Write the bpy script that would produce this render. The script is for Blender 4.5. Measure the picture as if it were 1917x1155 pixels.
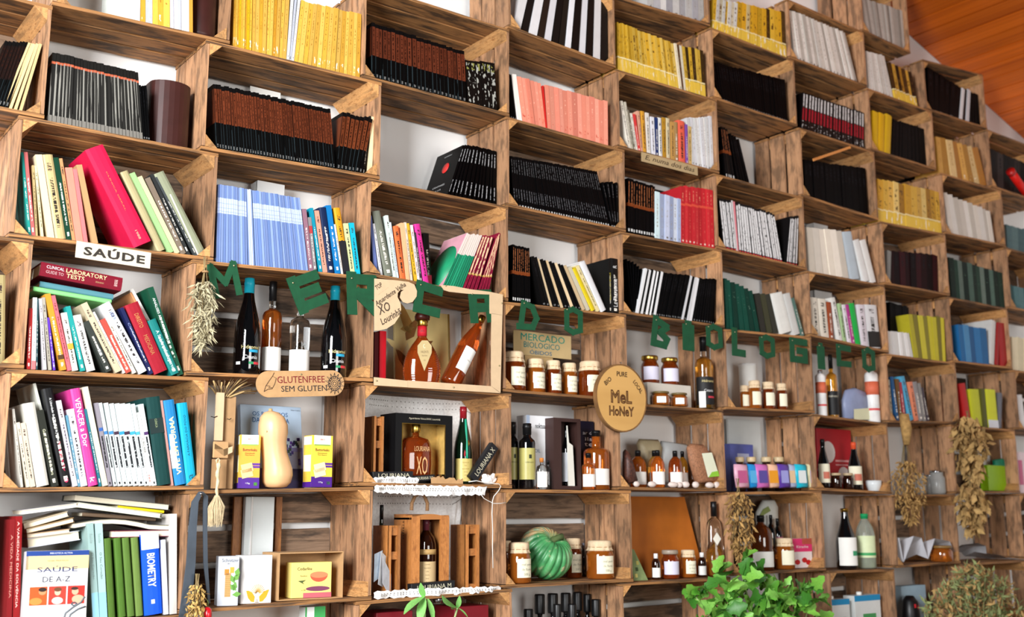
import bpy, bmesh, math, random
import numpy as np
from mathutils import Matrix, Vector
PI = math.pi
random.seed(7)
scene = bpy.context.scene
for o in list(bpy.data.objects): bpy.data.objects.remove(o)
COL = scene.collection

# ------------------------------------------------------------------ camera
FPX, YAW, PIT, ROL = 2081.73, .6370, .1832, -.0032
CAM = np.array([-.9070, -3.1011, .9060])
PW, CW, HR = .5479, .5781, .33          # column pitch, crate width, row pitch
IW, IH = 1917.0, 1155.0
def _axes():
    cy, sy, cp, sp = math.cos(YAW), math.sin(YAW), math.cos(PIT), math.sin(PIT)
    f = np.array([sy*cp, cy*cp, sp]); r = np.array([cy, -sy, 0.]); u = np.cross(r, f)
    c, s = math.cos(ROL), math.sin(ROL)
    return c*r+s*u, -s*r+c*u, f
RV, UV, FV = _axes()
cd = bpy.data.cameras.new('camera'); cam = bpy.data.objects.new('camera', cd); COL.objects.link(cam)
cd.sensor_fit = 'HORIZONTAL'; cd.sensor_width = 36; cd.lens = FPX/IW*36
cd.clip_start = .05; cd.clip_end = 60
cam.matrix_world = Matrix(((RV[0], UV[0], -FV[0], CAM[0]), (RV[1], UV[1], -FV[1], CAM[1]), (RV[2], UV[2], -FV[2], CAM[2]), (0, 0, 0, 1)))
cd.dof.use_dof = True; cd.dof.focus_distance = 3.45; cd.dof.aperture_fstop = 2.6
scene.camera = cam

# ------------------------------------------------------------------ light
w = bpy.data.worlds.new('room_light'); scene.world = w; w.use_nodes = True
w.node_tree.nodes['Background'].inputs[0].default_value = (.86, .93, 1, 1)
w.node_tree.nodes['Background'].inputs[1].default_value = .03
def area(name, loc, target, sx, sy, power, col=(1, 1, 1)):
    l = bpy.data.lights.new(name, 'AREA'); l.shape = 'RECTANGLE'; l.size = sx; l.size_y = sy; l.energy = power; l.color = col
    o = bpy.data.objects.new(name, l); COL.objects.link(o); o.location = loc
    o.rotation_euler = (Vector(target)-Vector(loc)).to_track_quat('-Z', 'Y').to_euler(); return o
area('window_daylight', (-2.5, -2.5, 1.95), (1.2, 0, 1.25), 1.3, 1.9, 290, (.96, .98, 1))
area('fill_light', (1.0, -4.6, 1.15), (1.9, 0, 1.0), 1.7, 1.5, 66, (1, .97, .93))  # added frontal fill for the right and lower shelves, no known door
scene.view_settings.view_transform = 'Standard'; scene.view_settings.look = 'None'
scene.view_settings.gamma = 1; scene.view_settings.use_curve_mapping = False
scene.view_settings.exposure = .36

# ------------------------------------------------------------------ pixel <-> world helpers (rays of the camera above)
def ray(x, y): return FV + (x-IW/2)/FPX*RV - (y-IH/2)/FPX*UV
def at(x, y, Y):                       # point of the plane y = Y seen at pixel (x, y)
    d = ray(x, y); s = (Y-CAM[1])/d[1]; return Vector(CAM+d*s)
def xat(x, Y, Z):                      # X of the line (., Y, Z) seen in pixel column x
    n = RV-(x-IW/2)/FPX*FV             # points p with n.(p-CAM) = 0
    return CAM[0]-(n[1]*(Y-CAM[1])+n[2]*(Z-CAM[2]))/n[0]
class View:                            # a zoomed window of the photograph: local coordinates -> pixels
    def __init__(s, x, y, k): s.x, s.y, s.k = x, y, k
    def __call__(s, x, y): return (x/s.k+s.x, y/s.k+s.y)
    def at(s, x, y, Y): return at(*s(x, y), Y)
    def X(s, x, Y, Z): return xat(x/s.k+s.x, Y, Z)
Za, Zb, Zc, Zd = View(0, 0, 3.85), View(380, 0, 3.195), View(900, 0, 3.208), View(1320, 0, 3.208)
Ze, Zf, Zg, Zh = View(0, 220, 3.85), View(380, 300, 3.195), View(900, 220, 2.624), View(1320, 300, 3.208)
Zi, Zj, Zk, Zl = View(0, 460, 4.4425), View(0, 690, 4.7925), View(0, 900, 4.53), View(340, 480, 4.811)
Zm, Zn, Zo, Zp = View(360, 690, 4.812), View(340, 900, 4.53), View(670, 500, 4.442), View(650, 720, 5.5)
Zq, Zr, Zs, Zt = View(650, 900, 4.53), View(920, 560, 4.167), View(920, 740, 4.167), View(920, 900, 4.167)
Zu, Zv, Zw, Zx = View(1320, 580, 4.1235), View(1320, 820, 3.447), View(1600, 560, 3.849), View(1600, 780, 3.079)
P0 = View(0, 0, 1)

# ------------------------------------------------------------------ materials
def lin(h):
    if not isinstance(h, str): return tuple(h)[:3]
    if len(h) == 3: h = ''.join(c*2 for c in h)
    return tuple(((v/12.92) if v <= .04045 else ((v+.055)/1.055)**2.4) for v in (int(h[i:i+2], 16)/255 for i in (0, 2, 4)))
MATS = {}
class NT:
    def __init__(s, name):
        s.m = bpy.data.materials.new(name); s.m.use_nodes = True; s.t = s.m.node_tree; s.b = s.t.nodes['Principled BSDF']
    def n(s, typ, **kw):
        nd = s.t.nodes.new(typ)
        for k, v in kw.items():
            if hasattr(nd, k): setattr(nd, k, v)
        return nd
    def set(s, nd, **kw):
        for k, v in kw.items(): nd.inputs[k.replace('_', ' ')].default_value = v
    def link(s, a, b): s.t.links.new(a, b)
    def math(s, op, a, b=None, c=None):
        nd = s.n('ShaderNodeMath', operation=op)
        for i, v in enumerate((a, b, c)):
            if v is None: continue
            if hasattr(v, 'is_linked'): s.link(v, nd.inputs[i])
            else: nd.inputs[i].default_value = v
        return nd.outputs[0]
    def mix(s, f, a, b, mode='MIX'):
        nd = s.n('ShaderNodeMix', data_type='RGBA', blend_type=mode)
        for i, v in ((0, f), (6, a), (7, b)):
            if hasattr(v, 'is_linked'): s.link(v, nd.inputs[i])
            else: nd.inputs[i].default_value = v if i == 0 else (*lin(v), 1)
        return nd.outputs[2]
    def noise(s, vec, scale, detail=3, rough=.55):
        nd = s.n('ShaderNodeTexNoise'); nd.inputs['Scale'].default_value = scale; nd.inputs['Detail'].default_value = detail
        nd.inputs['Roughness'].default_value = rough
        if vec is not None: s.link(vec, nd.inputs['Vector'])
        return nd.outputs[0]
    def ramp(s, f, pts, interp='LINEAR'):
        nd = s.n('ShaderNodeValToRGB'); r = nd.color_ramp; r.interpolation = interp
        while len(r.elements) > 1: r.elements.remove(r.elements[0])
        for i, (p, c) in enumerate(pts):
            e = r.elements[0] if i == 0 else r.elements.new(p)
            e.position = p; e.color = (*lin(c), 1)
        s.link(f, nd.inputs[0]); return nd.outputs[0]
    def mapping(s, vec, scale, loc=None):
        nd = s.n('ShaderNodeMapping'); nd.inputs['Scale'].default_value = scale
        s.link(vec, nd.inputs['Vector'])
        if loc is not None: s.link(loc, nd.inputs['Location'])
        return nd.outputs[0]
    def bump(s, h, strength=.3, dist=.002):
        nd = s.n('ShaderNodeBump'); nd.inputs['Strength'].default_value = strength; nd.inputs['Distance'].default_value = dist
        s.link(h, nd.inputs['Height']); s.link(nd.outputs[0], s.b.inputs['Normal'])
def mat(name, col, rough=.6, metal=0., trans=0., var=.12, scale=18, ior=1.45, coat=0., sss=0., alpha=1.):
    if name in MATS: return MATS[name]
    t = NT(name); tc = t.n('ShaderNodeTexCoord')
    f = t.noise(tc.outputs['Object'], scale)
    c = lin(col); lo = tuple(v*(1-var) for v in c); hi = tuple(min(1, v*(1+var)) for v in c)
    t.link(t.ramp(f, [(.3, lo), (.7, hi)]), t.b.inputs['Base Color'])
    t.set(t.b, Roughness=rough, Metallic=metal, Transmission_Weight=trans, IOR=ior, Coat_Weight=coat, Alpha=alpha)
    if sss: t.set(t.b, Subsurface_Weight=sss, Subsurface_Radius=(.02, .01, .005))
    MATS[name] = t.m; return t.m
def wood(name, light, dark, grey='6b5c4c', stain=.5, grain=1., rough=.75):
    if name in MATS: return MATS[name]
    t = NT(name); tc = t.n('ShaderNodeTexCoord'); oi = t.n('ShaderNodeObjectInfo')
    off = t.n('ShaderNodeCombineXYZ')
    for i, k in enumerate((37., 91., 53.)): t.link(t.math('MULTIPLY', oi.outputs['Random'], k), off.inputs[i])
    g = tc.outputs['Generated']
    v1 = t.mapping(g, (2.*grain, 9*grain, 6), off.outputs[0]); v2 = t.mapping(g, (3.4, 2.6, 2), off.outputs[0])
    v3 = t.mapping(g, (5, 34*grain, 20), off.outputs[0])
    n1 = t.noise(v1, 1, 5, .6); n2 = t.noise(v2, 1, 4, .6); n3 = t.noise(v3, 1, 3, .6)
    base = t.ramp(n1, [(.32, dark), (.47, light), (.66, light), (.82, dark)])
    base = t.mix(t.ramp(n3, [(.35, (.45,)*3), (.6, (0,)*3)]), base, dark)
    st = t.math('MULTIPLY', t.ramp(n2, [(.46, (0,)*3), (.62, (1,)*3)]), stain)
    base = t.mix(st, base, grey)
    hs = t.n('ShaderNodeHueSaturation'); t.link(base, hs.inputs['Color'])
    t.link(t.math('MULTIPLY_ADD', oi.outputs['Random'], .5, .75), hs.inputs['Value'])
    t.link(hs.outputs[0], t.b.inputs['Base Color']); t.set(t.b, Roughness=rough)
    t.bump(n3, .25, .0015); MATS[name] = t.m; return t.m
def objcol(name, bands=(), ticks=(), rough=.45, dirt=.12, spec=.2):
    """Cover material of books in unit space (x thickness, y depth, z height). bands: (z0, z1, colour); ticks: rows of small print
    (z0, z1, x0, x1, colour, marks per height, share). The ground colour is the object's own colour."""
    if name in MATS: return MATS[name]
    t = NT(name); tc = t.n('ShaderNodeTexCoord'); oi = t.n('ShaderNodeObjectInfo'); sep = t.n('ShaderNodeSeparateXYZ')
    t.link(tc.outputs['Object'], sep.inputs[0]); x, y, z = sep.outputs
    c = oi.outputs['Color']
    hs = t.n('ShaderNodeHueSaturation'); t.link(c, hs.inputs['Color']); t.link(t.math('MULTIPLY_ADD', oi.outputs['Random'], .4, .8), hs.inputs['Value']); c = hs.outputs[0]
    n = t.noise(t.mapping(tc.outputs['Object'], (2, 4, 5)), 1.3, 4)
    c = t.mix(t.math('MULTIPLY', n, dirt*2), c, (.25, .22, .2), 'MULTIPLY')
    def between(v, a, b): return t.math('MULTIPLY', t.math('GREATER_THAN', v, a), t.math('LESS_THAN', v, b))
    for z0, z1, bc in bands: c = t.mix(between(z, z0, z1), c, bc)
    front = t.math('LESS_THAN', y, .03)
    for z0, z1, x0, x1, tcol, fr, share in ticks:
        cmb = t.n('ShaderNodeCombineXYZ'); t.link(t.math('MULTIPLY', z, fr), cmb.inputs[2])
        t.link(t.math('MULTIPLY', x, 2.2), cmb.inputs[0]); t.link(t.math('MULTIPLY', oi.outputs['Random'], 60), cmb.inputs[1])
        k = t.math('GREATER_THAN', t.noise(cmb.outputs[0], 1, 2), 1-share)
        k = t.math('MULTIPLY', k, t.math('MULTIPLY', between(x, x0, x1), between(z, z0, z1)))
        c = t.mix(t.math('MULTIPLY', k, front), c, tcol)
    t.link(c, t.b.inputs['Base Color']); t.set(t.b, Roughness=rough, Specular_IOR_Level=spec); MATS[name] = t.m; return t.m

# ------------------------------------------------------------------ meshes
def mesh(name, v, f, mats=(), smooth=False, mi=None):
    me = bpy.data.meshes.new(name); me.from_pydata([tuple(p) for p in v], [], f); me.update()
    for m in mats if isinstance(mats, (list, tuple)) else [mats]: me.materials.append(m)
    if smooth: me.polygons.foreach_set('use_smooth', [True]*len(me.polygons))
    if mi: me.polygons.foreach_set('material_index', mi)
    return me
BOXF = [(0, 2, 3, 1), (4, 5, 7, 6), (0, 1, 5, 4), (2, 6, 7, 3), (0, 4, 6, 2), (1, 3, 7, 5)]
def boxv(x0, y0, z0, x1, y1, z1): return [(x, y, z) for z in (z0, z1) for y in (y0, y1) for x in (x0, x1)]
def boxes(name, L, m):
    v, f = [], []
    for b in L:
        k = len(v); v += boxv(*b); f += [tuple(i+k for i in q) for q in BOXF]
    return mesh(name, v, f, m)
def bbox(name, w_, d, h, m, bev=.0015, z0=0.):       # bevelled box, origin at the bottom centre
    bm = bmesh.new(); bmesh.ops.create_cube(bm, size=1)
    bmesh.ops.scale(bm, vec=(w_, d, h), verts=bm.verts); bmesh.ops.translate(bm, vec=(0, 0, h/2+z0), verts=bm.verts)
    if bev: bmesh.ops.bevel(bm, geom=bm.edges[:], offset=bev, segments=1, affect='EDGES')
    me = bpy.data.meshes.new(name); bm.to_mesh(me); bm.free(); me.materials.append(m); return me
def lathe(name, prof, m, seg=28, sx=1., sy=1., smooth=True, ripple=None):
    v, f = [], []
    for r, z in prof:
        for i in range(seg):
            a = 2*PI*i/seg; k = 1 if ripple is None else ripple(a, z)
            v.append((r*k*math.cos(a)*sx, r*k*math.sin(a)*sy, z))
    for j in range(len(prof)-1):
        if prof[j] == prof[j+1]: continue
        for i in range(seg):
            a, b = j*seg+i, j*seg+(i+1) % seg; f.append((a, b, b+seg, a+seg))
    f.append(tuple(range(seg-1, -1, -1))); f.append(tuple((len(prof)-1)*seg+i for i in range(seg)))
    return mesh(name, v, f, m, smooth)
def patch(name, r0, r1, z0, z1, a0, a1, m, n=14, k=1.): # bent label on a round body, facing -y; angles in degrees from the front
    v, f = [], []
    for i in range(n+1):
        a = math.radians(a0+(a1-a0)*i/n)
        v += [(r0*math.sin(a), -r0*math.cos(a)*k, z0), (r1*math.sin(a), -r1*math.cos(a)*k, z1)]
    for i in range(n): f.append((2*i, 2*i+2, 2*i+3, 2*i+1))
    return mesh(name, v, f, m, True)
def tube(name, pts, r, m, seg=6, closed=False):
    pts = [Vector(p) for p in pts]; v, f = [], []; n = len(pts)
    for i, p in enumerate(pts):
        d = (pts[min(i+1, n-1)]-pts[max(i-1, 0)]).normalized()
        s = d.cross(Vector((.3, -.9, .31))).normalized(); u = s.cross(d)
        rr = r[i] if isinstance(r, (list, tuple)) else r
        for j in range(seg):
            a = 2*PI*j/seg; v.append(p+(s*math.cos(a)+u*math.sin(a))*rr)
    for i in range(n-1):
        for j in range(seg):
            a, b = i*seg+j, i*seg+(j+1) % seg; f.append((a, b, b+seg, a+seg))
    f.append(tuple(range(seg-1, -1, -1))); f.append(tuple((n-1)*seg+j for j in range(seg)))
    return mesh(name, v, f, m, True)
def fill2d(name, loops, th, m, bev=0.):              # outline(s) in (x, z), holes allowed; front at y = 0, thickness th backwards
    cu = bpy.data.curves.new(name, 'CURVE'); cu.dimensions = '2D'; cu.fill_mode = 'BOTH'; cu.extrude = th/2; cu.bevel_depth = bev
    for L in loops:
        s = cu.splines.new('POLY'); s.points.add(len(L)-1); s.use_cyclic_u = True
        for p, (x, z) in zip(s.points, L): p.co = (x, z, 0, 1)
    o = bpy.data.objects.new('tmp', cu); me = bpy.data.meshes.new_from_object(o); bpy.data.objects.remove(o)
    me.name = name; me.transform(Matrix.Translation((0, th/2, 0)) @ Matrix.Rotation(PI/2, 4, 'X'))
    me.materials.clear(); me.materials.append(m); return me
def text(name, s, size, m, ext=.0002, align='CENTER', shear=0., sx=1., wrap=None, space=1., bold=0., line=1.):
    """lettering in the x-z plane facing -y, centred; wrap = radius bends it round a bottle"""
    cu = bpy.data.curves.new(name, 'FONT'); cu.body = s; cu.size = size; cu.extrude = ext; cu.align_x = align; cu.align_y = 'CENTER'
    cu.shear = shear; cu.space_character = space; cu.offset = bold; cu.resolution_u = 2; cu.space_line = line
    o = bpy.data.objects.new('tmp', cu); me = bpy.data.meshes.new_from_object(o); bpy.data.objects.remove(o)
    me.name = name; me.transform(Matrix.Rotation(PI/2, 4, 'X') @ Matrix.Diagonal((sx, 1, 1, 1)))
    if wrap:
        for v in me.vertices:
            x, y, z = v.co; r = wrap-y; v.co = (r*math.sin(x/wrap), -r*math.cos(x/wrap), z)
    me.materials.clear(); me.materials.append(m); return me
def outline(name, s, L, H, depth, m):               # letters drawn as outlines
    cu = bpy.data.curves.new(name, 'FONT'); cu.body = s; cu.align_x = 'CENTER'; cu.align_y = 'CENTER'; cu.fill_mode = 'NONE'; cu.bevel_depth = depth; cu.resolution_u = 3; cu.bevel_resolution = 0
    o = bpy.data.objects.new('tmp', cu); me = bpy.data.meshes.new_from_object(o); bpy.data.objects.remove(o); me.name = name
    me.transform(Matrix.Rotation(PI/2, 4, 'X')); xs = [v.co.x for v in me.vertices]; zs = [v.co.z for v in me.vertices]; a, b, c, d = min(xs), max(xs), min(zs), max(zs)
    me.transform(Matrix.Diagonal((L/(b-a), .012, H/(d-c), 1)) @ Matrix.Translation((-(a+b)/2, 0, -(c+d)/2))); me.materials.clear(); me.materials.append(m); return me
def strips(name, segs, wd, th, m):                  # flat cut-out letter from strips ((x0, z0), (x1, z1)); front at y = 0
    v, f = [], []
    for q, (a, b) in enumerate(segs):
        a, b = Vector(a), Vector(b); d = (b-a).normalized(); n = Vector((-d.y, d.x))*wd/2; a, b = a-d*wd*.42, b+d*wd*.42
        k = len(v); e = .00015*q
        for y in (e, th+e):
            for p in (a-n, b-n, a+n, b+n): v.append((p.x, y, p.y))
        f += [tuple(i+k for i in t) for t in ((0, 1, 3, 2), (4, 6, 7, 5), (0, 4, 5, 1), (2, 3, 7, 6), (0, 2, 6, 4), (1, 5, 7, 3))]
    return mesh(name, v, f, m)

# ------------------------------------------------------------------ objects
WM = {}
def link(name, data, M=None, parent=None, color=None):
    o = bpy.data.objects.new(name, data); COL.objects.link(o)
    M = M if M is not None else Matrix.Identity(4)
    if parent is not None:
        o.parent = parent; o.matrix_local = WM[parent.name].inverted() @ M
    else: o.matrix_world = M
    WM[o.name] = M.copy()
    if color is not None: o.color = (*lin(color), 1)
    return o
def tag(o, label, cat, group=None, kind=None):
    if label: o['label'] = label
    if cat: o['category'] = cat
    if group: o['group'] = group
    if kind: o['kind'] = kind
    return o
def thing(name, M, label, cat, group=None):
    if not isinstance(M, Matrix): M = Matrix.Translation(M)
    return tag(link(name, None, M), label, cat, group)
def part(name, me, root, M=None, color=None, label=None):   # M is relative to the root
    o = link(name, me, WM[root.name] @ (M if M is not None else Matrix.Identity(4)), root, color)
    if label: o['label'] = label
    return o
def T(x=0, y=0, z=0): return Matrix.Translation((x, y, z))
def R(a, ax='Z'): return Matrix.Rotation(math.radians(a), 4, ax)
def S(x, y, z): return Matrix.Diagonal((x, y, z, 1))
def structure(name, me, M=None): return tag(link(name, me, M), None, None, kind='structure')
# ------------------------------------------------------------------ where the crates stand: corners read off the photograph, row by row
Q = {(1,6):[(383,75),(716.5,153),(710,333),(380,275)],(2,7):[None,(954,50),(956,208),(679,145.5)],(0,5):[(34,220),(408,291),(402.6,487.5),(19.5,435.6)],
(2,5):[(688,334),(957.5,391),(946,562),(688,516)],(3,6):[(949.5,226),(1171,283),(1172.5,431.5),(949.5,382)],(4,5):[(1163,435),(1354.6,471.5),(1355,612.5),(1163,586)],
(4,7):[(1155.6,131),(1339.5,187),(1350,319.5),(1155.6,273)],(5,6):[(1339,330),(1508.6,373),(1507,499.5),(1342,460.5)],(6,7):[(1496,240),(1641,283.7),(1641,409),(1502,364)],
(6,9):[None,(1616,47),(1624,162),(1479,107.5)],(0,3):[(2,693),(388.7,713),(383,917.5),(6,922)],(1,4):[(358.7,486),None,(698.6,708.7),(352.5,695)],
(2,3):[(680,720),(957,736),(960,910),(673.6,907)],(1,2):[(340,915.5),(696.5,913),(697.6,1118.5),(345,1150)],(3,4):[(943,565),(1172,589),None,(939,733)],
(4,3):[None,(1359,766.5),(1359,920),(1160,913)],(3,2):[(941.6,919),(1184,921.6),(1183,1089.5),(943,1099)],(5,4):[(1354,616),(1520,638),(1524,772),(1360,767)],
(7,4):[(1658,664),(1791,684.7),(1795,794),(1663.6,791)],(6,5):[(1515,512),(1658,535),(1663,658),(1513,621)],(7,6):[(1647,415),(1770,442),(1777,549),(1657,531)],
(8,7):[(1763,325),(1878,354.5),(1881,456),(1769,432.5)],(8,5):[(1778,559),(1890,577),(1893.5,687),(1782,672)],(8,9):[(1728,103),(1844,140),(1847,237),(1735,203)],
(-1,4):[None,(60,455),(48.5,686),None],(-1,6):[None,(100,8),(83,215.5),None],(0,7):[None,None,(430,80),(97,12)],(2,1):[(668,1130),(960,1104),None,None],
(0,1):[(0,1172),(345,1150),None,None],(5,2):[None,(1536,921.5),(1549,1064),None],(6,3):[(1520,775),(1662,792),(1670,923),(1529,914)],(7,2):[(1672,928),(1795,925),(1795,1055),(1682,1062)],
(6,1):[(1552,1072),(1675,1066),None,None],(9,6):[(1886,468),None,None,(1889,577)],(9,8):[(1850,246),None,None,(1854,352)],(7,8):[(1622,165),(1740,208),(1757,318),(1632,282)],
(7,10):[None,None,(1706,107),(1616,70)],(5,8):[(1326,50),(1485,112),(1496,235),(1340,184)],(3,8):[None,None,(1152.5,125),(951,56)],(4,9):[None,None,(1330,47),(1154,-3)],
(8,3):[None,(1901,804),(1908,923),None],(9,4):[(1899,695),None,None,None]}
CRATES = [(c, r) for r in range(0, 11) for c in range(-1, 10) if (c+r) % 2 and (c, r) not in ((9, 10), (0, 9), (3, 10), (1, 8), (2, 9), (5, 10), (1, 10), (-1, 8), (-1, 10), (9, 0), (-1, 0))]
WX = [0.0055, 0.003, -0.0285, 0.0018, 0.0122, -0.0024]; WZ = [0.0044, 0.0002, 0.0048, 0.0009, -0.0267, -0.0032]
def warp(x, z):
    a, b = (x-2)/2, (z-1.7)/1.2; t = (1, b, b*b, a, a*b, a*a)
    return x+sum(i*j for i, j in zip(t, WX)), z+sum(i*j for i, j in zip(t, WZ))
NODE = {}
for (c, r), q in Q.items():
    for k, p in enumerate(q):
        if p is None: continue
        NODE.setdefault((c+(-.5 if k in (0, 3) else .5), r+(1 if k < 2 else 0)), []).append(at(*p, 0.).z)
def node(k, r):
    if r <= 0: return 0.
    if (k, r) in NODE: return sum(NODE[k, r])/len(NODE[k, r])
    wz = warp(k*PW, r*HR)[1]; near = [v-warp(a*PW, b*HR)[1] for (a, b), L in NODE.items() if b == r and abs(a-k) < 1.1 for v in L]
    return wz+(sum(near)/len(near) if near else 0)
XC = {}
for c, r in CRATES:
    q = Q.get((c, r), [None]*4); xs = [None if p is None else at(*p, 0.).x for p in q]
    l = [v for v in (xs[0], xs[3]) if v is not None]; rr = [v for v in (xs[1], xs[2]) if v is not None]
    l = sum(l)/len(l) if l else None; rr = sum(rr)/len(rr) if rr else None
    if l is None and rr is None: m = warp(c*PW, (r+.5)*HR)[0]; l, rr = m-CW/2, m+CW/2
    elif l is None: l = rr-CW
    elif rr is None: rr = l+CW
    XC[c, r] = (l, rr)
for r in range(0, 11):                   # neighbours in one row keep clear of each other
    row = sorted(c for c, q in CRATES if q == r)
    for a, b in zip(row, row[1:]):
        if XC[a, r][1] > XC[b, r][0]-.3: print('tight', a, b, r)
TH, DEP, WALL = .012, .268, .285
def level(r, x):                         # height of the line on which row r stands, at x
    k = math.floor(x/PW+.5)-.5; k0, k1 = k, k+1
    t = (x-k0*PW)/PW
    return node(k0, r)*(1-t)+node(k1, r)*t
def crate_edge(c, r):                    # level of a crate's lower side at its left and right end
    return node(c-.5, r), node(c+.5, r), node(c-.5, r+1), node(c+.5, r+1)
def floor_z(cell, X):
    c, r = cell
    if cell in XC:
        l, rr = XC[cell]; a, b, _, _ = crate_edge(c, r); return a+(b-a)*(X-l)/(rr-l)+TH
    # a gap stands on the lid of the crate below
    if (c, r-1) in XC:
        l, rr = XC[c, r-1]; _, _, a, b = crate_edge(c, r-1); return a+(b-a)*(X-l)/(rr-l)
    return level(r, X)

# ------------------------------------------------------------------ room shell
white_wall = mat('white_plaster', 'f3f2f0', .9, var=.04, scale=3)
structure('wall_back', boxes('wall_back', [(-3.5, WALL, -.1, 6.3, WALL+.12, 4.6)], white_wall))
XR = 5.75
structure('wall_right', boxes('wall_right', [(XR, -5.5, -.1, XR+.1, WALL, 4.6)], white_wall))
structure('floor', boxes('floor', [(-3.5, -5.5, -.1, XR, WALL, 0)], mat('clay_tile', '54473a', .7, var=.2, scale=4)))
pa, pb = at(1706, 70, WALL), at(1864, 213, WALL)
slope = (pb.z-pa.z)/(pb.x-pa.x)
ceil_wood = wood('pine_ceiling', 'e0701a', 'bb4f08', grey='a04006', stain=.35, grain=.8, rough=.35)
ce = thing('ceiling', (pa.x, 0, pa.z), None, None); ce['kind'] = 'structure'
ang = math.degrees(math.atan(slope))
ub = boxes('plank', [(-.5, -.5, 0, .5, .5, 1)], ceil_wood)
for i in range(-14, 20):
    u = i*.11
    o = part('plank', ub, ce, R(-ang, 'Y') @ T(u+.0525, -2.558, 0) @ R(90) @ S(5.68, .1035, .02))
part('ceiling_deck', boxes('ceiling_deck', [(-1.6, -5.5, .021, 2.3, .28, .05)], ceil_wood), ce, R(-ang, 'Y'))
shade_wood = wood('shade_backing', '3a2c20', '1c1510', grey='0e0b09', stain=.8)  # near-black wood, the deep shade of the gaps put into its colour
def backing():  # dark boards added behind some gaps to stand in for shade on the wall
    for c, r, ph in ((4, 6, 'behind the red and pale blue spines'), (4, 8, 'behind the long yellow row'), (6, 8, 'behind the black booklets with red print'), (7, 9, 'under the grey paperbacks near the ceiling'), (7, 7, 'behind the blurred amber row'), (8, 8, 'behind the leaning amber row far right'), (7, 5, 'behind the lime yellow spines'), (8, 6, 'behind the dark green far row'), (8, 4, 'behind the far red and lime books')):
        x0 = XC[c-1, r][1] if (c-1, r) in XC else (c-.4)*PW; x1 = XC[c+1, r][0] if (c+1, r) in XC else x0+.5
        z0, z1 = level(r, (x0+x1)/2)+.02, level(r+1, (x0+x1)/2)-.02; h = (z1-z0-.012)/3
        root = tag(link('shade_boards', None, Matrix.Translation((x0, .276, z0))), 'dark wooden backing boards '+ph, 'boards', 'dark backing boards')
        me = boxes('back_board', [(.005, 0, 0, x1-x0-.005, .007, h)], shade_wood)
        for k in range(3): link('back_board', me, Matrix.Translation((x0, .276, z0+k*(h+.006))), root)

structure('trim_1', boxes('trim_1', [(pb.x-.02, -5.5, pb.z-.30, pb.x+.45, .06, pb.z-.06)], white_wall))

# ------------------------------------------------------------------ crates
cw = wood('crate_wood', 'b07c48', '704828', grey='35281d', stain=.85)
ce_w = wood('crate_end_wood', 'b88a64', '8a6042', grey='4c3a2a', stain=.65)
cp_w = wood('crate_post_wood', 'cf9a60', 'a06a38', grey='6e5236', stain=.5)
cb_w = wood('crate_back_wood', '8a705a', '54402f', grey='2e2620', stain=.85)
BV = []
for k in range(5):                       # a few rough-sawn boards, unit sized, shared by all crates
    rnd = random.Random(k); v, f = [], []
    for i in range(6):
        e0, e1, tz = rnd.uniform(-.5, -.475), rnd.uniform(.475, .5), rnd.uniform(-.14, -.02)
        for y, z in ((e0, -.5), (e1, -.5), (e1, .5+tz), (e0, .5+tz)): v.append((i/5-.5, y, z))
    for i in range(5):
        for j in range(4): f.append((i*4+j, i*4+(j+1) % 4, i*4+4+(j+1) % 4, i*4+4+j))
    f += [(3, 2, 1, 0), (20, 21, 22, 23)]
    BV.append({m: mesh('board', v, f, m) for m in (cw, ce_w, cb_w)})
POST = {}
for sx in (1, -1):
    for sz in (1, -1):
        v = [(0, y, 0) for y in (0, 1)]+[(sx, y, 0) for y in (0, 1)]+[(0, y, sz) for y in (0, 1)]
        POST[sx, sz] = mesh('corner_post', v, [(0, 2, 4), (1, 5, 3), (0, 1, 3, 2), (2, 3, 5, 4), (4, 5, 1, 0)], cp_w)
BOOKC = {q for q in CRATES if q[1] > 4 or q in ((0, 3), (-1, 4), (7, 4))}     # packed with books: only the front blocks of the lower posts are left
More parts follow.
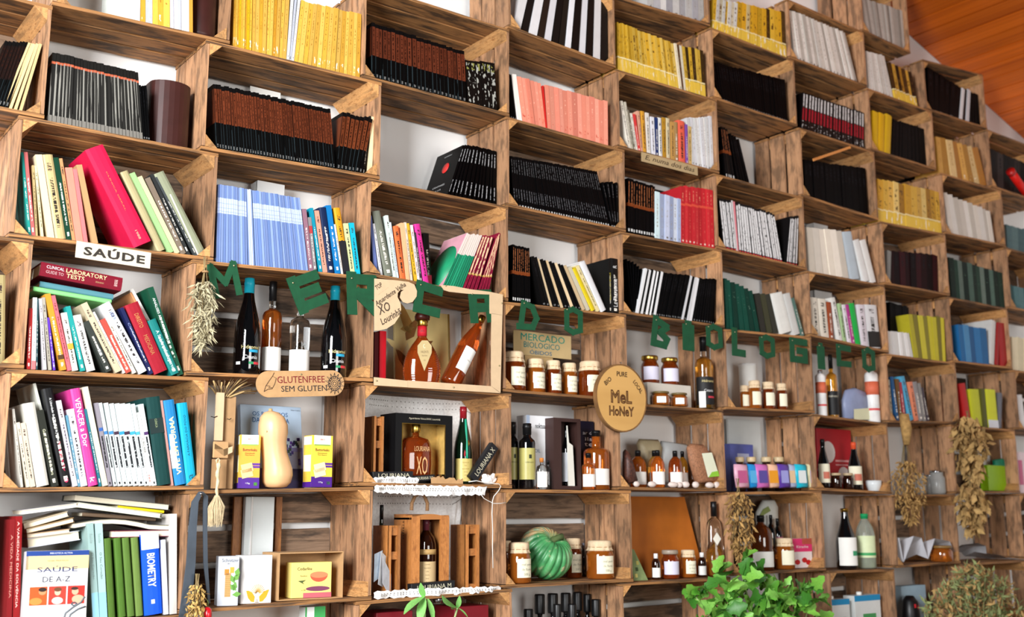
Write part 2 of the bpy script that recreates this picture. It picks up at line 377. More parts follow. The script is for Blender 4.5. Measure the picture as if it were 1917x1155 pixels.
def make_crate(c, r, what, back=True, closed=False):
    l, rr = XC[c, r]; a, b, ta, tb = crate_edge(c, r); rnd = random.Random(c*31+r*7)
    W, mid = rr-l, (l+rr)/2
    y0 = rnd.uniform(-.004, .004)
    root = thing('wooden_crate', (mid, y0+DEP/2, (a+b)/2), 'weathered wooden fruit crate '+what, 'crate', 'fruit crates stacked along the wall')
    base = WM[root.name].inverted()
    def put(name, me, M): return link(name, me, M, root)
    for (za, zb, sg, nm) in ((a, b, 1, 'bottom_board'), (ta, tb, -1, 'top_board')):
        an = math.degrees(math.atan2(zb-za, W)); y = y0
        for k in range(3):
            g = rnd.uniform(.003, .010); wd = (DEP-2*.010)/3
            if closed or (sg == 1 and r in (2, 3)): g = .001
            put(nm, rnd.choice(BV)[cw], T(mid, y+wd/2, (za+zb)/2+sg*(TH/2+.0008)) @ R(-an, 'Y') @ S(W, wd-g/2, TH*.93))
            y += wd+.010
    for sx, x, zz, zt in ((1, l, a, ta), (-1, rr, b, tb)):
        y = y0+.001; wd = (DEP-.03)/3
        for k in range(3):
            put('end_slat', rnd.choice(BV)[ce_w], T(x+sx*.0065, y+wd/2, (zz+zt)/2) @ R(90, 'Y') @ S(zt-zz-2*TH-.004, wd, .011))
            y += wd+rnd.uniform(.008, .016)
        ps = rnd.uniform(.036, .044)
        for s, z in ((1, zz+TH), (-1, zt-TH)):
            put('corner_post', POST[sx, s], T(x+sx*.0124, y0+.001, z+s*.0006) @ S(ps, .0105 if s > 0 and (c, r) in BOOKC else DEP-.016, ps))
    if back:
        n = 3; H0 = (a+b)/2+TH+.002; H1 = (ta+tb)/2-TH-.002; wd = (H1-H0-.036)/n
        for k in range(n):
            put('back_board', rnd.choice(BV)[cb_w], T(mid, y0+DEP-.005, H0+k*(wd+.018)+wd/2) @ R(-math.degrees(math.atan2(b-a, W)), 'Y') @ R(90, 'X') @ S(W-.03, wd, .008))
    return root
WHAT = {(-1,6):'at the upper left with leaning cream and brown books',(-1,4):'cut off by the left edge beside the health books',(-1,2):'left of the bottom health books',
(0,1):'below the stacked health books',(0,3):'full of health books with the pink spine',(0,5):'holding the thick red binder',(0,7):'holding pale and amber books at the upper left',
(1,0):'below the white and green packet',(1,2):'with the white packets and yellow tea box',(1,4):'with two dark bottles and a silvery herb bunch',(1,6):'full of black books with rusty brown spine tops',(1,8):'above the yellow paperbacks',
(2,1):'holding two maroon boxes behind a sprouting plant',(2,3):'lined with white lace, holding the black gift box',(2,5):'with the green and maroon leaning booklets',(2,7):'of rusty brown spines above the empty white gap',(2,9):'above the rusty brown spines',
(3,0):'under the dark bottle tops',(3,2):'holding the green ribbed pumpkin',(3,4):'holding five honey jars with cloth lids',(3,6):'packed with black booklets below the salmon paperbacks',(3,8):'with black and white spines above the salmon paperbacks',
(4,1):'partly behind the green leafy plant',(4,3):'holding small amber bottles and pebbles',(4,5):'with black booklets and a few white spines above the honey disc',(4,7):'above the small handwritten strip sign',(4,9):'with pale grey spines above the long yellow row',
(5,0):'below the green leafy plant',(5,2):'with the brown jug bottle and pink packet',(5,4):'with four honey jars and a white tube',(5,6):'with black and white chequered spines',(5,8):'of unlit black booklets under the yellow and white row',(5,10):'above the yellow and white row',
(6,1):'with white and blue cartons',(6,3):'holding two dark bottles and a red box',(6,5):'with the bright green spine',(6,7):'of black booklets with a loose batten overhead',(6,9):'packed with leaning white paperbacks',
(7,0):'below the black helmet shape',(7,2):'lined with crumpled white paper',(7,4):'of mixed blue and salmon books',(7,6):'with dark maroon books',(7,8):'with three yellow books beside black ones',(7,10):'of grey paperbacks next to the wooden ceiling',
(8,1):'behind the grey green herb bush',(8,3):'holding the lime green box',(8,5):'with blue books and two red ones',(8,7):'of ten white books at the far end',(8,9):'highest at the far end, with two white spines',
(9,2):'at the far end beside the herb bush',(9,4):'at the far end with one white book',(9,6):'at the far end with teal books',(9,8):'at the far end with the red tube',(3,10):'',(7,4):'of mixed blue and salmon books'}
for c, r in CRATES:
    if r == 0 or (c, r) in ((3, 10), (2, 9), (1, 8)): pass
    make_crate(c, r, WHAT.get((c, r)) or {10: 'at the top edge above the yellow and white row', 9: 'at the top edge over the leaning striped spines', 8: 'at the top edge'}.get(r, 'below the view')+(' of far column %d' % c if (c, r) not in () else ''), back=(c, r) not in ((0, 7), (1, 6), (4, 3), (5, 4)), closed=False)

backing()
# ------------------------------------------------------------------ books
PAGE = mat('book_pages', 'e4dac2', .85, var=.1, scale=60)
def cover_geo(c=.07, rnd=True):
    o = [(0, 1), (0, .02), (.2, .004), (.5, 0), (.8, .004), (1, .02), (1, 1), (1-c, 1), (1-c, .06), (c, .06), (c, 1)] if rnd else \
        [(0, 1), (0, 0), (1, 0), (1, 1), (1-c, 1), (1-c, .05), (c, .05), (c, 1)]
    n = len(o); v = [(x, y, 0) for x, y in o]+[(x, y, 1) for x, y in o]
    f = [(i, i+n, (i+1) % n+n, (i+1) % n) for i in range(n)]+[tuple(range(n)), tuple(range(2*n-1, n-1, -1))]
    return v, [tuple(reversed(q)) for q in f]
BOOKM = {}
def cover_mesh(m, c=.07, rnd=True):
    k = ('c', m.name, c, rnd)
    if k not in BOOKM: BOOKM[k] = mesh('cover', *cover_geo(c, rnd), m)
    return BOOKM[k]
PAGES = boxes('page_block', [(.08, .05, .012, .92, .965, .985)], PAGE)
def solid_mesh(m, c=.1, rnd=False):
    k = ('s', m.name, c, rnd)
    if k not in BOOKM:
        v, f = cover_geo(c, rnd); n = len(f); b = len(v)
        v = v+boxv(c+.001, .05, .01, 1-c-.001, .97, .985); f = f+[tuple(i+b for i in q) for q in BOXF]
        BOOKM[k] = mesh('book', v, f, [m, PAGE], mi=[0]*n+[1]*6)
    return BOOKM[k]
plain = objcol('cover_plain'); cloth_cover = objcol('cover_cloth', rough=.7, dirt=.2)
dk = objcol('cover_dark_print', ticks=[(.12, .72, .35, .65, '2b2622', 60, .52), (.8, .9, .3, .7, '3a2a2a', 70, .5)])
lt = objcol('cover_light_print', ticks=[(.18, .7, .35, .65, 'efe9dc', 60, .5), (.05, .1, .3, .7, 'f2ece0', 80, .6)])
NAMES = [('black', '101010'), ('charcoal', '33302e'), ('grey', '8a8a86'), ('pale grey', 'b9b6b0'), ('white', 'ececea'), ('cream', 'e3d6b4'), ('beige', 'c8b692'), ('tan', 'a98a5c'),
    ('brown', '6e4a2c'), ('dark brown', '3c2418'), ('red', 'c4202c'), ('maroon', '7a1a26'), ('pink', 'e58a90'), ('magenta', 'd3308c'), ('salmon', 'f0937c'), ('orange', 'e0782c'),
    ('amber', 'd09a3a'), ('yellow', 'e6c832'), ('lime', 'c0cc40'), ('pale green', 'b4d69a'), ('green', '2a9a4c'), ('dark green', '12402e'), ('teal', '1f8a88'), ('turquoise', '18b4d4'),
    ('blue', '2070c0'), ('pale blue', 'b6c8e4'), ('navy', '18224e'), ('lavender', '8a90c4'), ('purple', '5c30a4'), ('olive', '6e7040'), ('dark teal', '183e42'), ('periwinkle', '8fa6d6')]
def cname(h):
    c = [v**(1/2.2) for v in lin(h)]; return min(NAMES, key=lambda n: sum((a-b**(1/2.2))**2 for a, b in zip(c, lin(n[1]))))[0]
def nth(n): return f"{n}{'th' if 10 < n % 100 < 14 else {1: 'st', 2: 'nd', 3: 'rd'}.get(n % 10, 'th')}"
def text_fit(s, L, H, m, **kw):
    me = text('lettering', s, 1., m, ext=0, **kw); xs = [v.co.x for v in me.vertices]; zs = [v.co.z for v in me.vertices]
    if not xs: return me
    a, b, c, d = min(xs), max(xs), min(zs), max(zs)
    me.transform(S(L/max(b-a, 1e-4), 1, H/max(d-c, 1e-4)) @ T(-(a+b)/2, 0, -(c+d)/2)); return me
INK = {}
def ink(h):
    if h not in INK: INK[h] = mat('print_'+h, h, .6, var=.03)
    return INK[h]
def limits(cell):                        # free width between the slats left and right
    c, r = cell
    if cell in XC: return XC[cell][0]+.0132, XC[cell][1]-.0132
    return (XC[c-1, r][1]+.001 if (c-1, r) in XC else -9), (XC[c+1, r][0]-.001 if (c+1, r) in XC else 99)
def lean_in(cell, X, ln, h, right=False):
    a, b = limits(cell); X = min(max(X, a), b); q = X+h*math.sin(ln)
    if not right and q < a: ln = math.asin(max(-.9, (a-X)/h))
    if right and q > b: ln = math.asin(min(.9, (b-X)/h))
    return X, ln
def frame(cell, V, yf, xb0, xb1, xt, yt):
    c, r = cell; z = level(r, c*PW)+.01
    for _ in range(3): X0 = V.X(xb0, yf, z); z = floor_z(cell, X0)
    X1 = V.X(xb1, yf, z); p = V.at(xt, yt, yf)
    dx, dz = p.x-X0, p.z-z; return X0, X1, z, math.atan2(dx, dz), math.hypot(dx, dz)
def ceil_z(cell, X):
    c, r = cell
    if cell in XC: l, rr = XC[cell]; _, _, a, b = crate_edge(c, r); return a+(b-a)*(X-l)/(rr-l)-TH
    return level(r+1, X)
def place(cell, X0, z, lean, t, h, yf):
    cz = min(ceil_z(cell, X0), ceil_z(cell, X0+h*math.sin(lean)), ceil_z(cell, X0+t))
    h = min(h, (cz-z-.004-t*abs(math.sin(lean)))/max(.3, math.cos(lean)))
    zz = z+(t*math.sin(lean) if lean > 0 else 0)+.0006
    return T(X0, yf, zz) @ Matrix.Rotation(lean, 4, 'Y'), h
NB = {}; RN = {}
def depth_for(h, yf): return min(h*.72, DEP-yf-.025)
def books(cell, where, V, yf, L, m=None, group=None, kind='book'):
    rows, fr = [], []
    for e in L:
        o = e[5] if len(e) > 5 else {}; y = o.get('y', yf)
        if cell in XC and y < .0175 and 'd' not in o: y = .0175
        X0, X1, z, ln, h = frame(cell, V, y, *e[:4]); t = max(.003, abs(X1-X0)*math.cos(ln)-.0005)
        lo, hi = limits(cell); X0, ln = lean_in(cell, X0, ln, h)
        X1_, ln2 = lean_in(cell, X0+t/math.cos(ln), ln, h, True); ln = min(ln, ln2)
        if X0+t/math.cos(ln) > hi: X0 = hi-t/math.cos(ln)
        fr.append([X0, z, ln, h, t, y])
    for p, q in zip(fr, fr[1:]):         # keep neighbours from running into each other
        zz = min(p[3]*math.cos(p[2]), q[3]*math.cos(q[2]))
        room = min(q[0]-p[0], q[0]+zz*math.tan(q[2])-p[0]-zz*math.tan(p[2]))*math.cos(p[2])-.0006
        if room < p[4]:
            if room < .55*p[4]: q[0] += min(.006, .55*p[4]-room)
            p[4] = max(.55*p[4], room, .003)
    for i, e in enumerate(L):
        col = e[4]; o = e[5] if len(e) > 5 else {}; X0, z, ln, h, t, y = fr[i]
        M, h = place(cell, X0, z, ln, t, h, y); d = o.get('d') or depth_for(h, y)
        NB[cell] = NB.get(cell, 0)+1
        lab = o.get('label') or f"{cname(col)} {o.get('w', 'book')}, {nth(NB[cell])} from left {where}"
        root = thing(o.get('name', kind), M, lab, 'book', group or 'books '+where)
        mm = o.get('m') or m or (dk if sum(lin(col)) > .9 else lt)
        part('cover', cover_mesh(mm, .08 if t > .012 else .13, o.get('round', t > .02)), root, S(t, d, h), col)
        part('page_block', PAGES, root, S(t, d, h))
        for q in o.get('txt', ()):           # (words, centre height 0..1, length 0..1, height 0..1 of the thickness, colour, direction)
            s, zc, ll, hh, tc = q[:5]; up = len(q) > 5 and q[5]
            part('lettering', text_fit(s, ll*h, hh*t, ink(tc), bold=q[6] if len(q) > 6 else 0), root, T(t/2, -.0006, zc*h) @ R(-90 if up else 90, 'Y'))
        for zc, hh, bc in o.get('bands', ()):
            part('spine_band', boxes('spine_band', [(0, -.0004, 0, t, .001, hh*h)], ink(bc)), root, T(0, 0, (zc-hh/2)*h))
        rows.append(root)
    return rows
def run(cell, where, V, yf, n, a, b, cols, m, name='booklet', label=None, group=None, jit=.012, gap=.0006, d=None, rnd=False, c=.1, dy=.004):
    """n alike books side by side: a = (base x, top x, top y) of the first one's left edge, b = the last one's right edge"""
    if cell in XC: yf = max(yf, .0175)
    X0, _, z, l0, h0 = frame(cell, V, yf, a[0], a[0]+1, a[1], a[2]); X1, _, _, l1, h1 = frame(cell, V, yf, b[0], b[0]+1, b[1], b[2])
    X0, l0 = lean_in(cell, X0, l0, h0); X1, l1 = lean_in(cell, X1, l1, h1, True)
    rg = random.Random(cell[0]*97+cell[1]*13+n); ws = [rg.uniform(.8, 1.2) for _ in range(n)]; s = sum(ws); u = 0
    if name == 'paperback' and m in (whitep, salmon): name = 'softcover'; label = label and label.replace('paperback', 'softcover')
    cols = cols if isinstance(cols, (list, tuple)) else [cols]; out = []
    for i in range(n):
        k = (i+.5)/n; ln = l0+(l1-l0)*k; h = (h0+(h1-h0)*k)*(1+rg.uniform(-jit, jit)); X = X0+(X1-X0)*u/s; u += ws[i]
        t = (X1-X0)*ws[i]/s*math.cos(ln)-gap; t = max(.0025, t*.6, t-h*max(0, l0-l1)/n); y = yf+rg.uniform(0, dy)
        M, h = place(cell, X, floor_z(cell, X), ln, t, h, y); cc = cols[i % len(cols)]
        mm = m[i % len(m)] if isinstance(m, (list, tuple)) else m
        o = link(name, solid_mesh(mm, c, rnd), M @ S(t, d or depth_for(h, y), h), None, cc)
        RN[cell] = RN.get(cell, 0)+1
        tag(o, f"{label or f'{cname(cc)} {name} {where}'}, {nth(RN[cell])} of its row" if n > 1 else label, 'book', group or f"{name} row {where}"); out.append(o); o['cell_order'] = i
    return out
def lying(V, yf, bl, br, tl, col, label, d=.16, m=None, txt=(), pages_front=False, group=None, bend=0.):
    """a book lying flat; corners of its front face: bottom left, bottom right, top left"""
    p, q, s = V.at(*bl, yf), V.at(*br, yf), V.at(*tl, yf); ln = (q-p).length; an = math.atan2(q.z-p.z, q.x-p.x); t = abs((s-p).z*math.cos(an)-(s-p).x*math.sin(an))
    root = thing('book', T(*p) @ Matrix.Rotation(-an, 4, 'Y'), label, 'book', group)
    M = T(0, 0, t) @ R(90, 'Y')
    if pages_front: M = M @ T(t, d, 0) @ R(180) 
    cm, pm = cover_mesh(m or plain, .07, not pages_front), PAGES
    if bend:
        def bent(me):
            b = bmesh.new(); b.from_mesh(me); bmesh.ops.bisect_plane
            for k in range(1, 8): bmesh.ops.bisect_plane(b, geom=b.verts[:]+b.edges[:]+b.faces[:], plane_co=(0, 0, k/8), plane_no=(0, 0, 1))
            for v in b.verts: v.co.x -= bend/t*math.sin(min(1, v.co.z*1.3)*PI)
            r = bpy.data.meshes.new(me.name); b.to_mesh(r); b.free(); r.materials.append(me.materials[0]); return r
        cm, pm = bent(cm), bent(pm)
    part('cover', cm, root, M @ S(t, d, ln), col); part('page_block', pm, root, M @ S(t, d, ln))
    for s_, xc, zc, L_, H_, tc in txt: part('lettering', text_fit(s_, L_*ln, H_*t, ink(tc)), root, T(xc*ln, -.0006, zc*t))
    return root

# printed spines of the alike series
mag_blue = objcol('cover_blue_series', bands=[(.63, .83, 'b9c6e4'), (.655, .66, '7f95cc'), (.7, .705, '7f95cc'), (.76, .765, '7f95cc')], ticks=[(.05, .6, .42, .58, '6f88c2', 24, .35)])
mag_black = objcol('cover_grey_black_series', bands=[(.0, .1, '77736c'), (.84, .875, 'b0583c'), (.875, 1.1, '171513')], ticks=[(.1, .86, .0, .5, '8a877f', .7, .5)])
rust = objcol('cover_rust_top', spec=.08, bands=[(.0, .42, '050505'), (.93, 1.1, '0c0a0a')], ticks=[(.05, .10, .3, .7, '6a6a68', 60, .6), (.45, .9, .4, .7, '2a120a', 30, .5), (.42, .93, .0, .16, '1a0c08', 3, .75), (.02, .42, .0, .12, '2a3438', 3, .6)], dirt=.3)
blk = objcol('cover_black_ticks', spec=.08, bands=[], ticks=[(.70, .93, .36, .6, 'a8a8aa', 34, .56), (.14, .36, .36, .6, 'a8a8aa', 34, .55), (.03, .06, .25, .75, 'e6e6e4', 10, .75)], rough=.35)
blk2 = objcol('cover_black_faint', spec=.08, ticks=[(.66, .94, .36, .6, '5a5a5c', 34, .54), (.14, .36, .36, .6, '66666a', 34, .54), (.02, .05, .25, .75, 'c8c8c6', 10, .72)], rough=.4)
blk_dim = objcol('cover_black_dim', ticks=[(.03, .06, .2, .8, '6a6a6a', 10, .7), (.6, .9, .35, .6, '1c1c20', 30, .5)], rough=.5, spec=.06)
blk_or = objcol('cover_black_orange', spec=.08, bands=[(.5, .56, '7a3c1c')], ticks=[(.55, .95, .3, .6, 'a0603a', 30, .55), (.05, .1, .2, .8, 'd0d0ce', 10, .7)], rough=.4)
chequer = objcol('cover_chequer', bands=[(.0, .05, '0c0c0c')], ticks=[(.06, .95, .1, .9, 'e9e9ea', 16, .63), (.0, .045, .2, .9, 'd01838', 6, .7)], rough=.4)
blotch = objcol('cover_blotched', ticks=[(.06, .95, .1, .9, 'a8a8a0', 8, .42), (.8, .95, .2, .8, '8a8a4a', 12, .5)], rough=.4)
yel = objcol('cover_yellow_series', bands=[], ticks=[(.3, .9, .35, .6, 'a8762a', 30, .45), (.06, .16, .2, .8, 'f5eccf', 12, .4)], dirt=.2)
yel2 = objcol('cover_yellow_mixed', bands=[(.28, .31, 'f0e0a8'), (.0, .27, 'e6c04a')], ticks=[(.33, .85, .2, .7, '6a4a1c', 14, .42), (.0, .3, .2, .8, 'f4ead0', 4, .4)], dirt=.2)
salmon = objcol('cover_salmon_series', ticks=[(.3, .9, .42, .58, 'f6c0a8', 20, .4), (.1, .2, .2, .8, 'd0604c', 16, .4)], dirt=.1)
whitep = objcol('cover_white_series', ticks=[(.25, .85, .38, .6, '9a948a', 40, .45), (.04, .08, .3, .7, '6a6660', 30, .5)], dirt=.2)
red_s = objcol('cover_red_series', bands=[(.66, .7, 'd8503c')], ticks=[(.05, .6, .44, .54, 'd8705c', 30, .45), (.74, .93, .36, .56, 'e08a70', 36, .5), (.03, .06, .3, .7, 'f0d0c0', 10, .6)])
maroon = objcol('cover_maroon_series', bands=[(.30, .33, 'c8a05a')], ticks=[(.32, .98, .15, .75, 'ecc9a0', 9, .55), (.05, .28, .2, .7, '6a0f22', 20, .5)])
greenw = objcol('cover_green_series', bands=[(.62, 1.1, 'e2d2c8'), (.0, .03, 'e8e2d0')], ticks=[(.1, .6, .4, .6, '0f6a48', 30, .4)])
redtext = objcol('cover_black_red', bands=[], ticks=[(.62, .97, .25, .7, 'd8d8d8', 18, .62), (.28, .6, .2, .75, 'a01c2c', 20, .66), (.05, .26, .25, .7, 'cfcfcf', 18, .4)], rough=.4)
dgreen = objcol('cover_dark_cloth', ticks=[(.5, .8, .3, .7, '5a7a6a', 30, .35)], rough=.7, dirt=.25)
seriesw = objcol('cover_white_banded', ticks=[(.22, .6, .25, .7, '1c1e22', 36, .6), (.02, .05, .3, .7, '1a1a1a', 10, .8)])
blueray = objcol('cover_blue_white_patch', ticks=[(.2, .6, .0, .5, 'e4ecf6', 3, .5)])

# --- the two leftmost strips
W = 'on the far upper left shelf'
run((-1,6), W, Za, .02, 7, (-130, 40, 300), (58, 215, 310), '1c1210', rust, label='dark brown booklet leaning in the crate cut by the left edge')
run((-1,6), W, Za, .02, 2, (10, 205, 315), (60, 245, 320), 'dcc08c', plain, 'paperback', 'cream paperback leaning in the crate cut by the left edge')
run((-1,6), W, Za, .02, 3, (62, 245, 320), (172, 330, 330), 'd6bb88', plain, 'paperback', 'cream paperback leaning in the crate cut by the left edge', group='paperback row on the far upper left shelf')
books((-1,4), 'in the crate cut off beside the health books', Zi, .05, [(-60, 42, -52, 240, 'b3a474')])
# --- top row, left
W = 'in the top left crate'
run((0,7), W, Za, .015, 4, (860, 870, -420), (1010, 1020, -400), ['d6dcd6', 'e6e6e6'], plain, 'paperback')
run((0,7), W, Za, .015, 5, (1012, 1010, -400), (1225, 1225, -370), ['dba83c', 'b8bcc4', 'e6b44a', 'e0a83a', 'e6b850'], yel, 'paperback')
run((0,7), W, Za, .015, 6, (1228, 1225, -370), (1392, 1390, -350), ['d4d4e2', 'ececf2', 'b9bcd0', 'efefef', 'e8e8f0', 'd8a040'], plain, 'paperback')
W = 'beside the brown round backed album'
run((0,6), W, Za, .015, 26, (345, 382, 375), (1035, 1000, 525), '22211f', mag_black, 'magazine', 'thin black magazine with orange stripe in the upper left row', jit=.006)
run((0,6), W, Za, .015, 3, (1038, 1002, 610), (1085, 1062, 620), '050506', blk_dim)
# --- yellow rows
W = 'between the crates of rusty brown spines'
run((1,7), W, Zb, .015, 9, (180, 190, -110), (292, 300, -100), ['e2ac3c', 'e8b84c', 'dba030', 'c8a81c'], yel, 'paperback')
run((1,7), W, Zb, .015, 10, (296, 302, -95), (500, 525, -60), ['e4b04a', 'eabb58', 'd89c30', 'e6b450'], yel, 'paperback')
run((1,7), W, Zb, .015, 3, (502, 528, -25), (546, 590, -5), ['d6d6d8', 'c4c8d4', 'e8e8e8'], whitep, 'paperback')
run((1,7), W, Zb, .015, 15, (548, 592, 5), (942, 972, 95), ['e8b44a', 'eec05c', 'e2ac40', 'edbd58'], yel, 'paperback')
W = 'above the empty white gap'
run((2,7), W, Zb, .02, 24, (1012, 1012, 135), (1580, 1565, 310), '6a3320', rust, label='thin black booklet with rusty brown spine top above the empty gap')
run((2,7), W, Zb, .02, 6, (1588, 1572, 360), (1765, 1748, 375), '0a0a09', blotch, label='black booklet with pale blotched spine above the empty gap')
W = 'above the pale blue magazines'
run((1,6), W, Zb, .02, 44, (82, 62, 500), (795, 765, 655), '6e351f', rust, label='thin black booklet with rusty spine top in the long packed row')
run((1,6), W, Zb, .02, 7, (800, 835, 672), (952, 1022, 712), '7a3d22', rust, label='rusty topped black booklet leaning at the right end of its row')
books((1,6), W, Zb, .03, [(952, 975, 1022, 705, '14110f', {'label': 'black book leaning beside the cream one above the pale blue magazines'}), (976, 1000, 1035, 708, 'e6d2a8', {'m': plain, 'label': 'cream book leaning rightmost in the crate above the pale blue magazines'})])
# --- empty gap with the leaning black booklets
W = 'leaning in the gap with the bare white wall'
L = run((2,6), W, Zb, .06, 12, (1455, 1562, 872), (1760, 1812, 925), '050506', blk, label='black booklet leaning right in the bare white gap', d=.17, dy=.002)
o = L[0]; o['label'] = 'black booklet showing its cover with a red disc, first of the leaning row'; o['category'] = 'book'
disc = lathe('red_disc', [(.021, 0), (.021, .0005)], mat('red_disc', 'd8302c', .5), 24)
Mo = WM[o.name]; loc, rot, sc = Mo.decompose(); Mr = Matrix.LocRotScale(loc, rot, None)
lk = link('red_disc', disc, Mr @ T(-.0007, sc.y*.45, sc.z*.66) @ R(-90, 'Y') , o)
for s_, zc, L_, H_ in (('QUANDO', .9, .05, .006), ('CANTARES', .32, .08, .007), ('DE CÁ', .24, .05, .007), ('E LÁ', .17, .04, .007)):
    link('cover_lettering', text_fit(s_, L_, H_, ink('b9b9b9')), Mr @ T(-.0007, sc.y*.5, sc.z*zc) @ R(-90), o)
# --- pale blue magazines
W = 'beside the pale blue magazines'
run((1,5), W, Zf, .012, 13, (80, 92, 142), (272, 262, 172), ['8298cc', '7d94c8', '8ea4d4', '748cc2'], mag_blue, 'magazine', 'thin pale blue magazine in the packed row over the green letters', jit=.004)
run((1,5), W, Zf, .012, 5, (276, 264, 172), (312, 292, 178), ['8aa2d4', 'e4e6ee', 'a8b4d4', 'e8eaf2', '8aa2d4'], plain, 'magazine', 'white or blue magazine amid the pale blue row', jit=.004, group='white magazines among the pale blue')
run((1,5), W, Zf, .012, 22, (317, 297, 178), (632, 582, 228), ['7890c6', '8298cc', '6c86bc', '8aa0d2'], mag_blue, 'magazine', 'thin pale blue magazine in the packed row over the green letters', jit=.004)
teal_t = [('CONTOS', .5, .4, .4, 'e0e8e8')]
books((1,5), W, Zf, .015, [(633, 660, 592, 292, '8f6878'), (662, 695, 628, 342, '8a8486', {'bands': [(.77, .14, 'b03a3c')]}), (696, 716, 640, 286, '18a0bc'), (718, 746, 667, 302, 'f0a48c'), (748, 792, 697, 282, '14264c', {'m': lt}),
  (793, 828, 737, 270, '1474b4'), (829, 840, 783, 384, 'e8e6e0'), (842, 882, 784, 285, 'e8a020', {'bands': [(.25, .5, '14141c')], 'label': 'yellow topped black book beside the pale blue magazines'}), (884, 912, 842, 378, 'd4dca4'), (914, 944, 874, 375, '18b2cc')])
# --- mixed crate above the scroll sign
W = 'in the crate of green and maroon leaning booklets'
books((2,5), W, Zf, .015, [(1030, 1062, 988, 332, '6f80bc', {'m': plain}), (1063, 1087, 1015, 380, 'e9e9ec'), (1090, 1140, 1012, 305, '85897a'), (1141, 1160, 1092, 330, 'd0dcd4'), (1161, 1173, 1114, 372, 'c8d4dc'),
  (1183, 1216, 1140, 395, 'e0703c'), (1217, 1242, 1184, 375, 'f0b284', {'m': plain}), (1243, 1266, 1204, 372, 'f4e0c8'), (1267, 1284, 1216, 378, 'e2b430'), (1285, 1300, 1241, 388, 'ecd6d8'), (1301, 1320, 1262, 432, '3a3438'), (1321, 1356, 1266, 382, 'd0308c')])
books((2,5), W, Zf, .07, [(1336, 1372, 1318, 436, '141212', {'bands': [(.12, .24, 'b0203c')], 'label': 'small upright black book with a red foot behind the magenta one'})])
L = run((2,5), W, Zf, .03, 9, (1432, 1582, 442), (1548, 1672, 455), '238f68', greenw, label='green and white booklet leaning beside the maroon ones', d=.15, dy=.002)
L[0]['label'] = 'pink and green covered booklet, first of the leaning green ones'
lc, rt_, sc = WM[L[0].name].decompose(); Mr = Matrix.LocRotScale(lc, rt_, None)
link('cover_panel', boxes('cover_panel', [(-.0008, .002, .002, 0, sc.y-.002, sc.z-.002)], mat('cover_pink', 'dca0ae', .45, var=.12)), Mr, L[0])
link('cover_disc', lathe('cover_disc', [(sc.z*.42, 0), (sc.z*.42, .0006)], mat('cover_green', '1f8f62', .45), 28), Mr @ T(-.0009, sc.y*.5, sc.z*.40) @ R(-90, 'Y') @ S(1, .8, 1), L[0])
run((2,5), W, Zf, .03, 4, (1550, 1680, 455), (1640, 1742, 462), '8c1a38', maroon, label='maroon booklet with cream lettering leaning in the crate', d=.16, dy=.002, c=.06)
run((2,5), W, Zf, .03, 4, (1642, 1762, 470), (1712, 1846, 475), '8c1a38', maroon, label='maroon booklet with cream lettering leaning in the crate', d=.16, dy=.002, c=.06)
# --- salmon row and its neighbours
W = 'in the salmon row'
run((3,7), W, Zc, .02, 4, (168, 172, 450), (222, 186, 452), '050506', blk_dim, label='thin black booklet left of the salmon paperbacks')
run((3,7), W, Zc, .02, 1, (226, 190, 446), (252, 215, 452), 'e8e0d8', plain, 'paperback', 'white paperback, left end of the salmon row')
run((3,7), W, Zc, .02, 6, (254, 217, 457), (395, 365, 500), ['f0927a', 'f39c84', 'ec8a72'], salmon, 'paperback', 'salmon paperback in the salmon row', group='salmon paperbacks')
run((3,7), W, Zc, .02, 1, (396, 366, 515), (402, 385, 515), 'd82c28', plain, 'paperback', 'bright red thin paperback among the salmon ones')
run((3,7), W, Zc, .02, 14, (403, 387, 508), (766, 764, 612), ['f0927a', 'f39c84', 'ee8e78', 'f5a08a'], salmon, 'paperback', 'salmon paperback in the salmon row', group='salmon paperbacks')
W = 'above the salmon row'
run((3,8), W, Zc, .02, 13, (195, 270, -130), (770, 800, 30), ['d6d2d2', '171412', 'e2dfe0', '241a14', 'cfccd0', '100f0f', '1c1814', 'e6e4e8', '0f0e0e', 'dcdade', '14110f'], plain, 'paperback', jit=.03)
run((4,9), 'above the long yellow row', Zc, .02, 9, (1000, 1000, -260), (1345, 1350, -110), ['d6d3d0', 'c4c2c6', 'dedbd8', 'b8b6bc'], whitep, 'paperback')
W = 'in the long row above the handwritten strip'
run((4,8), W, Zc, .015, 9, (826, 822, 132), (912, 890, 155), ['dcae34', 'e3b844', 'd4a428'], yel2, 'paperback')
run((4,8), W, Zc, .015, 16, (914, 892, 158), (1195, 1160, 262), ['dfb03a', 'e6bc4e', 'd8a830', 'e2c060'], yel2, 'paperback')
run((4,8), W, Zc, .015, 3, (1197, 1162, 262), (1238, 1210, 275), ['e8dcc0', '5a3a1c', 'efe6d0'], whitep, 'paperback')
run((4,8), W, Zc, .015, 7, (1240, 1212, 275), (1356, 1340, 305), ['e3b844', '3c2c14', 'dcae34', '42301a', 'e6bc4e'], yel2, 'paperback')
W = 'in the crate over the handwritten strip'
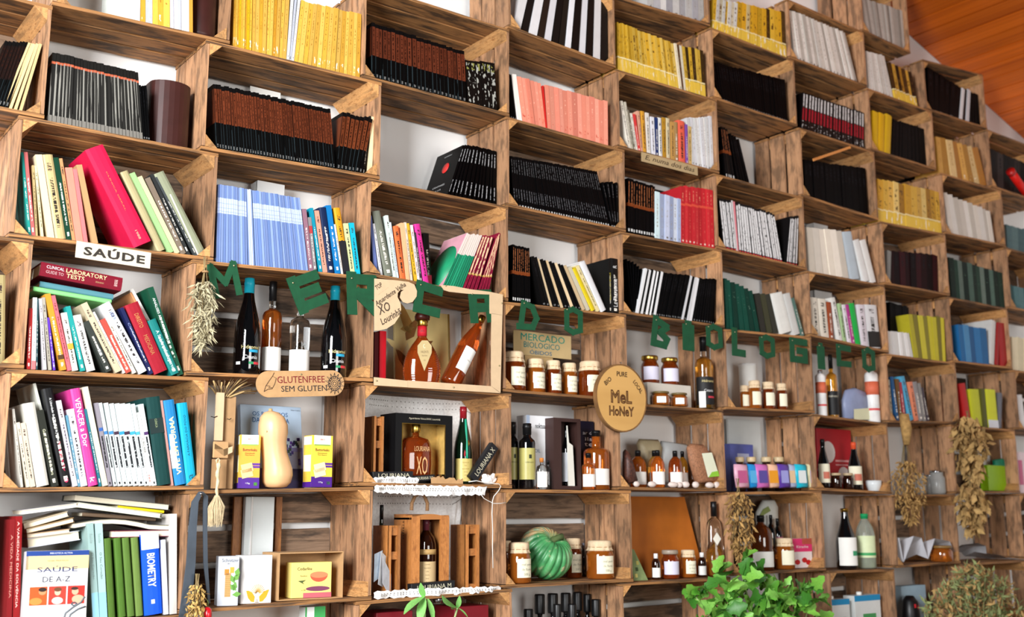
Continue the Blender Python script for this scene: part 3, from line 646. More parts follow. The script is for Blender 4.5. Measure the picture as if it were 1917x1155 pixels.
books((4,7), W, Zc, .02, [(888, 905, 836, 606, 'e6e0d2'), (906, 920, 862, 612, 'd6cebc'), (921, 932, 880, 660, '877f6c'), (933, 946, 897, 680, 'efe6d8'), (947, 962, 915, 685, 'e04040'), (963, 976, 940, 666, 'efb294'),
  (977, 1000, 962, 666, 'd69a34'), (1003, 1022, 990, 676, 'ece6dc'), (1030, 1051, 1020, 700, 'e6e6ee'), (1052, 1070, 1048, 705, '28407a'), (1072, 1095, 1064, 705, 'f0f0ee'), (1097, 1115, 1092, 705, 'c8942f'),
  (1117, 1141, 1113, 708, 'e6d6ae'), (1145, 1166, 1141, 730, 'ca9a55'), (1168, 1190, 1163, 730, 'b6905e'), (1192, 1232, 1186, 720, 'df6049'), (1235, 1247, 1230, 746, '7a4fa0'), (1249, 1268, 1246, 757, 'ceae6e')])
run((4,7), W, Zc, .02, 8, (1272, 1236, 712), (1412, 1408, 705), ['efefef', 'e4e4e8', 'f4f4f2'], whitep, 'paperback', 'white paperback at the right of the handwritten strip crate')
# --- black rows in the middle
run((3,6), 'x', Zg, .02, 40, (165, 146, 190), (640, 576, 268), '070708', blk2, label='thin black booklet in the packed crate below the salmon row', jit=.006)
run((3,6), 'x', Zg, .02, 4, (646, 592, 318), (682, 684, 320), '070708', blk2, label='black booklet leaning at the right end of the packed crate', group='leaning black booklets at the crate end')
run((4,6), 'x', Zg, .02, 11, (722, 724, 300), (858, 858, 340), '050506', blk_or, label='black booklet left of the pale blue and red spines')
W = 'between the black booklets and the red spines'
run((4,6), W, Zg, .015, 6, (860, 860, 364), (984, 985, 402), ['d0e6ea', 'b4c0de', 'c8d0e8', 'a8b4d4', 'd4dcea', 'aebcdc'], whitep, 'paperback')
run((4,6), W, Zg, .012, 9, (986, 986, 336), (1150, 1141, 356), ['c42830', 'cc3036', 'bc242c'], red_s, 'paperback', 'red paperback in the row above the leaning white spines', d=.2)
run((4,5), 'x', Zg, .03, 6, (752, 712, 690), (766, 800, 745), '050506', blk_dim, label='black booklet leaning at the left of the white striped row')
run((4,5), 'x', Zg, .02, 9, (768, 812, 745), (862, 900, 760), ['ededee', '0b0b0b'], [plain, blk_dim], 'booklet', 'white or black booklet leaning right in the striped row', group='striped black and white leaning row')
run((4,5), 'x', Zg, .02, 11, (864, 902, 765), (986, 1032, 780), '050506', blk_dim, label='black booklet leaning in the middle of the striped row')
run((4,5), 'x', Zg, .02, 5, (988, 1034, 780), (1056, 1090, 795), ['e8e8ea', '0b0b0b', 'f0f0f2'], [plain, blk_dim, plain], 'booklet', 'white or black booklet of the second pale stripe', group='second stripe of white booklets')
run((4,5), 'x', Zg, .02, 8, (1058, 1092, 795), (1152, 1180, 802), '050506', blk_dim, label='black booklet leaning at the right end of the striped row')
run((3,5), 'x', Zg, .02, 9, (155, 158, 625), (247, 241, 642), '050506', blk_or, label='upright black booklet with orange print left of the leaning ones')
W = 'left of the black novel over the jar shelf'
L = run((3,5), W, Zg, .02, 12, (308, 250, 684), (522, 428, 735), ['0e0d0d', '100f0f', 'e2c9a2', '0e0d0d', '0c0c0c', 'dcc096'], [blk_dim, blk_dim, plain], 'paperback')
books((3,5), W, Zg, .02, [(524, 545, 430, 738, 'ddd3b8', {'m': plain}), (546, 570, 450, 745, 'dcc41e', {'m': plain}), (572, 590, 468, 732, 'e8d8a0'), (592, 626, 486, 716, 'eeeef0', {'m': plain})])
books((3,5), W, Zg, .015, [(632, 644, 628, 698, '121212', {'label': 'thin black book with yellow title left of the black novel', 'txt': [('Bairros do Brasil', .5, .5, .55, 'c8b838', 1)]}),
  (646, 682, 642, 690, '0e0e0f', {'label': 'black novel with white vertical title at the right of its shelf', 'txt': [('La Pharaonne', .38, .5, .55, 'e8e8e8', 1), ('R', .85, .05, .5, 'd8d8d8', 1)]})])
# --- right of the middle
run((5,6), 'x', Zh, .02, 6, (118, 86, 230), (188, 155, 243), '121112', chequer, label='booklet with black and white chequered spine left of the pink one', jit=.01)
run((5,6), 'x', Zh, .02, 2, (189, 156, 240), (206, 184, 250), ['efe9ea', 'e88a94'], plain, 'booklet', 'white or pink booklet among the chequered spines', group='pale strip among chequered spines')
run((5,6), 'x', Zh, .02, 17, (208, 186, 250), (470, 420, 326), '141213', chequer, label='booklet with black and white chequered spine right of the pink one', jit=.02)
run((5,6), 'x', Zh, .02, 6, (492, 518, 340), (555, 602, 358), '141213', chequer, label='chequered booklet leaning right at the crate end')
W = 'in the gap above the chequered spines'
run((5,7), W, Zd, .03, 4, (130, 98, 762), (190, 140, 775), ['0d0d0e', '1a1614', '0c0c0c'], blk_or, 'paperback')
run((5,7), W, Zd, .04, 4, (200, 150, 800), (282, 212, 842), '050506', blk_dim, 'paperback')
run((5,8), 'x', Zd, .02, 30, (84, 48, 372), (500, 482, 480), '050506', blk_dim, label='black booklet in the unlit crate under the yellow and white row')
W = 'in the yellow and white row near the top'
run((5,9), W, Zd, .015, 8, (46, 58, -10), (190, 200, 20), ['e0b030', 'e8e4dc', 'd8ccb0', 'ecebe6'], yel2, 'paperback')
run((5,9), W, Zd, .015, 5, (192, 202, 15), (320, 318, 42), ['e2ae2c', 'e0a828', 'd8c490'], yel2, 'paperback')
run((5,9), W, Zd, .015, 7, (322, 322, 42), (492, 490, 78), ['e2b030', 'd8a428', '4a3418', 'e8b83c'], yel2, 'paperback')
run((6,9), 'x', Zd, .02, 19, (548, 508, 58), (922, 845, 200), ['d9d2c8', 'e6e0d8', 'c9c2b8', 'efeae2'], whitep, 'paperback', 'white paperback leaning in the packed crate near the ceiling')
run((6,8), 'x', Zd, .02, 21, (580, 592, 556), (960, 962, 682), '0e0c0d', redtext, label='black booklet with white and red print below the white paperbacks')
run((6,7), 'x', Zd, .03, 16, (606, 594, 960), (985, 965, 1010), '050506', blk_dim, label='black booklet in the dark crate with the loose batten')
W = 'in the gap with the wide cream spines'
run((6,6), W, Zh, .02, 6, (632, 612, 405), (870, 822, 432), ['e6dccc', 'efe6d8', 'e9dfd0'], plain, 'paperback')
books((6,6), W, Zh, .02, [(872, 950, 822, 430, 'c6d4de', {'m': plain}), (955, 995, 890, 482, 'e6e6e4', {'m': plain}), (996, 1034, 932, 482, 'eceae6', {'m': plain})])
W = 'in the crate of the bright green spine'
books((6,5), W, Zh, .02, [(650, 698, 634, 822, 'e4dccc'), (700, 748, 678, 830, 'ece4d4'), (750, 796, 734, 850, '964626'), (798, 830, 750, 826, 'e2e0da'), (832, 858, 800, 860, 'b6d69e'), (860, 884, 822, 868, 'e6dee6'),
  (886, 906, 846, 866, 'b03a8a'), (908, 940, 866, 860, '1fb048', {'m': plain}), (942, 985, 916, 866, 'd6ced6'), (987, 1058, 960, 866, 'e8e8ea', {'bands': [(.2, .36, '1c1a1a')]})])
W = 'above the four blurred honey jars'
run((5,5), W, Zh, .02, 7, (128, 118, 705), (338, 290, 792), ['0f4a3c', '125444', '0c3c30'], dgreen, 'paperback')
run((5,5), W, Zh, .02, 3, (342, 305, 800), (452, 398, 812), ['2c2a24', '46462f', '34342a'], plain, 'paperback')
books((5,5), W, Zh, .02, [(455, 530, 395, 808, 'e4e4de', {'m': plain}), (532, 580, 470, 806, 'dcdcd8', {'m': plain}), (582, 598, 520, 830, '5a7a70')])
W = 'high beside the wooden ceiling'
run((7,10), W, Zd, .02, 16, (962, 872, -10), (1212, 1232, 92), ['a8a29a', 'b9b4ac', '98928a', 'c6c0b8'], whitep, 'paperback', 'grey paperback, high beside the wooden ceiling')
run((7,9), 'under the grey paperbacks', Zd, .02, 9, (988, 972, 308), (1142, 1082, 338), ['e4e0d8', 'ece8e2', 'd6d0c8'], whitep, 'paperback')
run((7,9), 'under the grey paperbacks', Zd, .02, 7, (1144, 1100, 370), (1280, 1242, 440), ['4a3014', 'd0a040', '2a1c10', 'c89030'], yel2, 'paperback')
run((8,9), 'x', Zd, .03, 6, (1345, 1335, 400), (1528, 1545, 535), '0c0b0c', blk_dim, 'paperback', 'black paperback in the highest far crate')
run((8,9), 'x', Zd, .03, 3, (1530, 1548, 535), (1590, 1598, 545), ['d8d8da', '1a1a1a', 'd0d0d4'], plain, 'paperback', 'white or black paperback of the highest crate', group='pale pair in the highest far crate')
run((8,9), 'x', Zd, .03, 4, (1592, 1600, 560), (1672, 1670, 580), '0c0b0c', blk_dim, 'paperback', 'black paperback right of the pale pair in the highest crate')
W = 'in the crate of the three yellow books'
books((7,8), W, Zd, .02, [(1006, 1042, 1008, 668, 'e0b420', {'m': plain}), (1044, 1078, 1048, 680, 'd8a81c', {'m': plain}), (1080, 1116, 1090, 690, 'e2b626', {'m': plain})])
run((7,8), W, Zd, .04, 10, (1120, 1132, 720), (1382, 1385, 800), '100f10', blk_dim, 'paperback')
run((8,8), 'far right below the highest crate', Zd, .02, 8, (1412, 1390, 820), (1705, 1650, 905), ['d8a450', 'c89038', 'e4c488', 'b87c30'], yel, 'paperback', 'amber paperback leaning far right below the highest crate')
run((7,7), 'far', Zh, .02, 12, (1042, 1040, 112), (1425, 1415, 192), ['d4a030', 'e2b448', 'dcae50', 'e8c878', 'b88428'], yel2, 'paperback', 'amber paperback in the blurred row beside the white spines')
run((8,7), 'far', Zh, .02, 10, (1472, 1430, 195), (1740, 1712, 310), ['e4dcd0', 'ebe6de', 'd4ccc0'], plain, 'paperback', 'white paperback leaning in the far crate of ten')
run((7,6), 'far', Zh, .04, 9, (1112, 1102, 545), (1402, 1442, 600), ['2a1416', '1c1012', '3a181c'], blk_dim, 'paperback', 'dark maroon paperback in the far dim crate')
books((7,6), 'in the far crate of dark maroon books', Zh, .03, [(1092, 1116, 1098, 545, '9a9a96', {'m': plain})])
run((8,6), 'far', Zh, .03, 12, (1482, 1462, 582), (1812, 1802, 682), ['24342c', '2c4438', '6e7e74', '1e2e28', '5a7468'], dgreen, 'paperback', 'dark green paperback in the far gap above the blue books')
W = 'left of the lime yellow spines'
run((7,5), W, Zw, .02, 7, (252, 244, 230), (432, 398, 250), ['dcdad6', 'e6e4e2'], plain, 'paperback')
run((7,5), W, Zw, .09, 8, (262, 255, 20), (400, 395, 60), '141212', blk_dim, 'paperback')
run((7,5), 'far', Zw, .02, 8, (434, 386, 110), (662, 650, 135), ['c8bc30', '7a7024', 'd2c63a', '8a8028', 'c4b82c'], plain, 'paperback', 'lime yellow paperback right of the white spines')
W = 'in the far crate of blue books'
run((8,5), W, Zw, .02, 5, (775, 745, 180), (972, 950, 215), ['2468a0', '4a86b4', '1e5486', '2a70a8'], plain, 'paperback')
books((8,5), W, Zw, .02, [(976, 1010, 990, 160, 'e6e4e0', {'m': plain}), (1016, 1062, 1030, 180, '9c2828', {'m': plain}), (1064, 1114, 1076, 182, 'a42c2c', {'m': plain})])
W = 'in the far mixed crate over the dried herbs'
books((7,4), W, Zw, .02, [(262, 282, 236, 580, 'd6ceb6'), (300, 326, 258, 560, '2a5a8c'), (328, 352, 300, 575, '6a4a28'), (354, 378, 320, 600, 'b83a4a'), (398, 432, 330, 562, '5ab0d8'), (434, 466, 388, 598, 'f0906c'), (468, 500, 420, 598, '8a8484'), (502, 524, 460, 606, '9a9490'), (526, 545, 480, 640, '4a4048')])
W = 'in the far gap over the lime box'
books((8,4), W, Zw, .02, [(800, 848, 752, 610, 'c42020', {'m': plain}), (860, 925, 832, 648, 'c4c82c', {'m': plain}), (930, 965, 905, 645, '5a5a1c', {'m': plain}), (970, 1040, 945, 648, 'ccd030', {'m': plain, 'bands': [(.1, .2, 'd8dce4')]}), (1042, 1062, 1048, 680, '6a6a72', {'m': plain})])
run((9,6), 'at the far right edge', Zh, .03, 5, (1832, 1812, 745), (1990, 1990, 790), ['4a6e70', '5a8084', '6a9094'], dgreen, 'paperback')
run((9,7), 'at the right edge above the teal books', Zh, .03, 5, (1815, 1808, 390), (1990, 1990, 440), ['5a7478', '6e8a8c', '4e666a'], dgreen, 'paperback')
run((9,5), 'at the right edge under the teal books', Zw, .03, 5, (1142, 1135, 280), (1330, 1330, 300), ['e0d4b4', 'd8ccac'], plain, 'paperback')
books((9,4), 'at the far right edge', Zw, .03, [(1200, 1240, 1168, 690, 'e6e6e6', {'m': plain})])
run((9,8), 'behind the red tube', Zd, .05, 7, (1720, 1716, 900), (1960, 1960, 1000), ['2a2422', '3a3230', '1c1816'], blk_dim, 'paperback')

# --- health books: shelf under the SAÚDE sign
W = 'on the shelf under the SAÚDE sign'
CR = 'e8dcc0'
books((0,4), W, Zi, .012, [(222, 260, 242, 520, 'a01c1c'), (262, 299, 276, 432, 'ece8e4', {'m': plain, 'txt': [('REUMATISMOS E DORES NAS COSTAS', .6, .68, .5, '2a2a2a', 1)], 'bands': [(.06, .12, 'd06a6a')]}), (300, 322, 310, 445, '2c4c52'),
 (352, 380, 313, 440, 'd6ced2'), (404, 440, 350, 432, 'b8b0a0'), (443, 478, 392, 600, '5a2fa8', {'txt': [('DOR', .1, .08, .5, 'e8e0f0')]}), (504, 562, 372, 405, 'c68a2a', {'bands': [(.17, .06, '4a3010')]}), (563, 598, 426, 418, 'e4646e'),
 (602, 670, 508, 562, 'd6d2c6', {'bands': [(.42, .1, 'e09a2c')]}), (671, 724, 546, 508, '1f9a96'), (726, 800, 606, 584, 'e0ddda')])
books((0,4), W, Zi, .012, [(882, 956, 690, 640, '3a3f3a', {'txt': [('BIOLOGIA', .38, .12, .5, 'e8e8e8')]}), (962, 1026, 672, 490, 'c6b698'), (1028, 1048, 772, 556, 'ece6de'), (1050, 1104, 830, 622, 'b0463a', {'txt': [('Terapias suaves da mulher', .4, .6, .55, 'f0e0d0')]}),
 (1106, 1160, 888, 626, 'ede6d4'), (1162, 1244, 850, 490, 'ecedf0', {'txt': [('VIDA', .82, .12, .4, '5a78b0')]}), (1246, 1282, 996, 522, '1a2150', {'txt': [('Clínica moderna', .52, .5, .5, '8c9cd0')]}),
 (1286, 1416, 1040, 500, '9a1c2c', {'round': True, 'm': cloth_cover, 'txt': [('DIREITO', .75, .2, .3, 'c88a50'), ('MEDICINA', .4, .28, .3, 'b87a48')]}), (1428, 1506, 1230, 628, '1c8884', {'txt': [('A Saúde pelo Iogurte', .45, .7, .5, 'd6ecea')]})])
books((0,4), W, Zi, .06, [(1500, 1540, 1130, 400, 'c48a5c', {'m': plain}), (1525, 1560, 1135, 375, 'e6e2dc', {'m': plain})])
books((0,4), W, Zi, .02, [(1508, 1565, 1258, 358, '0e4a34', {'txt': [('ANÁLISES AO PARADISEASE', .62, .52, .5, 'eef2ee')]})])
lying(Zi, .02, (275, 372), (925, 482), (275, 335), '7cc87a', 'bright green book lying across the tops under the SAÚDE sign', .13)
lying(Zi, .035, (330, 340), (940, 448), (405, 306), '4c7c86', 'blue grey book lying on the bright green one', .13)
lying(Zi, .02, (330, 245), (1008, 376), (340, 130), '7a1226', 'maroon clinical book lying topmost under the SAÚDE sign', .16, cloth_cover,
  [('CLINICAL', .17, .72, .21, .22, 'e6d8d8'), ('GUIDE TO', .17, .36, .21, .22, 'c8a0a0'), ('LABORATORY', .55, .72, .5, .30, 'ecd9a0'), ('TESTS', .42, .34, .22, .30, 'ecd9a0'), ('SECOND EDITION', .72, .3, .1, .1, 'c8a878'), ('SAUNDERS', .92, .5, .04, .5, 'e8c8c0')])
# --- crate with the pink spine
W = 'in the crate with the pink spine'
ser = lambda b: {'m': seriesw, 'bands': [(.64, .04, b)], 'txt': [('SAÚDE', .5, .14, .3, '2a2a2e')]}
books((0,3), W, Zj, .015, [(186, 228, 108, 365, 'cbc6bb'), (230, 271, 137, 487, 'd6c9b3'), (273, 328, 184, 492, 'dac9b2'), (331, 462, 202, 318, 'cdcabf', {'m': plain}), (464, 530, 328, 380, '23261e', {'txt': [('Guia dos alimentos e da cura', .45, .6, .4, 'd8d8b8')]})])
books((0,3), W, Zj, .05, [(532, 560, 295, 138, 'c6c7bc', {'m': plain})])
books((0,3), W, Zj, .012, [(562, 652, 386, 185, '0d0d10', {'txt': [('A Liberdade do Corpo e da Mente', .68, .44, .3, 'f0f0f0'), ('Pedagogia da Dor', .3, .3, .3, 'e0305c'), ('O', .06, .05, .4, 'e82c68')]}), (654, 700, 505, 292, 'dad4da', {'txt': [('NUTRIÇÃO', .5, .5, .35, '9a8aa8')]}),
 (702, 724, 588, 422, '5a8ea6'), (726, 794, 605, 370, 'e1e2ea'), (796, 890, 632, 187, 'd2408f', {'m': plain, 'txt': [('VENCER a Dor', .65, .5, .55, 'f6eef2'), ('k', .06, .05, .5, 'f6eef2')]}), (892, 918, 757, 366, '1e6a78'),
 (920, 972, 740, 170, 'e1d7be', {'m': plain}), (974, 1020, 848, 312, '857f88', {'m': seriesw, 'bands': [(.68, .04, '2c58a0')]}), (1022, 1054, 885, 312, 'e2ecec', ser('3a78b8')), (1060, 1100, 932, 313, 'e6f0f0', ser('3c84c0')), (1105, 1147, 980, 318, 'e4eeee', ser('3a2038')),
 (1150, 1195, 1028, 318, 'e6f0f0', ser('2a90c0')), (1198, 1245, 1074, 319, 'e4eeee', ser('3a2038')), (1248, 1296, 1122, 320, 'e6f0f0', ser('38a0c8')), (1299, 1336, 1174, 322, 'e4eeee', ser('48a8cc')),
 (1338, 1368, 1228, 396, 'e0e0da', {'m': plain, 'txt': [('O BICARB', .55, .2, .6, '20242a'), ('tea', .1, .1, .5, 'c03a30')]}), (1370, 1408, 1250, 323, 'e6f0f0', ser('4a2860')), (1412, 1538, 1312, 262, '15403e', {'m': cloth_cover, 'round': True, 'bands': [(.67, .17, '0e2626')], 'txt': [('CLÍNICA', .7, .1, .2, '9aa87a')]}),
 (1542, 1570, 1442, 288, 'cd988e', {'m': plain}), (1573, 1680, 1460, 290, '2a90d2', {'m': blueray, 'txt': [('VIVE EM FORMA', .46, .68, .42, 'f0ecb0', 1, .02)]}), (1692, 1782, 1606, 314, '14b4dc', {'m': plain, 'txt': [('A FARMÁCIA DO POVO', .6, .5, .28, '0c5a74', 1), ('a', .1, .06, .4, '0c5a74', 1)]})])
# --- red binder crate
W = 'in the crate of the thick red binder'
books((0,5), W, Ze, .02, [(205, 226, 150, 252, '1e8a80'), (228, 256, 172, 250, 'ae5a58'), (258, 286, 232, 345, 'c7ae78'), (290, 322, 240, 348, 'daca9e'), (330, 400, 240, 266, 'e1d1ae', {'m': plain}), (402, 480, 305, 268, 'd6be88'), (482, 519, 386, 290, '123f2c'),
 (521, 546, 426, 296, 'd69a68'), (548, 602, 470, 362, 'ed8f7a', {'m': plain}), (604, 660, 525, 372, 'd67070', {'m': plain}), (662, 706, 545, 342, 'ae8a60', {'m': plain})])
books((0,5), W, Ze, .004, [(968, 1128, 614, 236, 'cf1d46', {'name': 'binder', 'm': plain, 'label': 'thick red leaning binder in the upper left crate', 'd': .17, 'txt': [('CLÍNICA GERAL', .55, .4, .07, 'c88a50'), ('1988', .1, .09, .12, 'e0b090')]})])
books((0,5), W, Ze, .02, [(1140, 1216, 868, 397, 'b7ab80', {'m': plain}), (1218, 1262, 936, 406, 'a7d48e', {'m': plain}), (1264, 1305, 990, 432, 'e6ddac', {'m': plain}), (1307, 1350, 1046, 442, '887868'), (1352, 1400, 1082, 412, '2a2c2c'), (1402, 1428, 1108, 432, '464b4c'),
 (1430, 1452, 1222, 556, 'e8ddd6', {'m': plain}), (1462, 1556, 1156, 420, 'a2a78a', {'m': plain})])
# --- bottom left shelf
W = 'on the lowest left shelf'
books((0,2), W, Zk, .02, [(52, 104, 84, 330, '7c1418', {'m': cloth_cover, 'txt': [('A VIDA MEDICINA', .55, .6, .4, 'c88a7a')]}), (108, 168, 132, 304, '9c181c', {'m': cloth_cover, 'txt': [('A VARIEDADE DA SOLVÊNCIA', .55, .8, .4, 'eec8bc')]})])
pale = [('O Seu Coração', .55, .28, .35, '6a7a78'), ('Saúde', .84, .1, .4, '8aa09c')]
books((0,2), W, Zk, .02, [(788, 846, 735, 366, 'a8c8c4', {'m': plain, 'bands': [(.12, .3, '8ec4d8')], 'txt': pale}), (848, 912, 806, 364, 'a8c8c4', {'m': plain, 'bands': [(.12, .3, '8ec4d8')], 'txt': pale}), (922, 982, 884, 494, '52742c', {'m': cloth_cover, 'round': True}), (1012, 1072, 968, 490, '4c7028', {'m': cloth_cover, 'round': True}),
 (1086, 1146, 1038, 488, '5a7a34', {'m': cloth_cover, 'round': True}), (1158, 1218, 1114, 486, '6a8440', {'m': cloth_cover, 'round': True}), (1228, 1380, 1194, 462, '1454d6', {'m': plain, 'bands': [(.91, .2, 'e9e9ee')], 'txt': [('BIOMETRY', .55, .42, .45, 'eef2fa', 0, .02), ('■', .16, .05, .2, 'eef2fa')]}),
 (1392, 1430, 1366, 504, 'e2e4f0', {'m': plain}), (1440, 1500, 1442, 284, 'e6e0da', {'m': plain})])
# ------------------------------------------------------------------ helpers for what stands on the lower shelves
clear = mat('clear_glass', 'f4f7f7', .03, trans=1., var=.01, ior=1.45)
dark_glass = mat('dark_bottle_glass', '060608', .04, var=.02, coat=1.)
green_glass = mat('dark_green_glass', '0a1a0e', .05, var=.05, coat=.8)
brown_glass = mat('brown_glass', '2a1006', .05, trans=.35, var=.05, coat=.6)
amber = mat('amber_liquor', 'e6822e', .04, trans=.8, var=.05, coat=.6)
golden = mat('golden_liquor', 'f2ae3a', .04, trans=.8, var=.05, coat=.6)
cognac = mat('red_amber_liquor', 'b8521c', .05, trans=.78, var=.08, coat=.7)
honey = mat('dark_honey', '86360a', .07, trans=.5, var=.1, coat=.8)
honey_l = mat('light_honey', 'b0601c', .07, trans=.5, var=.1, coat=.8)
paper = mat('label_paper', 'f0eee8', .7, var=.03); cream_p = mat('cream_label', 'ece6cc', .7, var=.04)
cardboard = mat('corrugated_card', 'bd9466', .85, var=.08, scale=40); card_l = mat('pale_card', 'd3b691', .85, var=.05, scale=30); card_d = mat('shaded_card', 'a58058', .85, var=.08, scale=30)
cloth_lid = mat('lid_cloth', 'dcc3a0', .9, var=.1, scale=90)
gold = mat('gold_metal', 'c8a24c', .3, 1., var=.05); black_cap = mat('black_plastic', '0c0c0e', .4, var=.05); steel = mat('brushed_steel', 'b4b6ba', .25, 1.)
felt = mat('green_felt', '0a4a2b', .75, var=.15, scale=40); pin_m = mat('brass_pin', 'c0b890', .35, .8)
box_wood = wood('wine_box_wood', 'b8783e', '8a5226', grey='7a4a26', stain=.3, rough=.5)
def spot(cell, V, xl, xr, yt, Y, z=None, rd=False):     # rd: width across the line of sight, for round things
    if z is None:
        z = level(cell[1], cell[0]*PW)+.01
        for _ in range(3): X = V.X((xl+xr)/2, Y, z); z = floor_z(cell, X)
    z += .0008; a, b = V.X(xl, Y, z), V.X(xr, Y, z); ry = ray(*V((xl+xr)/2, yt)); k = ry[1]/math.hypot(ry[0], ry[1]) if rd else 1.
    X, w_, h = (a+b)/2, (b-a)*k, V.at((xl+xr)/2, yt, Y).z-z; lo, hi = limits(cell); lo, hi = lo+w_/2+.001, hi-w_/2-.001
    if lo < hi: X = min(max(X, lo), hi)
    return X, z, w_, min(h, min(ceil_z(cell, X-w_*.4), ceil_z(cell, X+w_*.4))-z-.003)
def face(V, xl, xr, yt, k=.7):            # turn towards the room's middle, as labels stand in the photograph
    ry = ray(*V((xl+xr)/2, yt)); return R(-k*math.degrees(math.atan2(ry[0], ry[1])))
def prints(root, L, y=-.0006):                       # flat printed fields on a front face: (x0, z0, x1, z1, colour)
    for x0, z0, x1, z1, c in L: part('print', boxes('print', [(x0, y, z0, x1, y+.0005, z1)], ink(c)), root)
def words_on(root, L, y=-.0012, M=None):                    # (words, x, z, length, height, colour)
    for s, x, z, l, h, c in L: part('lettering', text_fit(s, l, h, ink(c)), root, (M or Matrix.Identity(4)) @ T(x, y, z))
PROF = {'wine': [(.96, 0), (1, .012), (1, .56), (.95, .62), (.72, .70), (.45, .78), (.36, .84), (.34, .9), (.34, 1)],
 'spark': [(.96, 0), (1, .012), (1, .36), (.97, .45), (.86, .55), (.66, .66), (.46, .77), (.36, .86), (.34, .93), (.34, 1)],
 'spirit': [(.96, 0), (1, .012), (1, .60), (.97, .645), (.86, .68), (.6, .70), (.36, .715), (.34, .74), (.34, 1)],
 'jug': [(.95, 0), (1, .015), (1, .55), (.95, .66), (.8, .74), (.55, .80), (.34, .84), (.30, .88), (.30, 1)],
 'oil': [(.97, 0), (1, .01), (1, .70), (.93, .74), (.6, .78), (.5, .80), (.48, 1)],
 'flask': [(.9, 0), (1, .02), (.97, .3), (.9, .6), (.8, .72), (.5, .77), (.28, .79), (.26, .86), (.3, .87), (.3, 1)],
 'tube': [(.9, 0), (1, .02), (1, .86), (.85, .9), (.4, .93), (.4, 1)],
 'pet': [(.9, 0), (1, .03), (1, .28), (.95, .32), (1, .36), (1, .62), (.85, .74), (.5, .86), (.34, .9), (.34, 1)]}
def bottle(cell, V, xl, xr, yt, Y, prof, glass, label, cap=None, caph=.14, lab=None, name='bottle', sy=1., liquid=None, group=None, words=(), z=None, capk=1.12, cat='bottle', labcol=None, lean=0., band=None):
    X, z, w_, h = spot(cell, V, xl, xr, yt, Y, z, True); r = w_/2
    root = thing(name, T(X, Y, z) @ face(V, xl, xr, yt), label, cat, group)
    P = PROF[prof]; body = [(r*a, h*b) for a, b in P]
    part('glass', lathe('glass', body, glass, 32, sy=sy), root)
    if liquid:
        lv, lm = liquid; part('liquid', lathe('liquid', [(a*.93, max(b, .004)) for a, b in body if b <= h*lv]+[(body[-3][0]*.6, h*lv)], lm, 28, sy=sy), root)
    if cap:
        rc = r*P[-1][0]*capk; part('cap', lathe('cap', [(rc, h*(1-caph)), (rc*1.01, h*(1-caph*.4)), (rc*1.06, h*(1-caph*.38)), (rc*1.06, h*(1-caph*.25)), (rc, h*(1-caph*.2)), (rc, h*1.002), (rc*.8, h*1.006)], cap, 20), root)
    if lab:
        z0, z1, a = lab; part('label', patch('label', r*1.012, r*1.012, z0*h, z1*h, -a, a, labcol or paper, k=sy), root)
    if band:
        z0, z1, bc = band; part('band', lathe('band', [(r*1.006, z0*h), (r*1.006, z1*h)], ink(bc), 28, sy=sy), root)
    for s, zc, L_, H_, c, a in words:
        part('lettering', text('lettering', s, H_*h, ink(c), ext=0, wrap=r*1.02), root, T(0, 0, zc*h) @ R(a))
    root['r'] = r; root['h'] = h; return root
def jar(cell, V, xl, xr, yt, Y, label, kind='cloth', m=None, lab=True, group=None, z=None, labcol=None, la=42, off=12, words=True, name='honey_jar'):
    X, z, w_, h = spot(cell, V, xl, xr, yt, Y, z, True); r = w_/2; root = thing(name, T(X, Y, z) @ face(V, xl, xr, yt), label, 'jar', group)
    top = .80 if kind == 'cloth' else .86
    part('glass', lathe('glass', [(r*.92, 0), (r, .04*h), (r, .62*h), (r*.94, .70*h), (r*.80, .76*h), (r*.78, top*h)], m or honey, 28), root)
    if kind == 'cloth':
        rp = lambda a, q: 1+(.05*math.sin(11*a)+.03*math.sin(17*a+1) if q < .86*h else .015*math.sin(5*a))
        part('cloth_lid', lathe('cloth_lid', [(r*.95, .735*h), (r*.86, .79*h), (r*.82, .83*h), (r*.86, .87*h), (r*.86, .96*h), (r*.78, .995*h), (r*.4, 1.005*h)], cloth_lid, 44, ripple=rp), root)
        part('lid_string', lathe('lid_string', [(r*.84, .822*h), (r*.855, .83*h), (r*.84, .838*h)], card_d, 24), root)
    else:
        lm = gold if kind == 'gold' else mat('lid_'+kind, kind, .4)
        part('lid', lathe('lid', [(r*.9, .85*h), (r*.93, .86*h), (r*.93, .97*h), (r*.88, .995*h), (r*.3, 1.0*h)], lm, 28), root)
    if lab:
        part('label', patch('label', r*1.012, r*1.012, .14*h, .6*h, off-la, off+la, labcol or cream_p), root)
        if words:
            for k in range(3): part('lettering', text('lettering', ('mel puro', 'de flores', '500 g')[k], .085*h, ink('8a8a70'), ext=0, wrap=r*1.02), root, T(0, 0, (.46-.12*k)*h) @ R(off+8))
    return root
def plaque(V, tl, tr, bl, Y):                         # frame of a flat thing facing the room: matrix at its lower left corner, width, height
    a, b, c = V.at(*tl, Y), V.at(*tr, Y), V.at(*bl, Y); an = math.atan2((b-a).z, (b-a).x)
    ux = Vector((math.cos(an), 0, math.sin(an))); uz = Vector((-ux.z, 0, ux.x)); h = abs((a-c).dot(uz)); w_ = abs((b-a).dot(ux))
    return T(*(a-uz*h)) @ Matrix.Rotation(-an, 4, 'Y'), w_, h
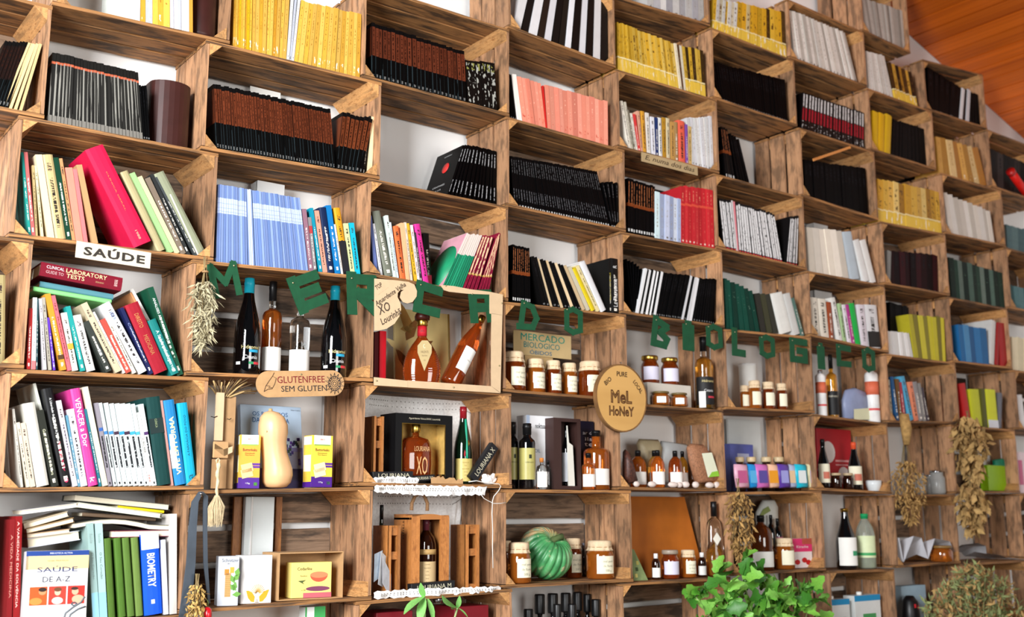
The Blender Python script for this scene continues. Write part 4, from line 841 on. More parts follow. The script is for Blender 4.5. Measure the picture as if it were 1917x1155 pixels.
def carton(cell, V, xl, xr, yt, Y, d, m, label, name='box', cat='box', yaw=0., z=None, group=None, thin=.0012):
    X, z, w_, h = spot(cell, V, xl, xr, yt, Y, z); root = thing(name, T(X-w_/2, Y, z) @ R(yaw), label, cat, group)
    part('carton', bbox('carton', w_, d, h, m, thin), root, T(w_/2, d/2, 0)); return root, w_, h
def hung(name, V, tl, tr, bl, Y, m, label, cat, loops=None, th=.003):
    M, w_, h = plaque(V, tl, tr, bl, Y); root = thing(name, M, label, cat)
    L = loops(w_, h) if loops else [[(0, 0), (w_, 0), (w_, h), (0, h)]]
    part('board', fill2d('board', L, th, m), root); return root, w_, h
def rounded(w_, h, r, n=8):
    return [[(cx+r*math.cos(a0+i*PI/2/n), cz+r*math.sin(a0+i*PI/2/n)) for cx, cz, a0 in ((w_-r, r, -PI/2), (w_-r, h-r, 0), (r, h-r, PI/2), (r, r, PI)) for i in range(n+1)]]
def stroke(root, pts, r, m, y=-.0012, name='drawn_line'): part(name, tube(name, [(x, y, z) for x, z in pts], r, m, 4), root)
def leafmesh(name, L, W_, m, lobes=0, bend=.25, n=5):
    v, f = [], []
    for i in range(n+1):
        t = i/n; wd = W_*math.sin(PI*min(1, t*.92+.06))**.8*(1+(.28*math.sin(t*lobes*PI) if lobes else 0))/2
        for s in (-1, 0, 1): v.append((s*wd, -abs(s)*wd*.35+.0, t*L)); v[-1] = (v[-1][0], v[-1][1]+bend*L*t*t, v[-1][2])
    for i in range(n):
        for s in (0, 1): a = i*3+s; f.append((a, a+1, a+4, a+3))
    return mesh(name, v, f, m, True)
def bunch(name, top, L, W_, m, stem_m, label, cat, n=420, ll=.03, lw=.007, seed=1, tip=.25, head=.12, tie=True, droop=1.):
    """a bunch of dried stems hanging head down from its tie; the many small leaves are one part"""
    rg = random.Random(seed); root = thing(name, top, label, cat); v, f = [], []
    for i in range(n):
        t = head+(1-head)*rg.random(); prof = math.sin(PI*min(1, (t-head)/(1-head)*.8+.15)); a = rg.uniform(0, 2*PI); q = rg.random()**.5*W_/2*prof
        p = Vector((q*math.cos(a), q*math.sin(a)*.5-.012, -t*L)); d = Vector((rg.gauss(0, .55), rg.gauss(0, .35), -rg.uniform(.3, 1)*droop)).normalized()
        s = d.cross(Vector((rg.gauss(0, 1), rg.gauss(0, 1), rg.gauss(0, 1)))).normalized(); l = ll*rg.uniform(.6, 1.3); k = len(v); c = d.cross(s)*l*.15
        v += [p, p+d*l*.45+s*lw/2+c, p+d*l+c*2, p+d*l*.45-s*lw/2+c]; f.append((k, k+1, k+2, k+3))
    lv = part('dry_leaves', mesh('dry_leaves', v, f, m), root); lv['kind'] = 'stuff'
    for i in range(9):
        a = rg.uniform(0, 2*PI); part('stem', tube('stem', [(.006*math.cos(a), .006*math.sin(a)-.008, .02), (.004*math.cos(a), -.01, -head*L*.5), (W_*.3*math.cos(a), W_*.12*math.sin(a)-.012, -L*.72)], .0012, stem_m, 4), root)
    if tie: part('tie', lathe('tie', [(.009, -head*L*.55), (.0105, -head*L*.5), (.009, -head*L*.45)], card_d, 12), root, T(0, -.01, 0))
    return root

# ------------------------------------------------------------------ signs and the green letter garland
root, w_, h = hung('paper_sign', Ze, (553, 888), (1090, 975), (567, 1010), -.008, mat('sign_paper', 'd9cbb4', .8, var=.06), 'cream paper sign lettered SAÚDE pinned under the red binder crate', 'sign', th=.0012)
part('lettering', text_fit('SAÚDE', w_*.82, h*.66, ink('2c2620'), bold=.035, space=1.15), root, T(w_*.51, -.0008, h*.54))
root, w_, h = hung('cardboard_strip', Zc, (965, 912), (1302, 1002), (970, 968), -.008, mat('strip_card', 'b39a72', .85, var=.08), 'narrow handwritten cardboard strip pinned under the mixed colour books', 'sign', th=.002)
part('lettering', text_fit('E, numa dos dias', w_*.88, h*.6, ink('3a2c1c'), shear=.3), root, T(w_*.5, -.0008, h*.5))
root, w_, h = hung('oval_sign', Zm, (572, 22), (1362, 15), (572, 262), -.012, cardboard, 'long rounded cardboard sign reading GLUTENFREE SEM GLUTEN', 'sign', lambda a, b: rounded(a, b, b*.499, 14), .004)
for s, x, z, l, hh, c in (('GLUTENFREE', .5*w_, .66*h, .54*w_, .26*h, '7a1420'), ('SEM GLUTEN', .53*w_, .31*h, .52*w_, .22*h, '1c1c24')): part('lettering', text_fit(s, l, hh, ink(c)), root, T(x, -.0008, z))
for k in range(14):
    a = k*2*PI/14; cx, cz = .885*w_, .48*h
    stroke(root, [(cx+.20*h*math.cos(a), cz+.24*h*math.sin(a)), (cx+.42*h*math.cos(a+.18), cz+.42*h*math.sin(a+.18)), (cx+.20*h*math.cos(a+.45), cz+.24*h*math.sin(a+.45))], .0011, ink('26242c'), -.0004)
for k in range(5): stroke(root, [(cx+.07*h*k*math.cos(b*.7), cz+.07*h*k*math.sin(b*.7)) for b in range(10)], .0011, ink('26242c'), -.0004)
stroke(root, [(.08*w_, .22*h), (.1*w_, .42*h), (.14*w_, .62*h), (.18*w_, .8*h), (.22*w_, .72*h), (.2*w_, .5*h), (.17*w_, .32*h), (.12*w_, .3*h), (.08*w_, .22*h)], .001, ink('4a3020'), -.0004)
stroke(root, [(.18*w_, .8*h), (.2*w_, .93*h)], .001, ink('4a3020'), -.0004); stroke(root, [(.1*w_, .45*h), (.15*w_, .42*h), (.13*w_, .36*h), (.17*w_, .36*h)], .001, ink('4a3020'), -.0004)
part('pin', lathe('pin', [(.003, 0), (.002, .002)], pin_m, 10), root, T(.5*w_, -.001, .86*h) @ R(90, 'X'))
# the round honey disc
p = P0.at(1164, 745, -.02); rr_ = (P0.at(1164, 683, -.02).z-P0.at(1164, 807, -.02).z)/2
root = thing('wooden_disc', p, 'round wood slice sign reading MEL HONEY hung before the jars', 'sign')
disc_m = wood('disc_wood', 'cb9e5c', 'b48746', grey='a67c42', stain=.3, rough=.7); bark = mat('disc_bark', '7a5630', .9, var=.3)
a_ = [(rr_*(1+.008*math.sin(5*t/40*2*PI))*math.cos(t/40*2*PI), rr_*math.sin(t/40*2*PI)) for t in range(40)]
part('slice', fill2d('slice', [a_], .014, disc_m), root); part('bark_rim', fill2d('bark_rim', [[(x*1.03, z*1.03) for x, z in a_], [(x*.985, z*.985) for x, z in a_]], .016, bark), root, T(0, -.0008, 0))
for s, x, z, l, hh, a, c in (('BIO', -.55, .48, .3, .14, -38, '3a2412'), ('PURE', .02, .72, .42, .15, 0, '3a2412'), ('LOCAL', .66, .38, .46, .13, 48, '3a2412'), ('MeL', -.02, .03, .84, .40, 0, '5a3416'), ('HoNeY', -.02, -.40, 1.0, .30, 0, '5a3416')):
    part('lettering', outline('lettering', s, l*rr_, hh*rr_, .032, ink(c)) if c == '5a3416' else text_fit(s, l*rr_, hh*rr_, ink(c), bold=.012), root, T(x*rr_, -.0012, z*rr_) @ R(a, 'Y'))
part('hook', tube('hook', [(0, .004, rr_*1.02), (0, -.002, rr_*1.08), (.004, .012, rr_*1.09)], .0012, steel, 5), root)
# green letters on the shelf edges: strokes in a unit box
LET = {'M': [((.08, 0), (.08, 1)), ((.08, 1), (.5, .4)), ((.5, .4), (.92, 1)), ((.92, 1), (.92, 0))], 'E': [((.12, 0), (.12, 1)), ((.12, .92), (.95, .92)), ((.12, .5), (.85, .5)), ((.12, .08), (.95, .08))],
 'R': [((.12, 0), (.12, 1)), ((.12, .92), (.85, .92)), ((.85, .92), (.85, .52)), ((.85, .5), (.12, .5)), ((.35, .5), (.95, .02))], 'C': [((.12, .05), (.12, .95)), ((.12, .92), (.95, .9)), ((.12, .08), (.95, .1))],
 'A': [((.1, 0), (.14, .9)), ((.1, .92), (.9, .92)), ((.9, .92), (.92, 0)), ((.12, .42), (.9, .42))], 'D': [((.15, .05), (.2, .95)), ((.2, .93), (.65, .86)), ((.65, .86), (.9, .5)), ((.9, .5), (.75, .16)), ((.75, .14), (.05, .05))],
 'O': [((.15, .2), (.15, .8)), ((.15, .85), (.45, .96)), ((.5, .96), (.85, .85)), ((.86, .8), (.86, .2)), ((.86, .16), (.5, .05)), ((.45, .05), (.15, .18))], 'B': [((.12, .02), (.18, 1)), ((.18, .95), (.85, .78)), ((.85, .75), (.5, .52)), ((.5, .5), (.92, .3)), ((.92, .3), (.8, .06)), ((.8, .05), (.12, .05))],
 'I': [((.3, .05), (.3, .8)), ((.7, .05), (.7, .8)), ((.5, .05), (.5, .95))], 'L': [((.15, .05), (.15, 1)), ((.15, .08), (.9, .08))], 'G': [((.12, .05), (.12, .95)), ((.12, .92), (.9, .92)), ((.12, .08), (.9, .08)), ((.88, .08), (.88, .5)), ((.88, .5), (.5, .5))]}
for s, tl, tr, bl, sw in (('M', (390, 500), (441, 493), (397, 555), .2), ('E', (541, 528), (590, 510), (562, 582), .3), ('R', (652, 516), (704, 520), (653, 580), .28), ('C', (783, 528), (826, 541), (781, 580), .3), ('A', (879, 547), (917, 546), (880, 598), .3),
 ('D', (974, 562), (1011, 572), (968, 612), .2), ('O', (1056, 575), (1092, 580), (1056, 622), .2), ('B', (1223, 594), (1254, 603), (1223, 643), .24), ('I', (1277, 602), (1301, 606), (1276, 650), .34), ('O', (1321, 608), (1353, 612), (1321, 650), .22),
 ('L', (1372, 618), (1394, 622), (1373, 662), .3), ('O', (1421, 628), (1451, 632), (1421, 666), .24), ('G', (1479, 634), (1511, 639), (1480, 674), .28), ('I', (1529, 643), (1544, 645), (1530, 688), .34), ('C', (1567, 646), (1591, 650), (1567, 682), .28), ('O', (1614, 652), (1638, 656), (1614, 691), .24)):
    M, w_, h = plaque(P0, tl, tr, bl, -.010); kx = {'M': 'first and widest', 'E': 'tilted', 'R': 'upright', 'A': 'hanging over the leaning bottle,', 'D': 'above the lettered card,', 'B': 'above the gold lidded jars,', 'L': 'blurred', 'G': 'blurred'}.get(s, '')
    wh = {(652, 516): 'beside the scroll sign', (783, 528): 'over the ornate bottle', (1056, 575): 'right of the D', (1277, 602): 'right of the B', (1321, 608): 'above the golden bottle', (1421, 628): 'blurred, right of the L', (1529, 643): 'blurred, right of the G', (1567, 646): 'blurred, second from the end', (1614, 652): 'blurred, last of the garland'}.get(tl, 'of the garland')
    root = thing('felt_letter', M, f'dark green felt letter {s} {kx} {wh}'.replace('  ', ' '), 'letter', 'green letters along the shelf edge')
    seg = [((a[0]*w_, a[1]*h), (b[0]*w_, b[1]*h)) for a, b in LET[s]]
    part('letter', strips('letter', seg, sw*1.4*min(w_, h*.8), .004, felt), root)
    part('pin', lathe('pin', [(.0032, 0), (.0022, .002)], pin_m, 10), root, T(seg[-1][0][0] if s in 'MA' else seg[0][1][0], -.0005, h*.93) @ R(90, 'X'))
# --- brown album
X, z, w_, h = spot((0,6), Za, 1095, 1388, 575, .03)
root = thing('album', (X, .03, z), 'dark brown round backed album beside the black magazines', 'album')
br = mat('brown_leather', '3a1a16', .45, var=.15); v = [(w_/2*math.cos(a), .05-.045*math.sin(a), q) for q in (0, h) for a in [PI*i/12 for i in range(13)]]+[(-w_/2, .2, 0), (w_/2, .2, 0), (-w_/2, .2, h), (w_/2, .2, h)]
f = [(i, i+13, i+14, i+1) for i in range(12)]+[(12, 25, 28, 26), (26, 28, 29, 27), (27, 29, 13, 0), tuple(range(13))+(26, 27), tuple(range(25, 12, -1))+(29, 28)]
part('cover', mesh('cover', v, f, br), root); part('page_block', boxes('page_block', [(-w_/2+.006, .06, .004, w_/2-.006, .203, h+.001)], PAGE), root)
X, z, w_, h = spot((0,7), Za, 1395, 1620, -300, .02)
root = thing('round_tub', (X, .09, z), 'dark brown drum on a white base in the top left crate', 'tub')
part('body', lathe('body', [(w_*.46, .018), (w_*.47, .03), (w_*.47, .2), (w_*.42, .205)], br, 32), root); part('base', lathe('base', [(w_*.4, 0), (w_*.42, .004), (w_*.42, .017)], mat('white_base', 'e4d8c8', .7), 32), root)

# ------------------------------------------------------------------ bottle shelf with the herb bunch (crate 1,4)
tq = mat('turquoise_foil', '1ab2cc', .35, var=.08)
for xl, xr, yt, lab in ((455, 700, 198, 'dark bottle with turquoise cap, left one beside the amber bottle'), (1244, 1482, 270, 'dark bottle with turquoise cap, right one under the letters E and R')):
    root = bottle((1,4), Zl, xl, xr, yt, .10, 'spark', dark_glass, lab, tq, .17, None, group='dark bottles with turquoise caps', capk=1.1)
    r, h = root['r'], root['h']
    for s, zc, L_, c in (('Hidromel', .285, .052, 'd8cc90'), ('Citania', .185, .052, 'e8e8e8')): part('lettering', text('lettering', s, L_*h, ink(c), ext=0, wrap=r*1.015), root, T(0, 0, zc*h) @ R(10))
    for a0, a1, z0, z1, c in ((2, 44, .235, .262, '28a0c8'), (2, 24, .115, .14, '2a8a5a'), (24, 52, .115, .14, 'd83a44'), (-56, -34, .11, .14, 'e6e6e6')): part('label', patch('label', r*1.012, r*1.012, z0*h, z1*h, a0, a1, ink(c), 6), root)
root = bottle((1,4), Zl, 704, 886, 228, .13, 'spirit', clear, 'amber spirit bottle with black capsule between the dark bottles', black_cap, .20, (.075, .315, 70), liquid=(.71, amber), capk=1.15)
root = bottle((1,4), Zl, 956, 1144, 330, .12, 'spirit', clear, 'clear spirit bottle with blank white label under the letter E', clear, .1, (.07, .33, 75), liquid=(.42, mat('clear_liquid', 'eef4f6', .02, trans=1., ior=1.33)), capk=1.2)
silver = mat('silver_leaf', 'b7ad8c', .8, var=.25, scale=60); dry_stem = mat('dry_stem', '8a7650', .9)
bunch('herb_bunch', Zl.at(205, 70, -.03), .245, .085, silver, dry_stem, 'silvery dried herb bunch hanging at the left of the bottle crate', 'herbs', 520, .03, .0055, 3, head=.2)
# ------------------------------------------------------------------ gluten free shelf (gap 1,3)
M, w_, h = plaque(Zm, (412, 288), (962, 300), (386, 1052), .16)
X, z, _, _ = spot((1,3), Zm, 386, 985, 300, .12)
root = thing('book', T(M.translation.x, .125, z) @ R(-9, 'X'), 'pale blue natural remedies book standing face out behind the squash', 'book')
part('cover', bbox('cover', w_, .022, h*1.01, mat('remedy_cover', 'b4cbe2', .4, var=.15, scale=8), .001), root, T(w_/2, .011, 0)); part('page_block', boxes('page_block', [(.004, .003, .003, w_+.001, .019, h*1.005)], PAGE), root)
prints(root, [(0, 0, w_, .24*h, '5a4a8a'), (.62*w_, 0, w_, .5*h, '7a78b0'), (.7*w_, .1*h, .97*w_, .45*h, 'dcdfe8'), (.12*w_, .0, .2*w_, .6*h, 'cfdcea')])
words_on(root, [('OS REMÉDIOS', .48*w_, .91*h, .58*w_, .065*h, '2a5a90'), ('DA NATUREZA', .49*w_, .825*h, .6*w_, .06*h, '2a5a90'), ('Vitor Lopes', .9*w_, .965*h, .16*w_, .018*h, '5a5a6a')])
for k in range(26):
    rg = random.Random(k); x, z_ = rg.uniform(.66, .95)*w_, rg.uniform(.3, .62)*h; part('printed_flower', boxes('printed_flower', [(x-.004, -.001, z_-.005, x+.004, -.0006, z_+.005)], ink(rg.choice(['3a2a78', '2a3a6a', '5a3a9a', '2c4a3a']))), root)
# squash
sq = mat('butternut_skin', 'e2b483', .38, var=.08, scale=9, sss=.05)
X, z, w_, h = spot((1,3), Zm, 610, 890, 385, .06, None, True); r = w_/2
root = thing('butternut_squash', (X, .06, z), 'pale butternut squash standing between the two biscuit packets', 'squash')
pf = [(.35, 0), (.7, .015), (.92, .07), (1, .17), (.98, .25), (.90, .36), (.84, .46), (.88, .6), (.97, .72), (.96, .82), (.80, .92), (.5, .98), (.16, 1)]
me = lathe('body', [(r*a, h*b) for a, b in pf], sq, 36, ripple=lambda a, q: 1+.018*math.sin(6*a))
for v in me.vertices: t = v.co.z/h; v.co.x += -.026*max(0, t-.3)/.7+.004*math.sin(t*9)
part('body', me, root); part('stem_stub', lathe('stem_stub', [(r*.16, h*.985), (r*.12, h*1.03), (r*.05, h*1.035)], mat('squash_stem', 'b89a6a', .9), 10), root, T(-.026, 0, 0))
part('stalk_scar', lathe('stalk_scar', [(.004, 0), (.003, .002)], mat('scar', '8a6a20', .9), 12), root, T(-.015-r*.70, -r*.58, h*.72) @ R(58) @ R(90, 'X'))
for xs, xl, xr, yt, lab in ((336, 421, 601, 596, 'yellow and purple biscuit packet left of the butternut squash'), (1036, 1080, 1276, 600, 'yellow and purple biscuit packet right of the butternut squash')):
    X, z, w_, h = spot((1,3), Zm, xl, xr, yt, .035); yaw = -11 if xs < 500 else 4
    root = thing('biscuit_packet', T(X-w_/2, .045, z) @ R(yaw), lab, 'packet', 'biscuit packets'); d = .05
    part('carton', bbox('carton', w_, d, h, mat('packet_yellow', 'ecc64a', .45, var=.05), .001), root, T(w_/2, d/2, 0))
    base_c = 'e8a63c' if xs < 500 else 'f0d848'
    prints(root, [(0, 0, w_, h, base_c)], -.0002); prints(root, [(0, 0, w_, .2*h, '4a1a86'), (.1*w_, .82*h, .9*w_, h, 'f0f0e0'), (.12*w_, .80*h, .88*w_, .825*h, '8ab04a'), (.62*w_, .43*h, w_, .47*h, '5a2a90'), (.66*w_, .38*h, w_, .42*h, '5a2a90'), (.74*w_, .05*h, .9*w_, .11*h, '5aa83c')], -.0006)
    for i in range(2): part('printed_biscuit', boxes('printed_biscuit', [(-.27*w_, -.0004, -.08*h, .27*w_, 0, .08*h)], ink('ecc88a' if xs < 500 else 'f4e8b8')), root, T(.4*w_, -.0011, (.38-.1*i)*h) @ R(-14, 'Y'))
    words_on(root, [('Butterkeks', .5*w_, .72*h, .66*w_, .055*h, '7a1a2a'), ('Dinkelmehl', .5*w_, .655*h, .44*w_, .025*h, '8a4a2a'), ('Petit Beurre', .5*w_, .62*h, .42*w_, .022*h, '8a4a2a'), ('175g', .45*w_, .09*h, .2*w_, .035*h, 'f0f0f0'), ('BIO', .5*w_, .92*h, .2*w_, .03*h, 'c0403a')], -.0014)
    Ms = R(-90) @ T(-d, 0, 0)
    part('side_print', boxes('side_print', [(0, -.0006, 0, d, 0, .1*h)], ink('4a1a86')), root, Ms); part('side_print', boxes('side_print', [(.004, -.0006, .3*h, d-.004, 0, .62*h)], ink('f2ecd0')), root, Ms); part('side_print', boxes('side_print', [(.002, -.0006, .82*h, d-.002, 0, .98*h)], ink('eef0e0')), root, Ms)
# cardboard figure with twig hair
Y = .02; X, z, w_, h = spot((1,3), Zm, 165, 395, 205, Y)
root = thing('cardboard_figure', (X-w_/2, Y, z), 'cardboard puppet with twig hair and a raffia tassel', 'figure')
part('front_panel', bbox('front_panel', .34*w_, .006, h*.50, card_l, .001), root, T(.26*w_, .01, h*.49)); part('side_panel', bbox('side_panel', .5*w_, .006, h*.96, card_d, .001), root, T(.70*w_, .022, 0) @ R(-12))
part('lower_panel', bbox('lower_panel', .58*w_, .006, h*.30, card_d, .001), root, T(.32*w_, .006, 0)); part('belt_band', bbox('belt_band', .60*w_, .008, h*.17, cardboard, .002), root, T(.32*w_, .0, h*.31))
part('belt_fold', fill2d('belt_fold', [[(0, .02), (.03, .0), (.055, .012), (.055, .03), (.028, .02), (0, .036)]], .004, card_l), root, T(.06*w_, -.004, h*.33))
tw = mat('twig', '6a5236', .9, var=.3); tw_l = mat('pale_twig', 'b89a68', .9, var=.2)
for k in range(26):
    rg = random.Random(k+40); b = .18+.5*k/26; a = -.9+2.3*k/26+rg.uniform(-.12, .12); l = rg.uniform(.035, .06)*(1+max(0, a)*.6)
    part('twig', tube('twig', [(b*w_, .014, h*.95), (b*w_+l*.5*math.sin(a), .012+rg.uniform(-.01, .004), h*.96+l*.5*math.cos(a)), (b*w_+l*math.sin(a*1.1), .01+rg.uniform(-.02, .004), min(h*.96+l*math.cos(a*1.1), h*1.16))], .0016 if k % 4 else .0028, tw_l if k % 4 == 0 else tw, 4), root)
for x0, x1, zz in ((-.08, .16, .735), (.56, .72, .72)): part('drawn_eye', tube('drawn_eye', [(x0*w_, .008, zz*h), ((x0+x1)/2*w_, .0055, (zz-.008)*h), (x1*w_, .006, (zz+.006)*h)], .0013, ink('2a1c12'), 5), root)
raf = mat('raffia', 'd9c49c', .85, var=.2, scale=60)
tz = Zm.at(232, 850, -.012); root = thing('raffia_tassel', tz, 'pale raffia tassel hanging over the shelf edge below the figure', 'tassel')
part('loop', tube('loop', [(-.004, 0, 0), (-.006, 0, .008), (0, 0, .013), (.005, 0, .008), (.002, 0, 0)], .0022, raf, 6), root)
tl_ = tz.z-Zn.at(290, 380, -.012).z
part('braid', tube('braid', [(.0015*math.sin(k*1.3), -.002, -k*tl_*.05) for k in range(12)], [.006-.0002*k+.0012*math.sin(k*2.2) for k in range(12)], raf, 8), root)
v, f = [], []
for k in range(170):
    rg = random.Random(k); a = rg.uniform(0, 2*PI); q = .006*rg.random(); e = Vector((.022*math.cos(a)*rg.random()**.5, .012*math.sin(a), -tl_*rg.uniform(.86, 1.03))); s = Vector((q*math.cos(a), q*math.sin(a), -tl_*.52)); m_ = (s+e)/2+Vector((.012*math.cos(a), .006*math.sin(a), 0)); n = len(v)
    v += [s, s+Vector((.0012, 0, 0)), m_+Vector((.0012, 0, 0)), m_, e+Vector((.0008, 0, 0)), e]; f += [(n, n+1, n+2, n+3), (n+3, n+2, n+4, n+5)]
o = part('raffia_strands', mesh('raffia_strands', v, f, raf), root); o['kind'] = 'stuff'
# ------------------------------------------------------------------ white packets and tea (crate 1,2)
root, w_, h = carton((1,2), Zn, 298, 464, 640, .02, .055, mat('silver_carton', 'c6cad2', .35, var=.05), 'silver packet with a stack of crackers and leaves printed on it', 'cracker_packet', 'packet', -14)
prints(root, [(.34*w_, .18*h, .62*w_, .66*h, 'c0965a'), (.3*w_, .62*h, .52*w_, .74*h, 'e8802a'), (.56*w_, .66*h, .76*w_, .78*h, 'e8a03a')])
for k in range(12): part('print', boxes('print', [(.34*w_, -.0008, (.2+.038*k)*h, .62*w_, -.0003, (.208+.038*k)*h)], ink('9a7040')), root)
lf = mesh('printed_leaf', [(0, -.0005, 0), (.009, -.0005, .012), (.002, -.0005, .026), (-.007, -.0005, .014)], [(0, 1, 2, 3)], ink('6aa044'))
for x, z_, a in ((.75, .3, 10), (.8, .45, -30), (.72, .5, 40), (.86, .58, 10), (.9, .3, -50), (.7, .22, 80)): part('printed_leaf', lf, root, T(x*w_, -.0004, z_*h) @ R(a, 'Y'))
words_on(root, [('Schnitzer', .56*w_, .92*h, .8*w_, .07*h, '6a6e78'), ('BIO', .5*w_, .85*h, .14*w_, .03*h, '8a8a8a')])
root, w_, h = carton((1,2), Zn, 497, 750, 632, .03, .06, mat('white_carton', 'f1f0ee', .5, var=.02), 'plain white packet with an orange leaf emblem', 'flour_packet', 'packet', -4)
og = ink('e8a424'); part('emblem', fill2d('emblem', [[(.17*w_, .27*h), (.26*w_, .27*h), (.38*w_, .22*h), (.46*w_, .14*h), (.44*w_, .03*h), (.34*w_, .04*h), (.24*w_, .12*h)]], .0004, og), root, T(0, -.0006, 0)); part('emblem', fill2d('emblem', [[(.93*w_, .28*h), (.84*w_, .27*h), (.72*w_, .22*h), (.6*w_, .14*h), (.62*w_, .03*h), (.72*w_, .04*h), (.84*w_, .13*h)]], .0004, og), root, T(0, -.0006, 0))
for k in range(13): a = PI*(.08+.84*k/12); stroke(root, [(.55*w_+.05*w_*math.cos(a), .2*h+.05*w_*math.sin(a)), (.55*w_+.25*w_*math.cos(a), .2*h+.3*w_*math.sin(a))], .0009, ink('dcae5a'), -.0004)
for k in range(4): stroke(root, [((.53-.02*k)*w_, (.1-.025*k)*h), ((.53+.02*k)*w_, (.1-.025*k)*h)], .0009, ink('8a6a2a'), -.0004)
words_on(root, [('MILITZER', .5*w_, .68*h, .42*w_, .025*h, 'c8c4c0')])
# open cardboard box with the tea packet in it
X, z, w_, h = spot((1,2), Zn, 815, 1365, 605, .03); root = thing('cardboard_box', (X-w_/2, .03, z), 'small open brown cardboard box framing the yellow tea packet', 'box'); d = .12; t = .003
for nm, b in (('back', (0, d-t, 0, w_, d, h)), ('side_flap', (0, 0, 0, t, d-t, h)), ('side_flap', (w_-t, 0, 0, w_, d-t, h)), ('top_flap', (t, 0, h-t, w_-t, d-t, h)), ('base_flap', (t, 0, 0, w_-t, d-t, t))): part(nm, boxes(nm, [b], cardboard), root)
root, w_, h = carton((1,2), Zn, 925, 1254, 690, .045, .05, mat('tea_yellow', 'ecd87a', .45, var=.04), 'yellow tea packet with a red cup in the cardboard box', 'tea_packet', 'packet', -5, z=z+t+.0005)
prints(root, [(.3*w_, 0, w_, .14*h, 'c0606a')])
cup = [(.5*w_+.22*w_*math.cos(a)*s, .42*h+.2*h*math.sin(a)) for s in (1,) for a in [PI+PI*i/10 for i in range(11)]]
part('printed_cup', fill2d('printed_cup', [[(x+.18*w_, z_+.3*h) for x, z_ in cup]], .0004, ink('d8583c')), root, T(0, -.0008, -.08*h)); part('printed_cup_rim', fill2d('printed_cup_rim', [[(.68*w_+.22*w_*math.cos(i*PI/10), .64*h+.09*h*math.sin(i*PI/10)) for i in range(20)]], .0003, ink('f0865a')), root, T(0, -.0012, 0))
part('printed_saucer', fill2d('printed_saucer', [[(.66*w_+.3*w_*math.cos(i*PI/10), .25*h+.07*h*math.sin(i*PI/10)) for i in range(20)]], .0003, ink('7a3a5a')), root, T(0, -.0006, 0))
words_on(root, [('Cedarlite', .32*w_, .82*h, .36*w_, .085*h, '5a4a2a'), ('Rooibos', .3*w_, .62*h, .16*w_, .04*h, '7a6a3a'), ('x 20', .3*w_, .22*h, .1*w_, .04*h, '6a5a2a')])
part('print', fill2d('print', [[(.16*w_, .48*h), (.36*w_, .5*h), (.28*w_, .44*h), (.32*w_, .38*h)]], .0003, ink('4a5a2a')), root, T(0, -.0008, 0))
X, z, w_, h = spot((1,2), Zn, 500, 750, 118, .20); root = thing('tall_board', (X, .20, z), 'tall white panel behind the white emblem packet', 'panel'); part('panel', bbox('panel', w_, .02, h*.98, mat('white_board', 'dfe6e6', .5, var=.03), .002), root); part('edge_fold', bbox('edge_fold', .006, .022, h*.98, white_wall, .001), root, T(-w_/2+.02, -.002, 0))
for xl, xr, lab in ((405, 480, 'left'), (768, 822, 'right')):
    X, z, w_, h = spot((1,2), Zn, xl, xr, 118, .225); root = thing('batten', (X, .225, z), f'brown upright batten {lab} of the tall white panel', 'batten'); part('wood_strip', bbox('wood_strip', w_, .012, h*.98, box_wood, .001), root)
    if lab == 'right': part('screw', lathe('screw', [(.006, 0), (.004, .003)], steel, 12), root, T(0, -.0008, h*.36) @ R(90, 'X'))
root, w_, h = carton((1,1), Zn, 1022, 1190, 1068, .05, .05, mat('green_white_carton', 'e9ebe6', .5, var=.02), 'white and green packet cut off by the bottom edge', 'small_packet', 'packet', -4)
prints(root, [(.45*w_, .0, w_, h, '3aa052'), (0, 0, .08*w_, h, '3aa052')]); words_on(root, [('GUM', .64*w_, .78*h, .1*h, .16*w_, 'eef4ea')], M=None)
# leather strap, dried flowers, red chilli at the left
lea = mat('blue_grey_leather', '3d4650', .5, var=.25, scale=14)
def ribbon(name, pts, wds, m, th=.004):
    v, f = [], []
    for (x, y, z_), wd in zip(pts, wds): v += [(x-wd/2, y, z_), (x+wd/2, y, z_), (x+wd/2, y+th, z_), (x-wd/2, y+th, z_)]
    for i in range(len(pts)-1):
        for j in range(4): f.append((i*4+j, i*4+(j+1) % 4, i*4+4+(j+1) % 4, i*4+4+j))
    f += [(3, 2, 1, 0), tuple(len(v)-4+k for k in range(4))]
    return mesh(name, v, f, m)
pc = [Zn.at(x, y, -.02) for x, y in ((165, 92), (115, 180), (95, 400), (80, 700), (45, 1000), (10, 1250))]; root = thing('leather_strap', pc[0], 'broad blue grey leather strap folded over a nail beside the lowest shelves', 'strap'); o0 = pc[0]
part('front_strap', ribbon('front_strap', [tuple(p-o0) for p in pc], [.012, .02, .023, .026, .030, .031], lea), root)
pb_ = [Zn.at(x, y, -.006) for x, y in ((165, 92), (205, 130), (200, 350), (205, 700), (235, 1040))]
part('back_strap', ribbon('back_strap', [tuple(p-o0) for p in pb_], [.012, .014, .012, .012, .006], lea), root); part('nail', lathe('nail', [(.004, 0), (.004, .012)], steel, 10), root, T(0, .008, -.006) @ R(90, 'X'))
straw = mat('straw_flower', 'c8a460', .9, var=.3, scale=60)
bunch('dried_flowers', Zn.at(120, 850, -.03), .13, .06, straw, dry_stem, 'small straw coloured dried flower sprig beside the leather strap', 'flowers', 260, .016, .007, 8, head=.05, tie=False)
pp = Zn.at(222, 1070, -.03); root = thing('red_chilli', pp, 'shiny red dried chilli hanging by the dried flowers', 'chilli')
